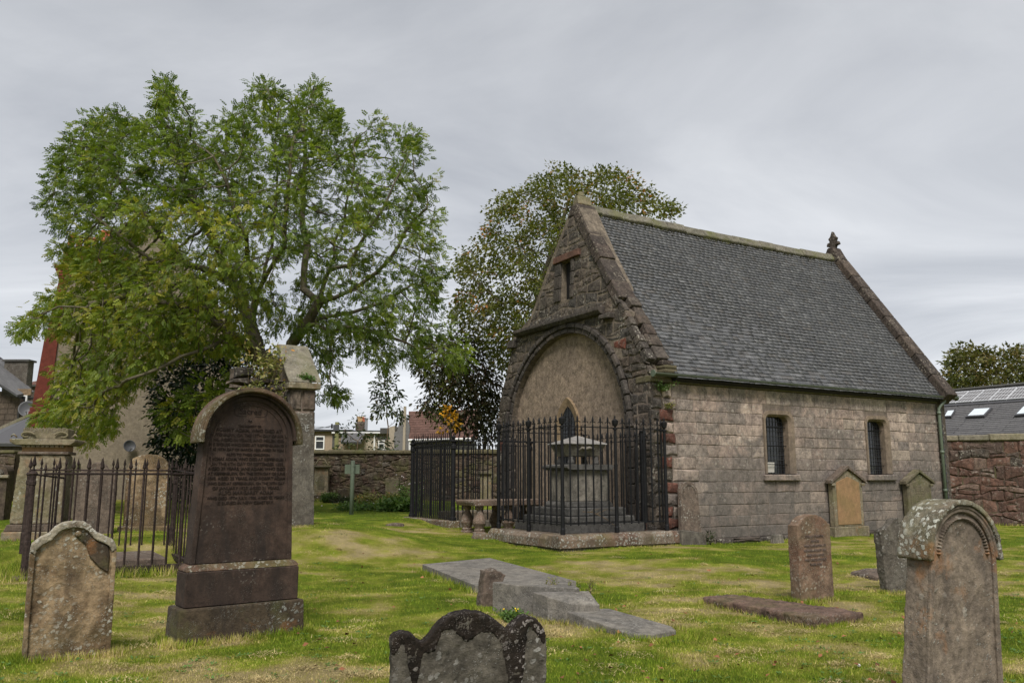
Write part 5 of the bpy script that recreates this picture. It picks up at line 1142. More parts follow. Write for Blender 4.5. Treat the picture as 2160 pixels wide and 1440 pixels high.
# low ruined wall running left from the pier
t2 = empty('ruined_wall', tuple(f.O), f.a, label='broken rubble wall stub with dry weeds left of the pier', cat='wall')
hgt = lambda x: zf + .25 + .18 * math.sin(x * 5) + .25 * (x + 1.2) * .6
boxo('core', (-.95, .4, -.3), (-.03, .8, zf - .1), M['mortar'], t2)
for c in rubble_cells(-1.0, -.02, .0, zf + .45, (.18, .3), (.25, .5), .03, rs):
    cx_ = sum(p[0] for p in c) / 8; cz_ = sum(p[1] for p in c) / 8
    if cz_ > hgt(cx_) - .15 or area(c) < .01: continue
    c = [(min(p[0], -.02), p[1]) for p in c]
    bm = stone_solid(c, 0, .05, .03, lambda x, d, zz_: (x, .4 - d, zz_), .012); done(bm, 'rubble_stone', M['rubble'], t2)
    if cz_ > zf - .1: done(stone_solid(c, -.35, -.02, .03, lambda x, d, zz_: (x, .4 - d, zz_), .012), 'rubble_stone', M['mauve_stone'], t2)
# flat stone leaning at the pier foot
f = Fr(P(601, 16.75), 31); W = f.lx(664); H = f.loc(640, 869)[1]
t = grave('leaning_slab', f, 'plain grey slab with rounded corner leaning against the ruined pier'); t.rotation_euler[0] = R(-4)
bm = bmesh.new(); prism(bm, [(-.05, -.1), (W, -.1), (W - .03, H - .12), (W - .10, H - .02), (W - .2, H), (-.05, H)], 0, .12); b_ = done(bm, 'slab', M['grey_stone'], t); weather(b_, .02, .014, .15, .008)
bm = bmesh.new(); q0 = (W - .23, -.006, H - .30)
for a, b in (((0, .06), (.02, -.06)), ((.04, .07), (.05, -.02)), ((0, .0), (.09, .01)), ((.02, -.07), (.09, -.05)), ((.05, .05), (.09, .06))): tube(bm, [(q0[0] + a[0], q0[1], q0[2] + a[1]), (q0[0] + b[0], q0[1], q0[2] + b[1])], .005, 4)
done(bm, 'scratched_mark', M['chalk'], t)

# sign seen from behind
f = Fr(P(741, 24), 0); t = grave('sign_post', f, 'sage green sign on a slender post, seen from behind', 'sign'); H = f.loc(741, 971)[1]
bm = bmesh.new(); lathe(bm, [(.062, -.1), (.060, H - .02), (.045, H), (.001, H + .01)], 12); done(bm, 'post', M['sign_green'], t, smooth=True)
a = f.loc(726, 999); b = f.loc(758, 979); boxo('sign_board', (a[0], .064, a[1]), (b[0], .085, b[1]), M['sign_green'], t, bevel=.004)
for zz_ in (a[1] + .05, b[1] - .05): bm = bmesh.new(); lathe(bm, [(.068, zz_ - .012), (.068, zz_ + .012)], 12); done(bm, 'clamp', M['sign_green'], t)

# ------------------------------------------------------------------ boundary walls
def stone_wall(name, label, a, b, zb, zt, mat, cmat, cells_kw, cope_h=.12, cope_w=(.5, .9), th=.45, rng_=(0, 1), seed=1, round_cope=False, top_slope=0.0):
    a = np.array(a, float); b = np.array(b, float); L = np.linalg.norm(b - a); ang = math.atan2(b[1] - a[1], b[0] - a[0])
    t = empty(name, (a[0], a[1], 0), ang, label=label, cat='wall'); rs = np.random.RandomState(seed)
    boxo('core', (0, .02, zb - .6), (L, th, zt), M['wallgap'], t)
    n = 0; xa, xb = rng_[0] * L, rng_[1] * L
    for c in rubble_cells(xa, xb, zb - .15, zt - .01, cells_kw['rh'], cells_kw['w'], cells_kw.get('gap', .03), rs, cells_kw.get('wob', .03)):
        c = [(min(max(p[0], .0), L), min(p[1], zt - .005)) for p in c]
        if area(c) < .008: continue
        m_ = M[mat] if rs.rand() > .04 else M['rubble']
        done(stone_solid(c, 0, rs.uniform(.01, .045), .03, lambda x, d, z: (x, .02 - d, z), .014), 'rubble_stone', m_, t); n += 1
    V = []; Fc = []; Rn = []                               # the stretches beyond the photo's frame: the same stones as one facing
    for ua, ub in ((0, xa), (xb, L)):
        if ub - ua < .3: continue
        for c in rubble_cells(ua, ub, zb - .15, zt - .01, cells_kw['rh'], cells_kw['w'], cells_kw.get('gap', .03), rs, cells_kw.get('wob', .03)):
            c = [(min(max(p[0], ua), ub), min(p[1], zt - .005)) for p in c]
            if area(c) < .008: continue
            k = len(V); cx_, cz_ = sum(p[0] for p in c) / 8, sum(p[1] for p in c) / 8; d_ = rs.uniform(.01, .045)
            V += [(p[0], .02, p[1]) for p in c] + [(p[0] + (cx_ - p[0]) * .14, .02 - d_, p[1] + (cz_ - p[1]) * .14) for p in c] + [(cx_, .015 - d_, cz_)] * 1; Rn += [rs.rand()] * 17
            for i in range(8): j = (i + 1) % 8; Fc += [(k + i, k + j, k + 8 + j), (k + i, k + 8 + j, k + 8 + i), (k + 8 + i, k + 8 + j, k + 16)]
    if V: o = npmesh('rubble_facing', V, Fc, M[mat], t, {'rnd': Rn}); o['kind'] = 'stuff'
    x = 0
    while x < L:
        w = min(rs.uniform(*cope_w), L - x); h = cope_h * rs.uniform(.85, 1.15)
        if True:
            if round_cope: prismo('coping_stone', [(-.07, zt + .003), (-.08, zt + h * .6), (.0, zt + h), (th - .02, zt + h), (th + .06, zt + h * .6), (th + .05, zt + .003)], x + .002, x + w - .002, M[cmat], t, bevel=.02, f=lambda y, xx, z: (xx, y, z))
            else: boxo('coping_stone', (x + .005, -.05, zt + .003), (x + w - .008, th + .05, zt + h), M[cmat], t, bevel=.03)
        x += w
        if L - x < .05: break
    print(name, n); return t
wa = at(540, 1056, 36); wb = at(1060, 1056, 36)
bw = stone_wall('boundary_wall', 'dark mossy rubble boundary wall with rounded cope behind the sign', wa[:2], (wb[0] + 17, wb[1] - .5), .62, 2.62, 'dark_wallstone', 'mossy_cope', dict(rh=(.13, .23), w=(.20, .46), gap=.012, wob=.06), .18, (.8, 1.4), rng_=(.06, .385), seed=2, round_cope=True)
ra = at(1985, 1108, 27.2); rb = at(2260, 1104, 26.2); rdir = (rb - ra) / np.linalg.norm(rb - ra); ra = ra - rdir * 4; rb = rb + rdir * 6; rL = float(np.linalg.norm(rb[:2] - ra[:2]))
rw = stone_wall('red_boundary_wall', 'tall red sandstone rubble wall with pale coping at right edge', ra[:2], rb[:2], .1, 2.78, 'red_wallstone', 'cope', dict(rh=(.18, .40), w=(.24, .70), gap=.015, wob=.06), .20, (.7, 1.1), rng_=(3.9 / rL, 1 - 7.2 / rL), seed=6)
la = at(-120, 1056, 31); lb_ = at(22, 1056, 31)
lw = stone_wall('left_boundary_wall', 'dark rubble wall behind the pillar monument at far left', la[:2], lb_[:2], .6, 2.5, 'dark_wallstone', 'mossy_cope', dict(rh=(.25, .35), w=(.35, .6)), seed=9)

# stones set against the back wall
def back(px0, px1, py_t, top, mat, label, Y=35.6, th=.2, cat='gravestone'):
    return simple(px0, px1, py_t, Y, 1.0, top, mat, label, th=th, vox=.03, cat=cat)
f = Fr(P(661, 35.4), 1); W = f.lx(692, 0, 1); t = grave('wall_monument', f, 'pale panelled monument with scroll pediment against the back wall', 'monument'); H = f.loc(676, 983)[1]
boxo('plinth', (-.08, -.08, -.1), (W + .08, .3, .22), M['wallgap'], t); boxo('base', (-.03, -.05, .223), (W + .03, .3, .38), M['pale_monument'], t, bevel=.02)
boxo('body', (0, 0, .383), (W, .3, H - .05), M['pale_monument'], t, bevel=.01); prismo('panel', [(.14, .5), (W - .14, .5), (W - .14, H - .5)] + arc(W / 2, H - .55, W / 2 - .14, 10, 170, 8) + [(.14, H - .5)], -.012, .0, M['orange_stone'] if False else M['green_stone'], t)
boxo('cornice', (-.12, -.12, H - .047), (W + .12, .3, H + .04), M['green_stone'], t, bevel=.02)
bm = bmesh.new()
for sg in (-1, 1): tube(bm, [(W / 2 + sg * x, -.02, H + .06 + z) for x, z in ((.0, .22), (.08, .24), (.16, .16), (.22, .04), (.30, .02), (.34, .08), (.28, .12))], .035, 6)
done(bm, 'scroll_pediment', M['pale_monument'], t, smooth=True)
back(711, 741, 1029, [(0, -.1), (1, -.1), (1, .6), (.9, .8), (.7, .95), (.5, 1), (.3, .9), (.2, .75), (.1, .9), (0, .85)], 'wallgap', 'dark broken scrolled stone low against the back wall', Y=34.8)
back(812, 841, 1006, [(0, -.1), (1, -.1), (1, .93), (.85, .96), (.7, .93), (.5, 1), (.3, .93), (.15, .96), (0, .93)], 'green_stone', 'mossy shouldered headstone against the back wall')
back(778, 795, 1030, [(0, -.1), (1, -.1), (.9, .6), (.6, 1), (.3, .8)], 'red_wallstone', 'small reddish pointed stone beneath the back wall')
c = P(711, 33.5); o = boxo('low_stone', (-.3, -.2, -.1), (.3, .2, .14), M['wallgap'], None, bevel=.03); o.location = tuple(c); tag(o, 'low dark block in the grass before the back wall', 'stone')
# monument seen through the railing beyond the gable's left edge
f = Fr(P(1012, 33), 0); t = grave('wall_monument', f, 'grey monument glimpsed through the dense railing', 'monument'); W = f.lx(1036, 0, 1); H = f.loc(1020, 1000)[1]
boxo('body', (0, 0, -.1), (W, .4, H), M['pale_monument'], t, bevel=.02); boxo('cornice', (-.1, -.1, H + .003), (W + .1, .5, H + .12), M['green_stone'], t, bevel=.02)

# ------------------------------------------------------------------ houses
def window(par, x, y, z, w, h, fm='white_paint', bars=1, rx=0):
    wn = empty('window', (x, y, z)); wn.parent = par
    bm = bmesh.new(); fw_ = .07
    for a, b in (((0, 0), (w, fw_)), ((0, h - fw_), (w, h)), ((0, fw_ + .001), (fw_, h - fw_ - .001)), ((w - fw_, fw_ + .001), (w, h - fw_ - .001))): box(bm, (a[0], -.03, a[1]), (b[0], .05, b[1]))
    if bars: box(bm, (fw_ + .001, -.028, h * .60), (w - fw_ - .001, .048, h * .60 + .06))
    done(bm, 'frame', M[fm], wn); boxo('pane', (fw_, .0, fw_), (w - fw_, .02, h - fw_), M['far_glass'], wn)
    return wn
def slate_roof(par, a, b, c, d, mat, ch=.22, name='roof', th=.12, piece=None, rs=np.random.RandomState(1)):
    """sloping roof plane a-b (eave) to d-c (ridge) as overlapping courses of slates"""
    a, b, c, d = [np.array(q, float) for q in (a, b, c, d)]; n = max(2, int(np.linalg.norm(d - a) / ch)); V = []; Fc = []; Rn = []
    nrm = np.cross(b - a, d - a); nrm /= np.linalg.norm(nrm); nrm *= np.sign(nrm[2]) or 1
    pw = piece or ch * 1.2
    for i in range(n):
        p0, q0 = a + (d - a) * i / n, b + (c - b) * i / n; p1, q1 = a + (d - a) * (i + 1.15) / n, b + (c - b) * (i + 1.15) / n
        if i == n - 1: p1, q1 = d, c
        m = max(1, int(np.linalg.norm(q0 - p0) / pw)); of = .5 * (i % 2)
        e = [0.0] + [(k + of) / m for k in range(1 if of == 0 else 0, m) if 0 < (k + of) / m < 1] + [1.0]
        for s0, s1 in zip(e, e[1:]):
            g_ = .012 / max(.1, (s1 - s0) * m); k = len(V); s0_ = s0 + g_ / m; lf = nrm * (.028 + rs.uniform(-.004, .004))
            V += [p0 + (q0 - p0) * s0_ + lf, p0 + (q0 - p0) * s1 + lf, p1 + (q1 - p1) * s1 + nrm * .004, p1 + (q1 - p1) * s0_ + nrm * .004, p0 + (q0 - p0) * s0_, p0 + (q0 - p0) * s1]
            Fc += [(k, k + 1, k + 2, k + 3), (k + 4, k + 5, k + 1, k)]; Rn += [rs.rand()] * 6
    r_ = empty(name); r_.parent = par
    bm = bmesh.new(); lo = [bm.verts.new(q - nrm * th) for q in (a, b, c, d)]; up = [bm.verts.new(q - nrm * .002) for q in (a, b, c, d)]; bm.faces.new(lo[::-1]); bm.faces.new(up)
    for i in range(4): bm.faces.new((lo[i], lo[(i + 1) % 4], up[(i + 1) % 4], up[i]))
    done(bm, 'roof_deck', M['dark_frame'], r_)
    o = npmesh('slating', V, Fc, M[mat], r_, {'rnd': Rn}); o['kind'] = 'stuff'; return r_
# tall harled tenement behind the ash tree, with red painted chimney breast
T0 = at(93, 1054, 33); T1 = at(470, 1054, 35.5); TZ = .3
ang = math.atan2(T1[1] - T0[1], T1[0] - T0[0]); LT = float(np.linalg.norm(T1[:2] - T0[:2]))
t = empty('tenement', (T0[0], T0[1], TZ), ang, label='tall tan harled tenement with red painted corner and chimney pots', cat='building')
zt1 = at(105, 600, 33)[2] - TZ
prismo('wall', [(-.18, -.3), (LT, -.3), (LT, zt1 - 1.2), (LT - 1.3, zt1 + .4), (3.4, zt1 + 2.9), (2.1, zt1 + 2.9), (.0, zt1 + .2)], 0, .5, M['render_tan'], t)
boxo('side_wall', (-.02, .52, -.3), (.3, 10, zt1 - .5), M['render_tan'], t)
# red corner chimney breast: wide below, stepped in twice, corbelled top
prismo('red_corner', [(-.80, -.3), (-.18, -.3), (-.14, 3.75), (-.74, 3.75)], -.10, .9, M['red_paint'], t)
boxo('red_string', (-.80, -.15, 3.753), (-.06, .95, 3.90), M['red_paint'], t, bevel=.02); boxo('red_string', (-.77, -.12, 3.903), (-.09, .92, 4.05), M['red_paint'], t, bevel=.02)
prismo('red_corner', [(-.70, 4.053), (-.10, 4.053), (.0, 7.2), (-.46, 7.2)], -.10, .85, M['red_paint'], t)
prismo('red_corner', [(-.40, 7.203), (.02, 7.203), (.12, 9.3), (-.16, 9.3)], -.10, .8, M['red_paint'], t)
for i in range(5): boxo('brick_corbel', (-.20 - .04 * i, -.14 - .02 * i, 9.303 + .11 * i), (.22 + .04 * i, .85, 9.40 + .11 * i), M['brick'], t)
bm = bmesh.new()
z = 9.9
ch2 = empty('side_chimney'); ch2.parent = t
boxo('stack', (-.1, -.1, 9.86), (1.15, .9, 10.55), M['brick'], ch2); boxo('cope', (-.16, -.16, 10.553), (1.22, .96, 10.7), M['grey_slab'], ch2, bevel=.02)
for i in range(4):
    bm = bmesh.new(); lathe(bm, [(.14, 0), (.13, .06), (.12, .45), (.15, .47), (.15, .52), (.11, .55)], 10, (.1 + i * .3, .4, 10.703)); done(bm, 'chimney_pot', M['pot'], ch2, smooth=False)
cx0 = at(203, 520, 33); cx1 = at(272, 520, 33.6)
x0 = (cx0[0] - T0[0]) * math.cos(ang) ; x1 = (cx1[0] - T0[0]) * math.cos(ang) + .2; zc = cx0[2] - TZ
ch = empty('chimney'); ch.parent = t
boxo('stack', (x0 + .02, -.08, zt1 + 1.0), (x1, 1.0, zc - .15), M['brick'], ch); boxo('cope', (x0 - .06, -.16, zc - .147), (x1 + .08, 1.08, zc + .18), M['grey_slab'], ch, bevel=.02)
for i in range(4):
    bm = bmesh.new(); lathe(bm, [(.17, 0), (.15, .08), (.14, .58), (.18, .6), (.18, .67), (.12, .70)], 10, (x0 + .22 + i * (x1 - x0 - .44) / 3, .2, zc + .183)); done(bm, 'chimney_pot', M['pot'], ch)
slate_roof(t, (-.1, .35, zt1 + .25), (2.1, .35, zt1 + 2.8), (2.1, 9, zt1 + 2.8), (-.1, 9, zt1 + .25), 'far_slate', .3)
slate_roof(t, (LT + .1, .35, zt1 - 1.2), (3.4, .35, zt1 + 2.9), (3.4, 9, zt1 + 2.9), (LT + .1, 9, zt1 - 1.2), 'far_slate', .3)
for i in range(12): zz_ = zt1 + .2 + i * .22; boxo('skew_step', (.0 + i * .172, -.06, zz_), (.172 + i * .172 + .05, .55, zz_ + .2), M['house_stone'], t)
dh = at(267, 940, 33.8)
def dish(par, loc, r, tilt, yaw):
    d_ = empty('satellite_dish', loc); d_.parent = par; d_.rotation_euler = (R(tilt), 0, R(yaw))
    bm = bmesh.new(); lathe(bm, [(.001, -.10), (r * .5, -.075), (r * .85, -.03), (r, 0), (r * 1.01, .005), (r * .99, .012), (r * .84, -.02), (r * .5, -.065), (.001, -.088)], 20); done(bm, 'reflector', M['dish'], d_, smooth=True)
    bm = bmesh.new(); tube(bm, [(0, -r * .9, 0), (0, -r * .7, r * .9)], .014, 6); box(bm, (-.04, -r * .75, r * .85), (.04, -r * .6, r * 1.05)); done(bm, 'feed_arm', M['dish'], d_)
    bm = bmesh.new(); tube(bm, [(0, 0, -.1), (0, 0, -.3)], .02, 6); done(bm, 'mount', M['dark_frame'], d_)
dish(t, ((dh[0] - T0[0]) / math.cos(ang), -.30, dh[2] - TZ), .24, 80, 20)
# stone house with slated roof at the far left edge
h0 = at(-60, 900, 44); h1 = at(36, 900, 44); hz = .2
t = empty('stone_house', (h0[0], h0[1], hz), 0, label='brown stone house with slate roof, skylight and chimney at far left', cat='building')
Wd = h1[0] - h0[0]; ze = at(36, 845, 44)[2] - hz; zr_ = at(0, 762, 46)[2] - hz
prismo('wall', [(-2, -.3), (Wd, -.3), (Wd, at(34, 840, 44)[2] - hz), (-2, at(-60, 776, 44)[2] - hz - .8)], 0, .4, M['house_stone'], t)
rs = np.random.RandomState(2); Vn = 0
z = ze - 3.2
while z < ze + .9:
    x = -.5
    while x < Wd - .05:
        w = min(rs.uniform(.35, .65), Wd - x)
        if z + .3 < at(34, 840, 44)[2] - hz + (Wd - x - w) * .5: boxo('stone', (x + .01, -.025, z + .01), (x + w - .01, -.001, z + .29), M['house_stone'], t)
        x += w
    z += .31
boxo('annexe_wall', (Wd + .003, 1.2, -.3), (Wd + 3.4, 1.6, at(50, 841, 45.3)[2] - hz), M['house_stone'], t)
wpx = at(36, 870, 45.2); window(t, wpx[0] - h0[0] - .02, 1.10, at(38, 886, 45.2)[2] - hz, .55, 1.35)
for zz_ in (0,): boxo('window_lintel', (wpx[0] - h0[0] - .1, 1.12, at(38, 886, 45.2)[2] - hz + 1.36), (wpx[0] - h0[0] + .7, 1.195, at(38, 886, 45.2)[2] - hz + 1.7), M['yellow_stone'], t)
HH = lambda px, py, Y: tuple(at(px, py, Y) - np.array([h0[0], h0[1], hz]))
slate_roof(t, HH(-62, 768, 43.6), HH(36, 833, 43.6), HH(72, 826, 48), HH(6, 757, 50), 'far_slate', .28)
slate_roof(t, HH(-62, 768, 43.6), HH(6, 757, 50), HH(-20, 740, 53), HH(-90, 740, 50), 'far_slate', .28)
bm = bmesh.new(); tube(bm, [HH(-62, 771, 43.4), HH(36, 836, 43.4), HH(44, 838, 45), HH(72, 840, 46)], .07, 6); tube(bm, [(Wd + .03, -.05, ze - .5), (Wd + .03, -.05, 0)], .05, 6); done(bm, 'gutter', M['cable'], t)
boxo('chimney_wall', (at(8, 780, 48)[0] - h0[0], 4, at(8, 860, 48)[2] - hz), (at(58, 780, 48)[0] - h0[0], 4.6, at(8, 762, 48)[2] - hz), M['grey_stone'], t); boxo('chimney_cope', (at(8, 780, 48)[0] - h0[0] - .1, 3.9, at(8, 762, 48)[2] - hz + .003), (at(58, 780, 48)[0] - h0[0] + .1, 4.7, at(8, 758, 48)[2] - hz), M['grey_slab'], t)
dq = at(58, 862, 42); dish(t, (dq[0] - h0[0], -2.0, dq[2] - hz), .42, 75, 25)
# low white-skewed slate roof behind the pillar monument
l0 = at(-40, 960, 36); t = empty('low_outhouse', (l0[0], l0[1], .4), 0, label='low outhouse roof of dark slates with a white skew, behind pillar monument', cat='building')
p1 = at(-40, 935, 36) - l0; p2 = at(150, 935, 36) - l0; p3 = at(62, 880, 38) - l0; p4 = at(-40, 925, 38) - l0
L3 = lambda q: (q[0], q[1], q[2] + l0[2] - .4)
slate_roof(t, L3(p1), L3(p2), L3(at(70, 876, 38) - l0), L3(at(-38, 922, 37.5) - l0), 'far_slate', .17, piece=.3)
prismo('white_skew', [(at(-40, 925, 38)[0] - l0[0], at(0, 925, 38)[2] - .4 - .0), (at(66, 876, 38)[0] - l0[0], at(66, 876, 38)[2] - .4), (at(66, 876, 38)[0] - l0[0], at(66, 869, 38)[2] - .4), (at(-40, 916, 38)[0] - l0[0], at(-40, 918, 38)[2] - .4)], 2.0, 2.2, M['cope'], t)
boxo('wall', (0, .2, -.5), (p2[0] - .1, 3, L3(p1)[2] - .05), M['house_stone'], t)
t0_ = at(52, 815, 55); t = empty('tiled_house', (t0_[0], t0_[1], 0), 0, label='distant house with a reddish tiled roof beside the tenement', cat='building')
zr1 = at(60, 788, 55)[2]; zr0 = at(60, 812, 55)[2]; boxo('wall', (0, 0, 0), (3, 5, zr0), M['house_stone'], t); slate_roof(t, (-.3, -.2, zr0), (3.2, -.2, zr0), (3.2, 3, zr1), (-.3, 3, zr1), 'red_tile', .3)

# houses beyond the back wall
def hb(px, py, Y): return at(px, py, Y)
a = hb(640, 960, 52); b = hb(880, 960, 52)
t = empty('flat_roofed_house', (a[0], a[1], 0), 0, label='long buff and cream flat-roofed house beyond the boundary wall', cat='building')
X = lambda px, Y=52: hb(px, 900, Y)[0] - a[0]
Z = lambda py, px=700, Y=52: hb(px, py, Y)[2]
boxo('buff_wall', (X(560), 0, -.2), (X(745), 8, Z(910)), M['render_pink'], t); boxo('cream_wall', (X(745) + .005, .0, -.2), (X(832), 8, Z(912)), M['render_cream'], t)
boxo('roof_edge', (X(560), -.25, Z(910) + .003), (X(745), 8.2, Z(906)), M['cable'], t); boxo('roof_edge', (X(745) + .005, -.25, Z(912) + .003), (X(832), 8.2, Z(908)), M['dark_frame'], t)
boxo('fascia', (X(702), -.27, Z(914)), (X(832), -.26, Z(911)), M['white_paint'], t)
for p, q_, r_, s_ in ((666, 686, 948, 919), (799, 813, 948, 928)): window(t, X(p), -.04, Z(r_), X(q_) - X(p), Z(s_) - Z(r_))
boxo('window_lintel', (X(797), -.05, Z(927)), (X(816), -.01, Z(921)), M['grey_slab'], t); boxo('recess_shade_strip', (X(702), -.02, Z(945)), (X(708), -.005, Z(917)), M['grey_slab'], t)  # recess shade painted as a flat dark strip on the wall
bm = bmesh.new(); tube(bm, [(X(662), -.08, 0), (X(662), -.08, Z(909))], .06, 6); tube(bm, [(X(791), -.08, 0), (X(791), -.08, Z(914))], .05, 6); done(bm, 'downpipe', M['white_paint'], t)
slate_roof(t, (X(735), -2.2, Z(935)), (X(776), -2.2, Z(935)), (X(772), -.1, Z(912)), (X(722), -.1, Z(912)), 'far_slate', .25)
chm = empty('chimney'); chm.parent = t
boxo('stack', (X(736), 2, Z(912)), (X(758), 3, Z(884)), M['house_stone'], chm, bevel=.15)
for i, (px, mt, h_) in enumerate(((741, 'pot_buff', 872), (747, 'pot_buff', 872), (751.5, 'pot', 874))):
    bm = bmesh.new(); zz_ = Z(884); lathe(bm, [(.13, 0), (.12, Z(h_) - zz_ - .08), (.15, Z(h_) - zz_ - .06), (.14, Z(h_) - zz_)], 8, (X(px), 2.5, zz_ + .003)); done(bm, 'chimney_pot', M[mt], chm)
bm = bmesh.new(); lathe(bm, [(.10, Z(915)), (.10, Z(881)), (.14, Z(880)), (.14, Z(878))], 10, (X(763.5), 1.5, 0)); done(bm, 'flue', M['metal_flue'], t)
t = empty('lean_to', (a[0], a[1], 0), 0, label='small dark-slated lean-to roof just above the boundary wall', cat='building')
slate_roof(t, (X(755, 44), -8, Z(958, 700, 44)), (X(836, 44), -8, Z(958, 700, 44)), (X(828, 44), -5.5, Z(947, 700, 46)), (X(790, 44), -5.5, Z(947, 700, 46)), 'far_slate', .2); boxo('wall', (X(757, 44), -7.8, 0), (X(834, 44), -5, Z(960, 700, 44)), M['render_cream'], t)
# grey gabled house with brown-red roof
t = empty('gabled_house', (a[0], a[1], 0), 0, label='grey harled gable house with brown-red tiled roof left of copper tree', cat='building')
Y2 = 47; XX = lambda px: hb(px, 900, Y2)[0] - a[0]; ZZ = lambda py: hb(860, py, Y2)[2]
prismo('gable_wall', [(XX(832), -.2), (XX(864), -.2), (XX(864), ZZ(900)), (XX(851), ZZ(866)), (XX(847), ZZ(866)), (XX(838), ZZ(908)), (XX(832), ZZ(912))], -5, -4.6, M['render_grey'], t)
prismo('pale_buttress', [(XX(850), -.2), (XX(856), -.2), (XX(856), ZZ(857)), (XX(851), ZZ(857))], -5.1, -4.9, M['render_cream'], t)
boxo('parapet', (XX(796), -4, ZZ(912)), (XX(846), 2, ZZ(900)), M['grey_slab'], t); prismo('side_block', [(XX(820), -.2), (XX(832) - .004, -.2), (XX(832) - .004, ZZ(897)), (XX(820), ZZ(900))], -4.8, -3, M['render_cream'], t)
boxo('front_wall', (XX(864) + .003, -5.1, -.2), (XX(1000), -1, ZZ(929)), M['render_grey'], t)
slate_roof(t, (XX(865), -5.4, ZZ(928)), (XX(1010), -5.4, ZZ(925)), (XX(1005), -3.2, ZZ(858)), (XX(853), -3.2, ZZ(862)), 'red_tile', .22, piece=.20)
bm = bmesh.new(); tube(bm, [(XX(864), -5.5, ZZ(929)), (XX(1000), -5.5, ZZ(926))], .07, 6); tube(bm, [(XX(867), -5.45, ZZ(929)), (XX(867), -5.45, 0)], .06, 6); done(bm, 'gutter', M['white_paint'], t)
# pole and wires
t = empty('utility_pole', (at(711, 900, 45)[0], 45, 0), 0, label='mossy wooden utility pole with box and wires beyond the wall', cat='utility pole')
pz_ = at(711, 890, 45)[2]; tubeo('pole', [(0, 0, 0), (0, 0, pz_)], .115, M['wood_pole'], t); boxo('box', (-.16, -.22, pz_ - .42 - .05), (.14, -.1, pz_ - .15), M['dish'], t); boxo('box', (-.30, -.15, pz_ - .35), (-.22, -.05, pz_ - .1), M['cable'], t)
bm = bmesh.new()
for i, (px, py) in enumerate(((600, 905), (600, 897), (600, 902), (560, 880))):
    e_ = at(px, py, 44) - np.array([at(711, 900, 45)[0], 45, 0]); e_ = Vector(e_); s_ = Vector((-.1, 0, pz_ - .15 - .05 * i)); tube(bm, [s_, s_.lerp(e_, .35) - Vector((0, 0, .12)), s_.lerp(e_, .7) - Vector((0, 0, .12)), e_], .010, 4)
done(bm, 'wire', M['cable'], t)

# long hall at the right with solar panels and roof lights
Y0, Y1 = 33.0, 37.5
ra_, rb_ = hp(1990, 827.5, 5.45), hp(2155, 812.5, 5.45); hd_ = (rb_ - ra_) / np.linalg.norm(rb_ - ra_); R0, R1 = ra_ - hd_ * 1.5, ra_ + hd_ * 14
hn_ = np.array([hd_[1], -hd_[0], 0]); hn_ = hn_ if hn_[1] < 0 else -hn_; E0, E1 = R0 + hn_ * 4.6 - np.array([0, 0, 2.75]), R1 + hn_ * 4.6 - np.array([0, 0, 2.75])
t = empty('slated_hall', (E0[0], E0[1], 0), 0, label='long grey-roofed hall with solar panels beyond the red wall', cat='building')
L_ = lambda q: np.array([q[0] - E0[0], q[1] - E0[1], q[2]])
e0, e1, r0, r1 = L_(E0), L_(E1), L_(R0), L_(R1)
bm = bmesh.new(); c4_ = [e0 - hn_ * .3, e1 - hn_ * .3, e1 - hn_ * 8, e0 - hn_ * 8]; lo = [bm.verts.new((q[0], q[1], -.3)) for q in c4_]; up = [bm.verts.new((q[0], q[1], float(e0[2]) - .15)) for q in c4_]; bm.faces.new(lo[::-1]); bm.faces.new(up); [bm.faces.new((lo[i], lo[(i + 1) % 4], up[(i + 1) % 4], up[i])) for i in range(4)]; done(bm, 'wall', M['render_tan'], t)
rf = slate_roof(t, e0, e1, r1, r0, 'new_slate', .16, piece=1.9)
slate_roof(t, r0 - hn_ * 4.6 - np.array([0, 0, 2.75]), r1 - hn_ * 4.6 - np.array([0, 0, 2.75]), r1, r0, 'new_slate', .3, 'rear_roof')
nr = np.cross(e1 - e0, r0 - e0); nr /= np.linalg.norm(nr)
def onroof(px, py, d=0):
    q = onp(px, py, E0 * 1.0, nr); return L_(q) + nr * d
def slabq(name, q, th, mat, par, bev=0):
    bm = bmesh.new(); lo = [bm.verts.new(Vector(p)) for p in q]; up = [bm.verts.new(Vector(p + nr * th)) for p in q]; bm.faces.new(lo[::-1]); bm.faces.new(up)
    for i in range(4): bm.faces.new((lo[i], lo[(i + 1) % 4], up[(i + 1) % 4], up[i]))
    return done(bm, name, M[mat], par, bevel=bev)
tube_ = bmesh.new(); tube(tube_, [r0 + nr * .05, r1 + nr * .05], .09, 6); done(tube_, 'ridge_tile', M['grey_slab'], rf)
def bilin(q, u, v): return q[0] * (1 - u) * (1 - v) + q[1] * u * (1 - v) + q[2] * u * v + q[3] * (1 - u) * v
pa = [onroof(1985, 855, .06), onroof(2330, 833, .06), onroof(2345, 806, .06), onroof(2015, 831, .06)]
pl0 = 9
for i in range(pl0):
    pn = empty('solar_panel'); pn.parent = t
    q = [bilin(pa, u, v) for u, v in ((i / pl0 + .003, 0), ((i + 1) / pl0 - .003, 0), ((i + 1) / pl0 - .003, 1), (i / pl0 + .003, 1))]
    slabq('panel_frame', q, .05, 'panel_frame', pn)
    c = sum(q) / 4
    for u in range(5):
        for v in range(3):
            f_ = [(u / 5 + .018, v / 3 + .02), ((u + 1) / 5 - .018, v / 3 + .02), ((u + 1) / 5 - .018, (v + 1) / 3 - .02), (u / 5 + .018, (v + 1) / 3 - .02)]
            f_ = [(.02 + a_ * .96, .03 + b_ * .94) for a_, b_ in f_]
            slabq('solar_cell', [bilin(q, a_, b_) + nr * .0505 for a_, b_ in f_], .004, 'panel', pn)
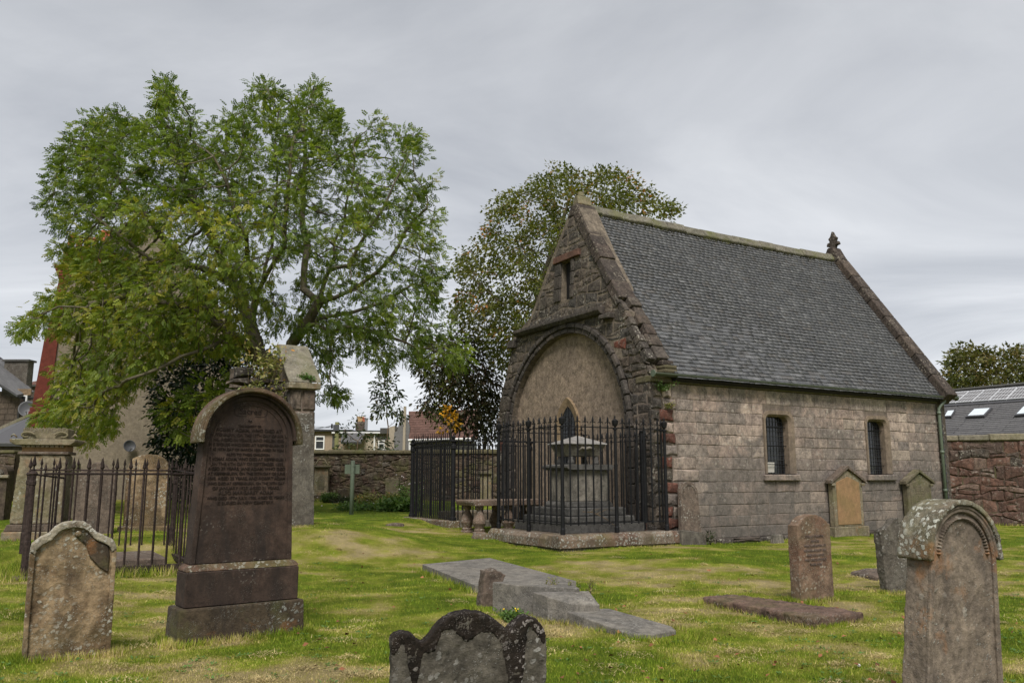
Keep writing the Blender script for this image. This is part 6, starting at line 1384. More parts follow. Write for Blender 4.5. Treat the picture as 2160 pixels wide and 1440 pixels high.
q = [onroof(1985, 859, .03), onroof(2330, 837, .03), onroof(2330, 834, .03), onroof(1985, 856, .03)]; slabq('panel_rail', q, .03, 'dark_frame', t)
for c4 in (((1993, 884), (2008, 883), (2017, 869), (2001, 870)), ((2038, 884), (2078, 882), (2095, 864), (2056, 866)), ((2141, 881), (2181, 878), (2198, 858), (2160, 861))):
    sk = empty('roof_light'); sk.parent = t
    q = [onroof(*p_, .03) for p_ in c4]; slabq('frame', q, .09, 'dark_frame', sk); slabq('glass', [bilin(q, u, v) + nr * .0905 for u, v in ((.09, .12), (.91, .12), (.91, .9), (.09, .9))], .01, 'skylight', sk)

# ------------------------------------------------------------------ trees
def in_poly(poly, x, y):
    ins = np.zeros(len(x), bool); n = len(poly)
    for i in range(n):
        x1, y1 = poly[i]; x2, y2 = poly[(i + 1) % n]
        cnd = ((y1 > y) != (y2 > y)) & (x < (x2 - x1) * (y - y1) / ((y2 - y1) if y2 != y1 else 1e-9) + x1); ins ^= cnd
    return ins
def edge_dist(poly, x, y):
    d = np.full(len(x), 1e9); n = len(poly)
    for i in range(n):
        a = np.array(poly[i], float); b = np.array(poly[(i + 1) % n], float); ab = b - a
        t_ = np.clip(((x - a[0]) * ab[0] + (y - a[1]) * ab[1]) / (ab @ ab), 0, 1); d = np.minimum(d, np.hypot(x - a[0] - t_ * ab[0], y - a[1] - t_ * ab[1]))
    return d
def crown_points(poly, Y, n, thick, rs, inset=4, power=.5, hollow=0.0, wt=None):
    poly = [tuple(p) for p in poly]; xs_ = [p[0] for p in poly]; ys_ = [p[1] for p in poly]; out_ = []
    while len(out_) < n:
        x = rs.uniform(min(xs_), max(xs_), 4000); y = rs.uniform(min(ys_), max(ys_), 4000); k = in_poly(poly, x, y); x, y = x[k], y[k]
        d = edge_dist(poly, x, y); k = d > inset; x, y, d = x[k], y[k], d[k]
        if wt is not None: k = rs.rand(len(x)) < wt(x, y); x, y, d = x[k], y[k], d[k]
        half = thick * np.clip(d / 190, .06, 1) ** power; u = rs.uniform(-1, 1, len(x)); u = np.sign(u) * np.abs(u) ** (1 - hollow * .6)
        for a_, b_, h_, u_ in zip(x, y, half, u): out_.append(at(a_, b_, Y + h_ * u_))
    return np.array(out_[:n])
def colonize(att, nodes, parents, D=.35, di=3.0, dk=.5, iters=120, jit=.12, rs=None, grav=0.0):
    """space colonisation: grow branch nodes towards attractor points"""
    nodes = [np.array(p, float) for p in nodes]; parents = list(parents); att = att.copy(); N_ = np.array(nodes)
    near_i = np.zeros(len(att), int); near_d = np.full(len(att), 1e9)
    for i, p in enumerate(N_):
        d = np.linalg.norm(att - p, axis=1); k = d < near_d; near_d[k] = d[k]; near_i[k] = i
    for it in range(iters):
        if len(att) == 0: break
        use = near_d < di if it > 12 else near_d < 1e9
        if not use.any(): use = near_d < 1e9
        ids = near_i[use]; dirs = att[use] - np.array(nodes)[ids]; dirs /= np.linalg.norm(dirs, axis=1, keepdims=True)
        u, inv = np.unique(ids, return_inverse=True); acc = np.zeros((len(u), 3)); np.add.at(acc, inv, dirs)
        new = []
        for k, i in enumerate(u):
            v = acc[k]; L = np.linalg.norm(v)
            if L < 1e-6: v = rs.normal(size=3); L = np.linalg.norm(v)
            v = v / L + rs.normal(size=3) * jit; v[2] -= grav; v /= np.linalg.norm(v)
            nodes.append(nodes[i] + v * D); parents.append(int(i)); new.append(len(nodes) - 1)
        for j in new:
            d = np.linalg.norm(att - nodes[j], axis=1); k = d < near_d; near_d[k] = d[k]; near_i[k] = j
        keep = near_d > dk; att, near_d, near_i = att[keep], near_d[keep], near_i[keep]
    return np.array(nodes), parents
def branch_mesh(name, nodes, parents, r_tip, r_base, mat, parent, expo=2.3, sides=5, base_fix=None):
    n = len(nodes); w = np.zeros(n); ch = [[] for _ in range(n)]
    for i in range(n):
        if parents[i] >= 0: ch[parents[i]].append(i)
    for i in range(n - 1, -1, -1):
        if not ch[i]: w[i] = 1
        else: w[i] = sum(w[c] for c in ch[i])
    r = r_tip * w ** (1 / expo); r = r * min(1.0, r_base / r.max()) if r.max() > r_base else r
    r = np.maximum(r, r_tip); 
    pts = np.array(nodes); V = []; Fc = []
    P_ = [(parents[i], i) for i in range(n) if parents[i] >= 0]; a = pts[[p for p, _ in P_]]; b = pts[[c for _, c in P_]]; rb = r[[c for _, c in P_]]
    ra = np.minimum(r[[p for p, _ in P_]], rb * 1.25); d = b - a; L = np.linalg.norm(d, axis=1, keepdims=True); d = d / np.maximum(L, 1e-6)
    B = basis(d, np.zeros(len(d))); angs = np.linspace(0, 2 * math.pi, sides, endpoint=False)
    ring = np.stack([np.cos(angs), np.sin(angs)], 1)
    off = B[:, :, 1][:, None, :] * ring[None, :, 0:1] + B[:, :, 2][:, None, :] * ring[None, :, 1:2]
    Va = (a - d * rb[:, None] * .3)[:, None, :] + off * ra[:, None, None]; Vb = (b + d * rb[:, None] * .3)[:, None, :] + off * rb[:, None, None]
    V = np.concatenate([Va, Vb], 1).reshape(-1, 3); k = 2 * sides; base = (np.arange(len(P_)) * k)[:, None, None]
    q = np.array([[j, (j + 1) % sides, (j + 1) % sides + sides, j + sides] for j in range(sides)]); Fc = (base + q[None]).reshape(-1, 4)
    o = npmesh(name, V, Fc, mat, parent, None, True)
    return o, r, w, ch
def leaf_tpl(kind):
    if kind == 'ash':                                 # pinnate leaf: paired leaflets along a stalk, drooping tips
        V = []; Fc = []
        def lf(x, y, z, dx, dy, dz, L, W):
            k = len(V); d = np.array([dx, dy, dz]); d = d / np.linalg.norm(d); s_ = np.cross(d, [0, 0, 1.0]); s_ /= np.linalg.norm(s_); p = np.array([x, y, z])
            W *= 1.45; V.extend([p, p + d * L * .45 + s_ * W, p + d * L, p + d * L * .45 - s_ * W]); Fc.append((k, k + 1, k + 2, k + 3))
        for i, x in enumerate((.30, .52, .74)):
            z = -.16 * x * x; lf(x, 0, z, .5, 1, -.35, .34, .085); lf(x, 0, z, .5, -1, -.35, .34, .085)
        lf(.9, 0, -.13, 1, .05, -.5, .36, .085); return np.array(V), np.array(Fc)
    if kind == 'palm':                                # lobed leaf, slightly folded
        V = [(0, 0, 0)]; 
        for a, r_ in ((-100, .35), (-62, .62), (-38, .42), (-5, .95), (5, .95), (38, .42), (62, .62), (100, .35)): V.append((.3 + r_ * .75 * math.cos(R(a)), r_ * .72 * math.sin(R(a)), -.12 * r_ - .08 * abs(math.sin(R(a)))))
        return np.array(V), np.array([(0, i, i + 1, i + 1) for i in range(1, 8)])[:, :3]
    if kind == 'oval':
        return np.array([(0, 0, 0), (.35, .22, .02), (.8, .18, -.04), (1, 0, -.1), (.8, -.18, -.04), (.35, -.22, .02)]), np.array([(0, 1, 2, 3), (0, 3, 4, 5)])
    return np.array([(0, 0, 0), (.5, .3, 0), (1, 0, -.1), (.5, -.3, 0)]), np.array([(0, 1, 2, 3)])
def foliage(name, centers, per, spread, size, kind, mat, parent, rs, outward=None, droop=.35, light=None, flat=.8):
    n = len(centers) * per; c = np.repeat(centers, per, axis=0); off = rsphere(n, rs) * (rs.rand(n, 1) ** .45) * spread; off[:, 2] *= flat
    pos = c + off; ax = off / spread + rsphere(n, rs) * .55
    if outward is not None: v = pos - outward; ax = ax + .5 * v / np.linalg.norm(v, axis=1, keepdims=True)
    ax[:, 2] -= droop; tv, tf = leaf_tpl(kind); B = basis(ax, rs.normal(0, .7, n))
    cl = np.repeat(rs.rand(len(centers)), per); rnd = np.clip(cl * .55 + rs.rand(n) * .45, 0, 1)
    if light is not None: rnd = np.clip(rnd + np.repeat(light, per), 0, 1)
    return scatter(name, tv, tf, pos, B, rs.uniform(.75, 1.2, n) * size, rnd, mat, parent)

# --- the big ash
rs = np.random.RandomState(42); AY = 24.0
ASH = [(12, 702), (45, 655), (75, 620), (145, 598), (108, 548), (96, 500), (70, 455), (72, 415), (112, 372), (92, 330), (130, 290), (160, 250), (205, 215), (262, 222), (290, 240), (308, 215), (325, 160), (372, 150), (405, 195), (420, 275), (452, 280), (470, 225), (505, 215), (545, 165), (575, 150), (600, 205), (640, 180), (672, 140), (705, 200), (728, 285), (752, 290), (775, 235), (800, 222), (818, 290), (868, 255), (905, 290), (932, 318), (905, 360), (930, 405), (945, 445), (918, 480), (950, 545), (936, 600), (962, 650), (985, 720), (1000, 770), (960, 800), (915, 770), (880, 795), (852, 760), (825, 800), (790, 790), (762, 770), (735, 745), (722, 790), (745, 850), (715, 872), (690, 840), (676, 800), (655, 740), (610, 715), (560, 705), (520, 740), (500, 770), (440, 745), (390, 750), (345, 770), (318, 810), (290, 830), (262, 850), (248, 905), (205, 940), (165, 950), (140, 905), (75, 905), (62, 882), (105, 830), (95, 780), (150, 740), (118, 700), (72, 712), (40, 725)]
HOL = [((560, 590), (150, 120)), ((700, 560), (110, 90)), ((330, 480), (120, 60)), ((770, 800), (60, 30)), ((620, 690), (80, 50))]
def wta(x, y):
    w = np.ones(len(x))
    for (cx_, cy_), (sx_, sy_) in HOL: w *= 1 - .62 * np.exp(-((x - cx_) / sx_) ** 2 - ((y - cy_) / sy_) ** 2)
    w *= .25 + .85 * (vnoise(x / 46 + 3, y / 38 + 8) > .42); w = np.where((x < 540) & (y > 540), 1.15, w * .9) * (1 - .97 * np.exp(-((x - 238) / 48) ** 2 - ((y - 495) / 36) ** 2)) * np.where((x > 300) & (y > 330) & (y < 640) & (x < 880), .55, 1.0) * np.where((x > 600) & (y > 300) & (y < 720), .6, 1.0)
    return w
att = crown_points(ASH, AY, 6000, 4.8, rs, inset=7, hollow=.7, wt=wta)
A = lambda px, py, dy=0: at(px, py, AY + dy)
sk = [(A(555, 1060), -1), (A(560, 960), 0), (A(575, 860), 1), (A(592, 780), 2), (A(615, 725, .2), 3),           # trunk
      (A(645, 685), 4), (A(672, 640, -.3), 5), (A(690, 580, -.6), 6), (A(705, 510, -.9), 7), (A(730, 430, -1.2), 8),
      (A(690, 668, .8), 5), (A(740, 660, 1.2), 10), (A(800, 640, 1.5), 11), (A(870, 600, 1.6), 12),
      (A(545, 750, .4), 3), (A(530, 690, .6), 14), (A(540, 630, .7), 15), (A(560, 560, .4), 16), (A(575, 480, 0), 17), (A(585, 400, -.3), 18),
      (A(505, 610, 1), 15), (A(470, 550, 1.3), 20), (A(430, 480, 1.5), 21), (A(400, 400, 1.8), 22),
      (A(480, 700, -1), 14), (A(420, 660, -1.7), 24), (A(350, 640, -2.2), 25), (A(270, 620, -2.5), 26), (A(190, 640, -2.4), 27),
      (A(640, 610, 1.2), 6), (A(650, 520, 1.6), 29), (A(640, 430, 1.8), 30), (A(645, 340, 1.8), 31),
      (A(420, 740, -2.4), 24), (A(350, 770, -3), 33), (A(270, 800, -3.2), 34),
      (A(700, 700, -.6), 5), (A(760, 690, -1.2), 36), (A(820, 710, -1.5), 37), (A(880, 735, -1.5), 38),
      (A(735, 560, -2.4), 7), (A(780, 480, -2.8), 40), (A(830, 390, -3), 41), (A(860, 330, -3), 42),
      (A(600, 520, -2), 16), (A(606, 430, -2.6), 44), (A(612, 360, -2.8), 45), (A(618, 300, -2.8), 46),
      (A(520, 500, -1.8), 16), (A(480, 390, -2.4), 48), (A(450, 330, -2.6), 49),
      (A(400, 560, -.4), 20), (A(320, 470, -.8), 51), (A(250, 380, -1), 52), (A(190, 310, -1), 53),
      (A(360, 580, -1.8), 24), (A(270, 510, -2.4), 55), (A(180, 440, -2.6), 56),
      (A(440, 470, 0), 20), (A(380, 360, .3), 58), (A(362, 300, .4), 59),
      (A(760, 600, -.6), 6), (A(840, 520, -.9), 61), (A(900, 440, -1), 62)]
nd, pa_ = [s[0] for s in sk], [s[1] for s in sk]
# subdivide the hand-set limbs
def refine(nd, pa_, step=.4, rs=rs):
    out_n, out_p, mp2 = [], [], {}
    for i, (p, q) in enumerate(zip(nd, pa_)):
        if q < 0: out_n.append(p); out_p.append(-1); mp2[i] = 0; continue
        a = nd[q]; k = max(1, int(np.linalg.norm(p - a) / step)); last = mp2[q]; bow = rs.normal(size=3) * .05 * np.linalg.norm(p - a)
        for j in range(1, k + 1): t_ = j / k; out_n.append(a + (p - a) * t_ + bow * math.sin(math.pi * t_)); out_p.append(last); last = len(out_n) - 1
        mp2[i] = last
    return out_n, out_p
pa_ = [min(q_, i_ - 1) if q_ >= 0 else -1 for i_, q_ in enumerate(pa_)]
n0, p0 = refine(nd, pa_)
nodes, par_ = colonize(att, n0, p0, .29, 2.6, .38, 110, .16, rs, -.02)
t = empty('ash_tree', tuple(P(555, AY)), 0, label='large spreading green ash tree filling the left half of the sky', cat='tree')
o, rad, w, chl = branch_mesh('trunk', nodes, par_, .0095, .55, M['bark'], None, 2.05, 6); o.parent = t; o.matrix_parent_inverse = Matrix.Translation(-Vector(t.location))
o['label'] = 'forked mossy trunk with many ascending limbs'
tips = np.array([i for i in range(len(nodes)) if w[i] <= 3 and i > len(n0)]); print('ash', len(nodes), len(tips))
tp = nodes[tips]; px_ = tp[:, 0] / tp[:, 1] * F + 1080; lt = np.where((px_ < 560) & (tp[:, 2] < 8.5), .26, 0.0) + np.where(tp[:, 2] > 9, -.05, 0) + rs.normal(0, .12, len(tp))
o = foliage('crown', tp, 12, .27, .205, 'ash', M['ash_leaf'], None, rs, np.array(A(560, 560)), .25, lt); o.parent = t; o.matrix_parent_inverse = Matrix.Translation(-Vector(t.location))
def tree(name, label, poly, Y, n, thick, seeds, leaf, lmat, size, per, spread, r_base, bark, seed, D=.35, di=3, dk=.5, wt=None, r_tip=.01, light=0.0, cat='tree', droop=.35, hollow=.5, inset=6):
    rs = np.random.RandomState(seed); att = crown_points(poly, Y, n, thick, rs, inset, hollow=hollow, wt=wt)
    nd = [at(s[0], s[1], Y + (s[3] if len(s) > 3 else 0)) for s in seeds]; pa_ = [s[2] for s in seeds]; n0, p0 = refine(nd, pa_, .4, rs)
    nodes, pr_ = colonize(att, n0, p0, D, di, dk, 100, .15, rs)
    base = nd[0]; t = empty(name, tuple(base), 0, label=label, cat=cat); inv = Matrix.Translation(-Vector(base))
    o, rad, w, ch_ = branch_mesh('trunk', nodes, pr_, r_tip, r_base, M[bark], None, 2.3, 5); o.parent = t; o.matrix_parent_inverse = inv
    tips = np.array([i for i in range(len(nodes)) if w[i] <= 3 and i > len(n0)])
    o = foliage('crown', nodes[tips], per, spread, size, leaf, M[lmat], None, rs, np.array(at(seeds[-1][0], seeds[-1][1], Y)), droop, np.full(len(tips), light) + rs.normal(0, .14, len(tips))); o.parent = t; o.matrix_parent_inverse = inv
    print(name, len(nodes), len(tips)); return t
SYC = [(930, 640), (965, 600), (938, 560), (975, 520), (1020, 500), (1030, 460), (1018, 430), (1062, 400), (1095, 395), (1140, 352), (1190, 340), (1235, 338), (1275, 350), (1320, 345), (1352, 375), (1392, 400), (1445, 425), (1440, 462), (1380, 470), (1330, 520), (1300, 600), (1250, 700), (1200, 780), (1120, 800), (1060, 800), (1040, 760), (1000, 740), (985, 700), (945, 690)]
tree('sycamore_tree', 'browning sycamore tree rising behind the chapel gable', SYC, 36, 3600, 5.5, [(1130, 1040, -1), (1125, 900, 0), (1120, 760, 1), (1130, 650, 2), (1170, 520, 3), (1200, 420, 4), (1060, 640, 3), (1000, 590, 6), (1250, 500, 4)], 'palm', 'sycamore_leaf', .155, 28, .46, .35, 'bark', 3, .42, 3.6, .56, wt=lambda x, y: .22 + .78 * (vnoise(x / 34 + 2, y / 28) > .36), r_tip=.012)
COP = [(878, 700), (930, 705), (975, 690), (1010, 700), (1045, 740), (1062, 800), (1062, 900), (1055, 945), (1000, 930), (950, 900), (925, 880), (880, 885), (868, 850), (900, 830), (872, 790), (890, 740)]
tree('copper_beech', 'dark purple-leaved tree filling the gap left of the gable', COP, 38.5, 2100, 3, [(1030, 1045, -1), (1025, 930, 0), (1000, 820, 1), (960, 760, 2)], 'oval', 'copper_leaf', .20, 30, .50, .25, 'bark', 5, .4, 3, .5, r_tip=.012)
GRN = [(905, 800), (940, 770), (985, 770), (1000, 830), (975, 870), (940, 905), (905, 905), (893, 880), (925, 850)]
tree('green_shrub', 'olive green shrub below the copper-leaved tree', GRN, 37.3, 170, 1.2, [(960, 1045, -1), (955, 950, 0), (950, 860, 1)], 'oval', 'sycamore_leaf', .17, 18, .34, .08, 'bark', 15, .3, 2.5, .4, cat='shrub', light=-.35)
YEL = [(915, 860), (935, 845), (965, 862), (982, 885), (972, 905), (945, 922), (925, 905), (935, 885)]
tree('yellow_shrub', 'golden-yellow leaves glowing above the dense railing', YEL, 36.6, 60, .5, [(950, 1045, -1), (950, 960, 0), (950, 895, 1)], 'palm', 'yellow_leaf', .17, 16, .26, .05, 'bark', 25, .25, 2, .3, cat='shrub')
HOLL = [(322, 800), (345, 735), (400, 705), (500, 720), (560, 715), (600, 760), (600, 900), (560, 1020), (500, 1035), (440, 1045), (395, 1050), (352, 1045), (335, 985), (312, 945), (325, 900), (305, 850)]
tree('holly_tree', 'near-black evergreen under the ash beside the tenement wall', HOLL, 28.5, 2100, 2.3, [(440, 1060, -1), (440, 950, 0), (440, 860, 1)], 'oval', 'holly_leaf', .17, 26, .34, .2, 'bark', 6, .32, 3, .4, r_tip=.01)
UND = [(335, 850), (370, 825), (420, 800), (480, 790), (540, 790), (540, 850), (480, 880), (430, 880), (408, 905), (395, 935), (360, 925), (330, 880)]
tree('ash_sapling', 'bright green low ash foliage in front of the evergreen', UND, 22.5, 330, 1.2, [(430, 1100, -1), (425, 960, 0), (420, 880, 1)], 'ash', 'ash_leaf', .27, 14, .36, .08, 'bark', 9, .3, 2.4, .36, light=.1, cat='young tree')
CHN = [(778, 820), (800, 788), (830, 785), (848, 820), (842, 860), (870, 880), (868, 900), (840, 890), (800, 875), (780, 880), (790, 850)]
tree('young_chestnut', 'slender young tree standing just beyond the back wall', CHN, 38.5, 360, .9, [(817, 1045, -1), (818, 950, 0), (819, 900, 1), (820, 830, 2)], 'oval', 'chestnut_leaf', .20, 22, .30, .10, 'bark_pale', 10, .28, 2.5, .36, inset=3, cat='young tree')
SHB = [(706, 935), (728, 900), (738, 870), (752, 870), (758, 900), (775, 915), (790, 905), (800, 930), (830, 925), (840, 945), (835, 955), (705, 955)]
tree('wall_shrub', 'loose dark shrub growing behind the boundary wall', SHB, 38, 200, .9, [(750, 1045, -1), (752, 960, 0), (755, 930, 1)], 'oval', 'chestnut_leaf', .17, 12, .28, .06, 'bark_pale', 11, .26, 2.3, .34, inset=2, cat='shrub')
RT_ = [(1983, 762), (2000, 740), (2015, 718), (2040, 722), (2060, 728), (2078, 716), (2092, 735), (2120, 740), (2135, 722), (2165, 735), (2200, 745), (2230, 790), (2230, 850), (1990, 850), (1990, 800)]
tree('distant_tree', 'rounded olive tree behind the solar panel roof', RT_, 58, 1300, 5, [(2100, 1010, -1), (2100, 880, 0), (2100, 800, 1)], 'palm', 'right_leaf', .30, 22, .62, .35, 'bark', 12, .5, 4, .62, r_tip=.014)

# weeds on the ruined wall
def weeds(name, label, c, n, h, spread, mat, seed, size=.07, cat='plant', sp2=None, leafk='oval', lean_=.3):
    rs = np.random.RandomState(seed); t = empty(name, tuple(c), 0, label=label, cat=cat); bm = bmesh.new(); pts = []
    for i in range(n):
        b = Vector((rs.uniform(-1, 1) * spread, rs.uniform(-1, 1) * (sp2 or spread), 0)); hh = h * rs.uniform(.5, 1.1); d = Vector((rs.normal(0, lean_), rs.normal(0, lean_), 1)); q = b + d * hh
        tube(bm, [b, b.lerp(q, .5) + Vector((rs.normal(0, .02), 0, 0)), q], [.004, .003, .0015], 4)
        for k in np.linspace(.25, 1, 7): pts.append(b.lerp(q, k))
    done(bm, 'stems', M['bark_pale'], t); pts = np.array([tuple(p) for p in pts]); foliage('leaves', pts, 4, size * 1.1, size, leafk, M[mat], t, rs, None, .1); return t
cq = Fr(P(601, 17.0), 31)
weeds('wall_weeds', 'dry yellow-green buddleia sprouting from the ruined wall top', cq.O + cq.X * -.42 + cq.Y * .45 + np.array([0, 0, zf - .05]), 20, .85, .36, 'weed_leaf', 3, .085)
weeds('wall_weeds', 'orange-tinged dry weeds behind the brown hood', cq.O + cq.X * -.62 + cq.Y * .25 + np.array([0, 0, zf - .55]), 18, .55, .42, 'weed_leaf', 4, .075)
weeds('cope_fern', 'small fern tuft growing on the pale sloping cope', cq.O + cq.X * .28 + cq.Y * -.02 + np.array([0, 0, zf + .05]), 14, .10, .16, 'border_leaf', 8, .05, sp2=.03)
weeds('eaves_fern', 'green fern tuft under the near gutter end', C0 + DR * .28 - DL * .02 + np.array([0, 0, 3.30]), 14, .14, .10, 'border_leaf', 13, .05, sp2=.04, lean_=.9)
weeds('eaves_fern', 'tiny yellow-green tuft on the corner masonry', C0 + DR * .50 - DL * .03 + np.array([0, 0, 2.93]), 8, .08, .06, 'weed_leaf', 14, .04, sp2=.03, lean_=.9)
# flower border along the back wall
for nm, lb, px, Y, n, h, spd, mt, sz in (('border_plants', 'low green border plants right of the sign post', 775, 29, 70, .20, 1.0, 'border_leaf', .10), ('grass_clump', 'dense bright green grassy clump beside the dense railing', 843, 28, 160, .36, .50, 'border_leaf', .13),
                                   ('border_plants', 'yellowish leafy plants before the mossy shouldered stone', 800, 33, 40, .34, .8, 'weed_leaf', .11), ('small_shrub', 'little round green shrub at the pale wall monument', 694, 33.5, 60, .34, .24, 'border_leaf', .08), ('border_plants', 'dark purplish low plants by the dark broken stone', 735, 33.6, 50, .22, .6, 'chestnut_leaf', .09), ('lily_plant', 'pale-flowered tall stems beside the dense railing', 862, 33, 20, .85, .45, 'border_leaf', .09)):
    weeds(nm, lb, P(px, Y), n, h, spd, mt, int(px), sz)
rs = np.random.RandomState(31)
def flowers(name, label, c, n, spread, z0, z1, mat, s):
    pos = np.array([[rs.uniform(-1, 1) * spread, rs.uniform(-1, 1) * spread * .5, rs.uniform(z0, z1)] for _ in range(n)]) + np.array(c)
    o = scatter(name, [(-1, 0, 0), (0, -1, 0), (1, 0, 0), (0, 1, 0), (0, 0, .6), (0, 0, -.6)], [(0, 1, 4), (1, 2, 4), (2, 3, 4), (3, 0, 4), (1, 0, 5), (2, 1, 5), (3, 2, 5), (0, 3, 5)], pos, basis(rsphere(n, rs), rs.rand(n)), np.full(n, s), rs.rand(n), mat); tag(o, label, 'flowers', kind='stuff')
flowers('lily_flowers', 'pale pink blooms beside the dense railing', P(862, 33), 16, .6, .5, 1.15, M['flower'], .04)
flowers('border_flowers', 'small pink and white border flowers', P(790, 28.6), 14, 1.8, .1, .45, M['flower'], .028)
flowers('dandelions', 'yellow dandelions by the toppled base', P(1080, 9.45), 4, .10, .08, .14, M['yellow_flower'], .015)
weeds('dandelion_plant', 'leafy dandelion tuft beside the toppled base', P(1083, 9.42), 18, .09, .10, 'border_leaf', 77, .045, lean_=.8)
weeds('dry_sprigs', 'thin dry sprigs growing between the grey slabs', np.array([*(B0 + DR * .72 - DL * .55)[:2], .30]), 12, .16, .30, 'weed_leaf', 78, .025, sp2=.03)
weeds('base_weeds', 'small weeds at the chapel corner foot', C0 + DR * .95 - DL * .25, 20, .22, .3, 'chestnut_leaf', 79, .06, sp2=.08)

# ------------------------------------------------------------------ grass
rs = np.random.RandomState(99)
def blades(name, label, x, y, h, w, lean_, extra_dry=0.0, zoff=0.0):
    n = len(x); z = gz(x, y); yaw = rs.uniform(0, 2 * math.pi, n); ld = rs.uniform(0, 2 * math.pi, n); ll = np.abs(rs.normal(0, lean_, n)) * h
    c, s = np.cos(yaw) * w, np.sin(yaw) * w; B_ = np.stack([x, y, z + zoff - .006], 1)
    V = np.stack([B_ + np.stack([c, s, 0 * c], 1), B_ - np.stack([c, s, 0 * c], 1), B_ + np.stack([np.cos(ld) * ll, np.sin(ld) * ll, h], 1)], 1).reshape(-1, 3)
    Fc = np.arange(3 * n).reshape(-1, 3); rn = np.repeat(rs.rand(n), 3); dr = np.repeat(np.clip(dry(x, y) + extra_dry, 0, 1), 3)
    o = npmesh(name, V, Fc, M['blade'], None, {'rnd': rn, 'dry': dr}); tag(o, label, 'grass', kind='stuff'); return o
N = 620000
py = rs.uniform(1046, 1660, N * 2); Yd = 1.62 * F / (py - 1008); px = rs.uniform(-500, 2700, N * 2); k = (Yd < 34) & (Yd > 3.3) & (rs.rand(N * 2) < np.clip(.35 + (py - 1046) / 200, 0, 1) * .75); Yd, px = Yd[k][:N], px[k][:N]
X_ = (px - 1080) / F * Yd * 1.02
# keep blades out of the buildings and off the kerbs
lr = (X_ - C0[0]) * DR[0] + (Yd - C0[1]) * DR[1]; ls = (X_ - C0[0]) * DL[0] + (Yd - C0[1]) * DL[1]
ok = ~((lr > -.05) & (ls > -.05) & (lr < 11) & (ls < 7)) & ~((lr > -2.65) & (lr < .4) & (ls > -.4) & (ls < 2.5)) & ~((lr > -2.7) & (lr < .4) & (ls > 4.4) & (ls < 8))
lx_ = (X_ - B0[0]) * DR[0] + (Yd - B0[1]) * DR[1]; ly_ = (X_ - B0[0]) * DL[0] + (Yd - B0[1]) * DL[1]
ok &= ~((lx_ > .55) & (lx_ < 2.1) & (ly_ > 1.1) & (ly_ < 4.1)) & ~((lx_ > .42) & (lx_ < 1.12) & (ly_ > -2.24) & (ly_ < -.05))
qq = [q1, q2, q3, q4]; ok &= ~in_poly([tuple(a) for a in qq], X_, Yd)
X_, Yd = X_[ok], Yd[ok]
tall = fbm(X_ * 1.3 + 4, Yd * 1.3, 3); h = rs.uniform(.010, .030, len(X_)) * (.55 + tall) * (1 + .35 * (dry(X_, Yd) < .25))
blades('lawn_grass', 'short mown grass, green with straw patches', X_, Yd, h, .0022 + .00022 * Yd, .55)
# longer fringe left by the mower along stones, kerbs and walls
edges = []
def fringe(a, b, n, wd=.05, hmax=.10): 
    a = np.array(a[:2]); b = np.array(b[:2]); t_ = rs.rand(n)[:, None]; p = a + (b - a) * t_ + rs.normal(0, wd, (n, 2)); edges.append((p, np.full(n, hmax)))
def frf(O, ang, pts, n, hm=.10, wd=.04):
    c_, s_ = math.cos(ang), math.sin(ang)
    for a, b in zip(pts, pts[1:]): fringe((O[0] + a[0] * c_ - a[1] * s_, O[1] + a[0] * s_ + a[1] * c_), (O[0] + b[0] * c_ - b[1] * s_, O[1] + b[0] * s_ + b[1] * c_), n, wd, hm)
frf(Fr(P(48, 7.26), 30).O, R(30), [(-.04, .2), (-.04, -.04), (.7, -.04), (.72, .2)], 600, .085)
frf(Fr(P(370, 7.92), 37).O, R(37), [(-.04, .45), (-.03, -.04), (1.28, -.04), (1.3, .4)], 1100, .095)
frf(B0, AR, [(.45, 1.2), (.90, 4.0)], 900, .11); frf(B0, AR, [(1.9, .85), (2.5, 4.3)], 500, .09); frf(B0, AR, [(-.1, .3), (-.08, -.15), (.15, -.5), (.22, -.85), (.42, -.95), (.44, -2.05), (.64, -2.32), (1.06, -2.28), (1.2, -2.05), (.97, -1.0), (.9, -.6)], 320, .075)
for a, b in ((q1, q4), (q4, q3), (q3, q2), (q2, q1)): fringe(a, b, 900, .035, .065)
frf(Fr(P(1690, 10.75), 29).O, R(29), [(-.03, .2), (-.03, -.03), (.55, -.03), (.6, .2)], 420, .09); frf(P(1872, 11.6), R(20), [(-.03, .2), (-.03, -.03), (.45, -.03)], 240, .07)
frf((*lc(RN, SN), 0), AR, [(-.2, 2.7), (-.2, -.2), (2.85, -.2)], 900, .05, .03); frf((*lc(0, 0), 0), AR, [(.4, -.12), (5.5, -.12), (10.7, -.12)], 1500, .06, .04)
frf((*lc(R2, S2), 0), AR, [(-.45, 3.0), (-.45, -.52), (2.3, -.5)], 600, .06)
frf(Fr(P(50, 11.6), 31).O, R(31), [(-.1, 1.5), (.2, -.12), (LX + .3, -.1), (LX + .25, 2.2)], 1300, .17, .09); frf(Fr(P(3, 15.3), 14).O, R(14), [(-.1, -.05), (W + .1, -.05)], 200, .08)
fringe(at(0, 1050, 12.0), at(60, 1050, 12.3), 500, .2, .22); fringe(at(20, 1050, 11.2), at(60, 1050, 11.5), 200, .15, .18)
fringe(at(560, 1056, 35.3), at(880, 1056, 35.3), 1500, .3, .22); fringe(at(255, 1120, 16), at(352, 1120, 16), 300, .06, .07); fringe(at(600, 1110, 16.8), at(668, 1110, 16.8), 200, .06, .06); fringe(at(2005, 1106, 26.8), at(2300, 1106, 26.5), 900, .12, .12)
pp = np.concatenate([e[0] for e in edges]); hm = np.concatenate([e[1] for e in edges])
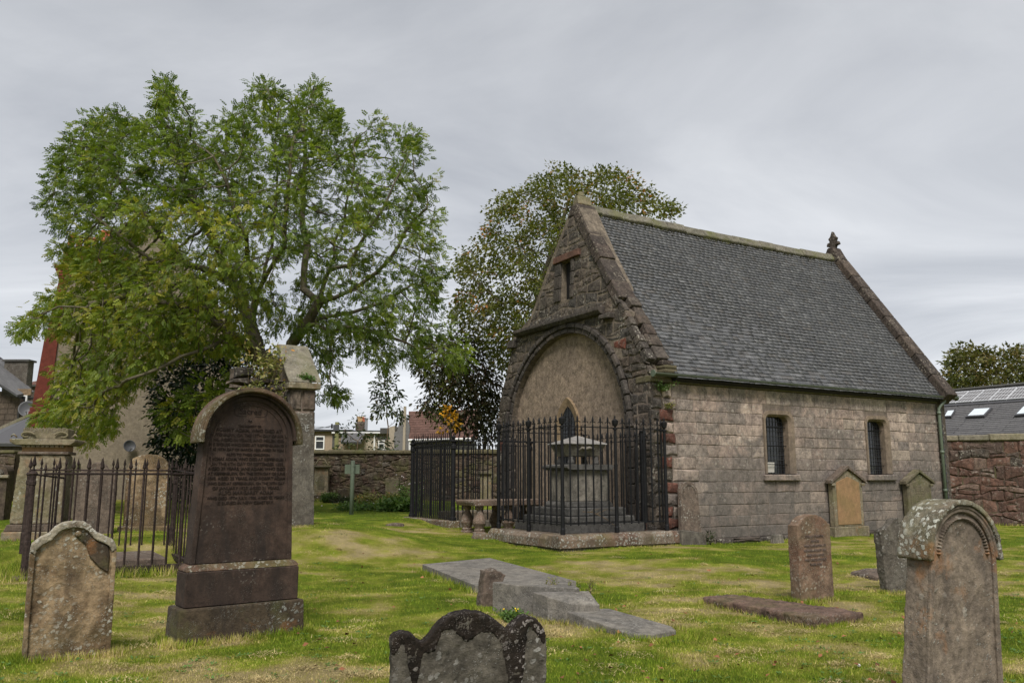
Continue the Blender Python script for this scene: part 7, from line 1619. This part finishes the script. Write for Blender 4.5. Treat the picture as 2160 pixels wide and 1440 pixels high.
blades('fringe_grass', 'longer grass fringe along stones, kerbs and walls', pp[:, 0], pp[:, 1], hm * rs.uniform(.35, 1.1, len(pp)), .0028 + .00018 * pp[:, 1], .5, -.15)
# dry clippings lying in clumps
N = 260; py = rs.uniform(1125, 1450, N); Yc = 1.6 * F / (py - 1008); pxc = rs.uniform(-50, 2200, N); Xc = (pxc - 1080) / F * Yc
pc = dry(Xc, Yc); k = rs.rand(N) < .25 + pc; Xc, Yc = Xc[k], Yc[k]; m = 130
sz = rs.uniform(.04, .16, len(Xc)); x = np.repeat(Xc, m) + rs.normal(0, 1, len(Xc) * m) * np.repeat(sz, m); y = np.repeat(Yc, m) + rs.normal(0, 1, len(Xc) * m) * np.repeat(sz, m) * .7
n = len(x); L_h = rs.uniform(.02, .055, n); a = rs.uniform(0, 6.28, n); dist2 = ((x - np.repeat(Xc, m)) ** 2 + (y - np.repeat(Yc, m)) ** 2) / np.repeat(sz, m) ** 2
zz_ = gz(x, y) + .012 + .030 * np.exp(-dist2) * rs.rand(n); d = np.stack([np.cos(a), np.sin(a), rs.normal(0, .35, n)], 1) * L_h[:, None]; B_ = np.stack([x, y, zz_], 1); s_ = np.stack([-np.sin(a), np.cos(a), 0 * a], 1) * .0035
V = np.stack([B_ - s_, B_ + s_, B_ + d], 1).reshape(-1, 3); o = npmesh('hay_clippings', V, np.arange(3 * n).reshape(-1, 3), M['blade'], None, {'rnd': np.repeat(rs.uniform(.5, 1, n), 3), 'dry': np.full(3 * n, 1.0)}); tag(o, 'straw-coloured mown clippings lying in clumps', 'clippings', kind='stuff')
# low rosette weeds and clover in the turf
N = 520; py = rs.uniform(1110, 1470, N); Yc = 1.6 * F / (py - 1008); Xc = (rs.uniform(-50, 2250, N) - 1080) / F * Yc; kq = ~in_poly([tuple(a) for a in qq], Xc, Yc); Xc, Yc = Xc[kq], Yc[kq]
m = 11; sz = np.repeat(rs.uniform(.025, .09, len(Xc)), m); n = len(sz); a = rs.uniform(0, 6.28, n); x = np.repeat(Xc, m) + np.cos(a) * sz * rs.rand(n); y = np.repeat(Yc, m) + np.sin(a) * sz * rs.rand(n)
tv, tf = leaf_tpl('oval'); ax = np.stack([np.cos(a), np.sin(a), rs.uniform(.1, .7, n)], 1)
o = scatter('lawn_weeds', tv, tf, np.stack([x, y, gz(x, y) + .014], 1), basis(ax, rs.normal(0, .4, n)), rs.uniform(.6, 1.1, n) * .034, rs.rand(n) * .7, M['border_leaf']); tag(o, 'low broad-leaved weeds and clover growing in the lawn', 'weeds', kind='stuff')
# fallen leaves and daisies
N = 300; py = rs.uniform(1120, 1440, N); Yc = 1.6 * F / (py - 1008); Xc = (rs.uniform(650, 2200, N) - 1080) / F * Yc
o = scatter('fallen_leaves', [(0, 0, 0), (.4, .4, .15), (1, .1, .05), (.5, -.35, .2)], [(0, 1, 2, 3)], np.stack([Xc, Yc, gz(Xc, Yc) + .026], 1), basis(rsphere(N, rs) * np.array([1, 1, .3]), rs.normal(0, .4, N)), rs.uniform(.025, .065, N), rs.rand(N), M['fallen_leaf']); tag(o, 'scattered brown autumn leaves on the lawn', 'leaves', kind='stuff')
c = P(1812, 7.3); o = bpy.data.objects.new('white_pebble', None) if False else None
bm = bmesh.new(); bmesh.ops.create_icosphere(bm, subdivisions=2, radius=.014); o = done(bm, 'white_pebble', M['white_pebble'], None, (c[0], c[1], c[2] + .02), smooth=True); tag(o, 'single white pebble in the grass left of hooded stone', 'pebble')
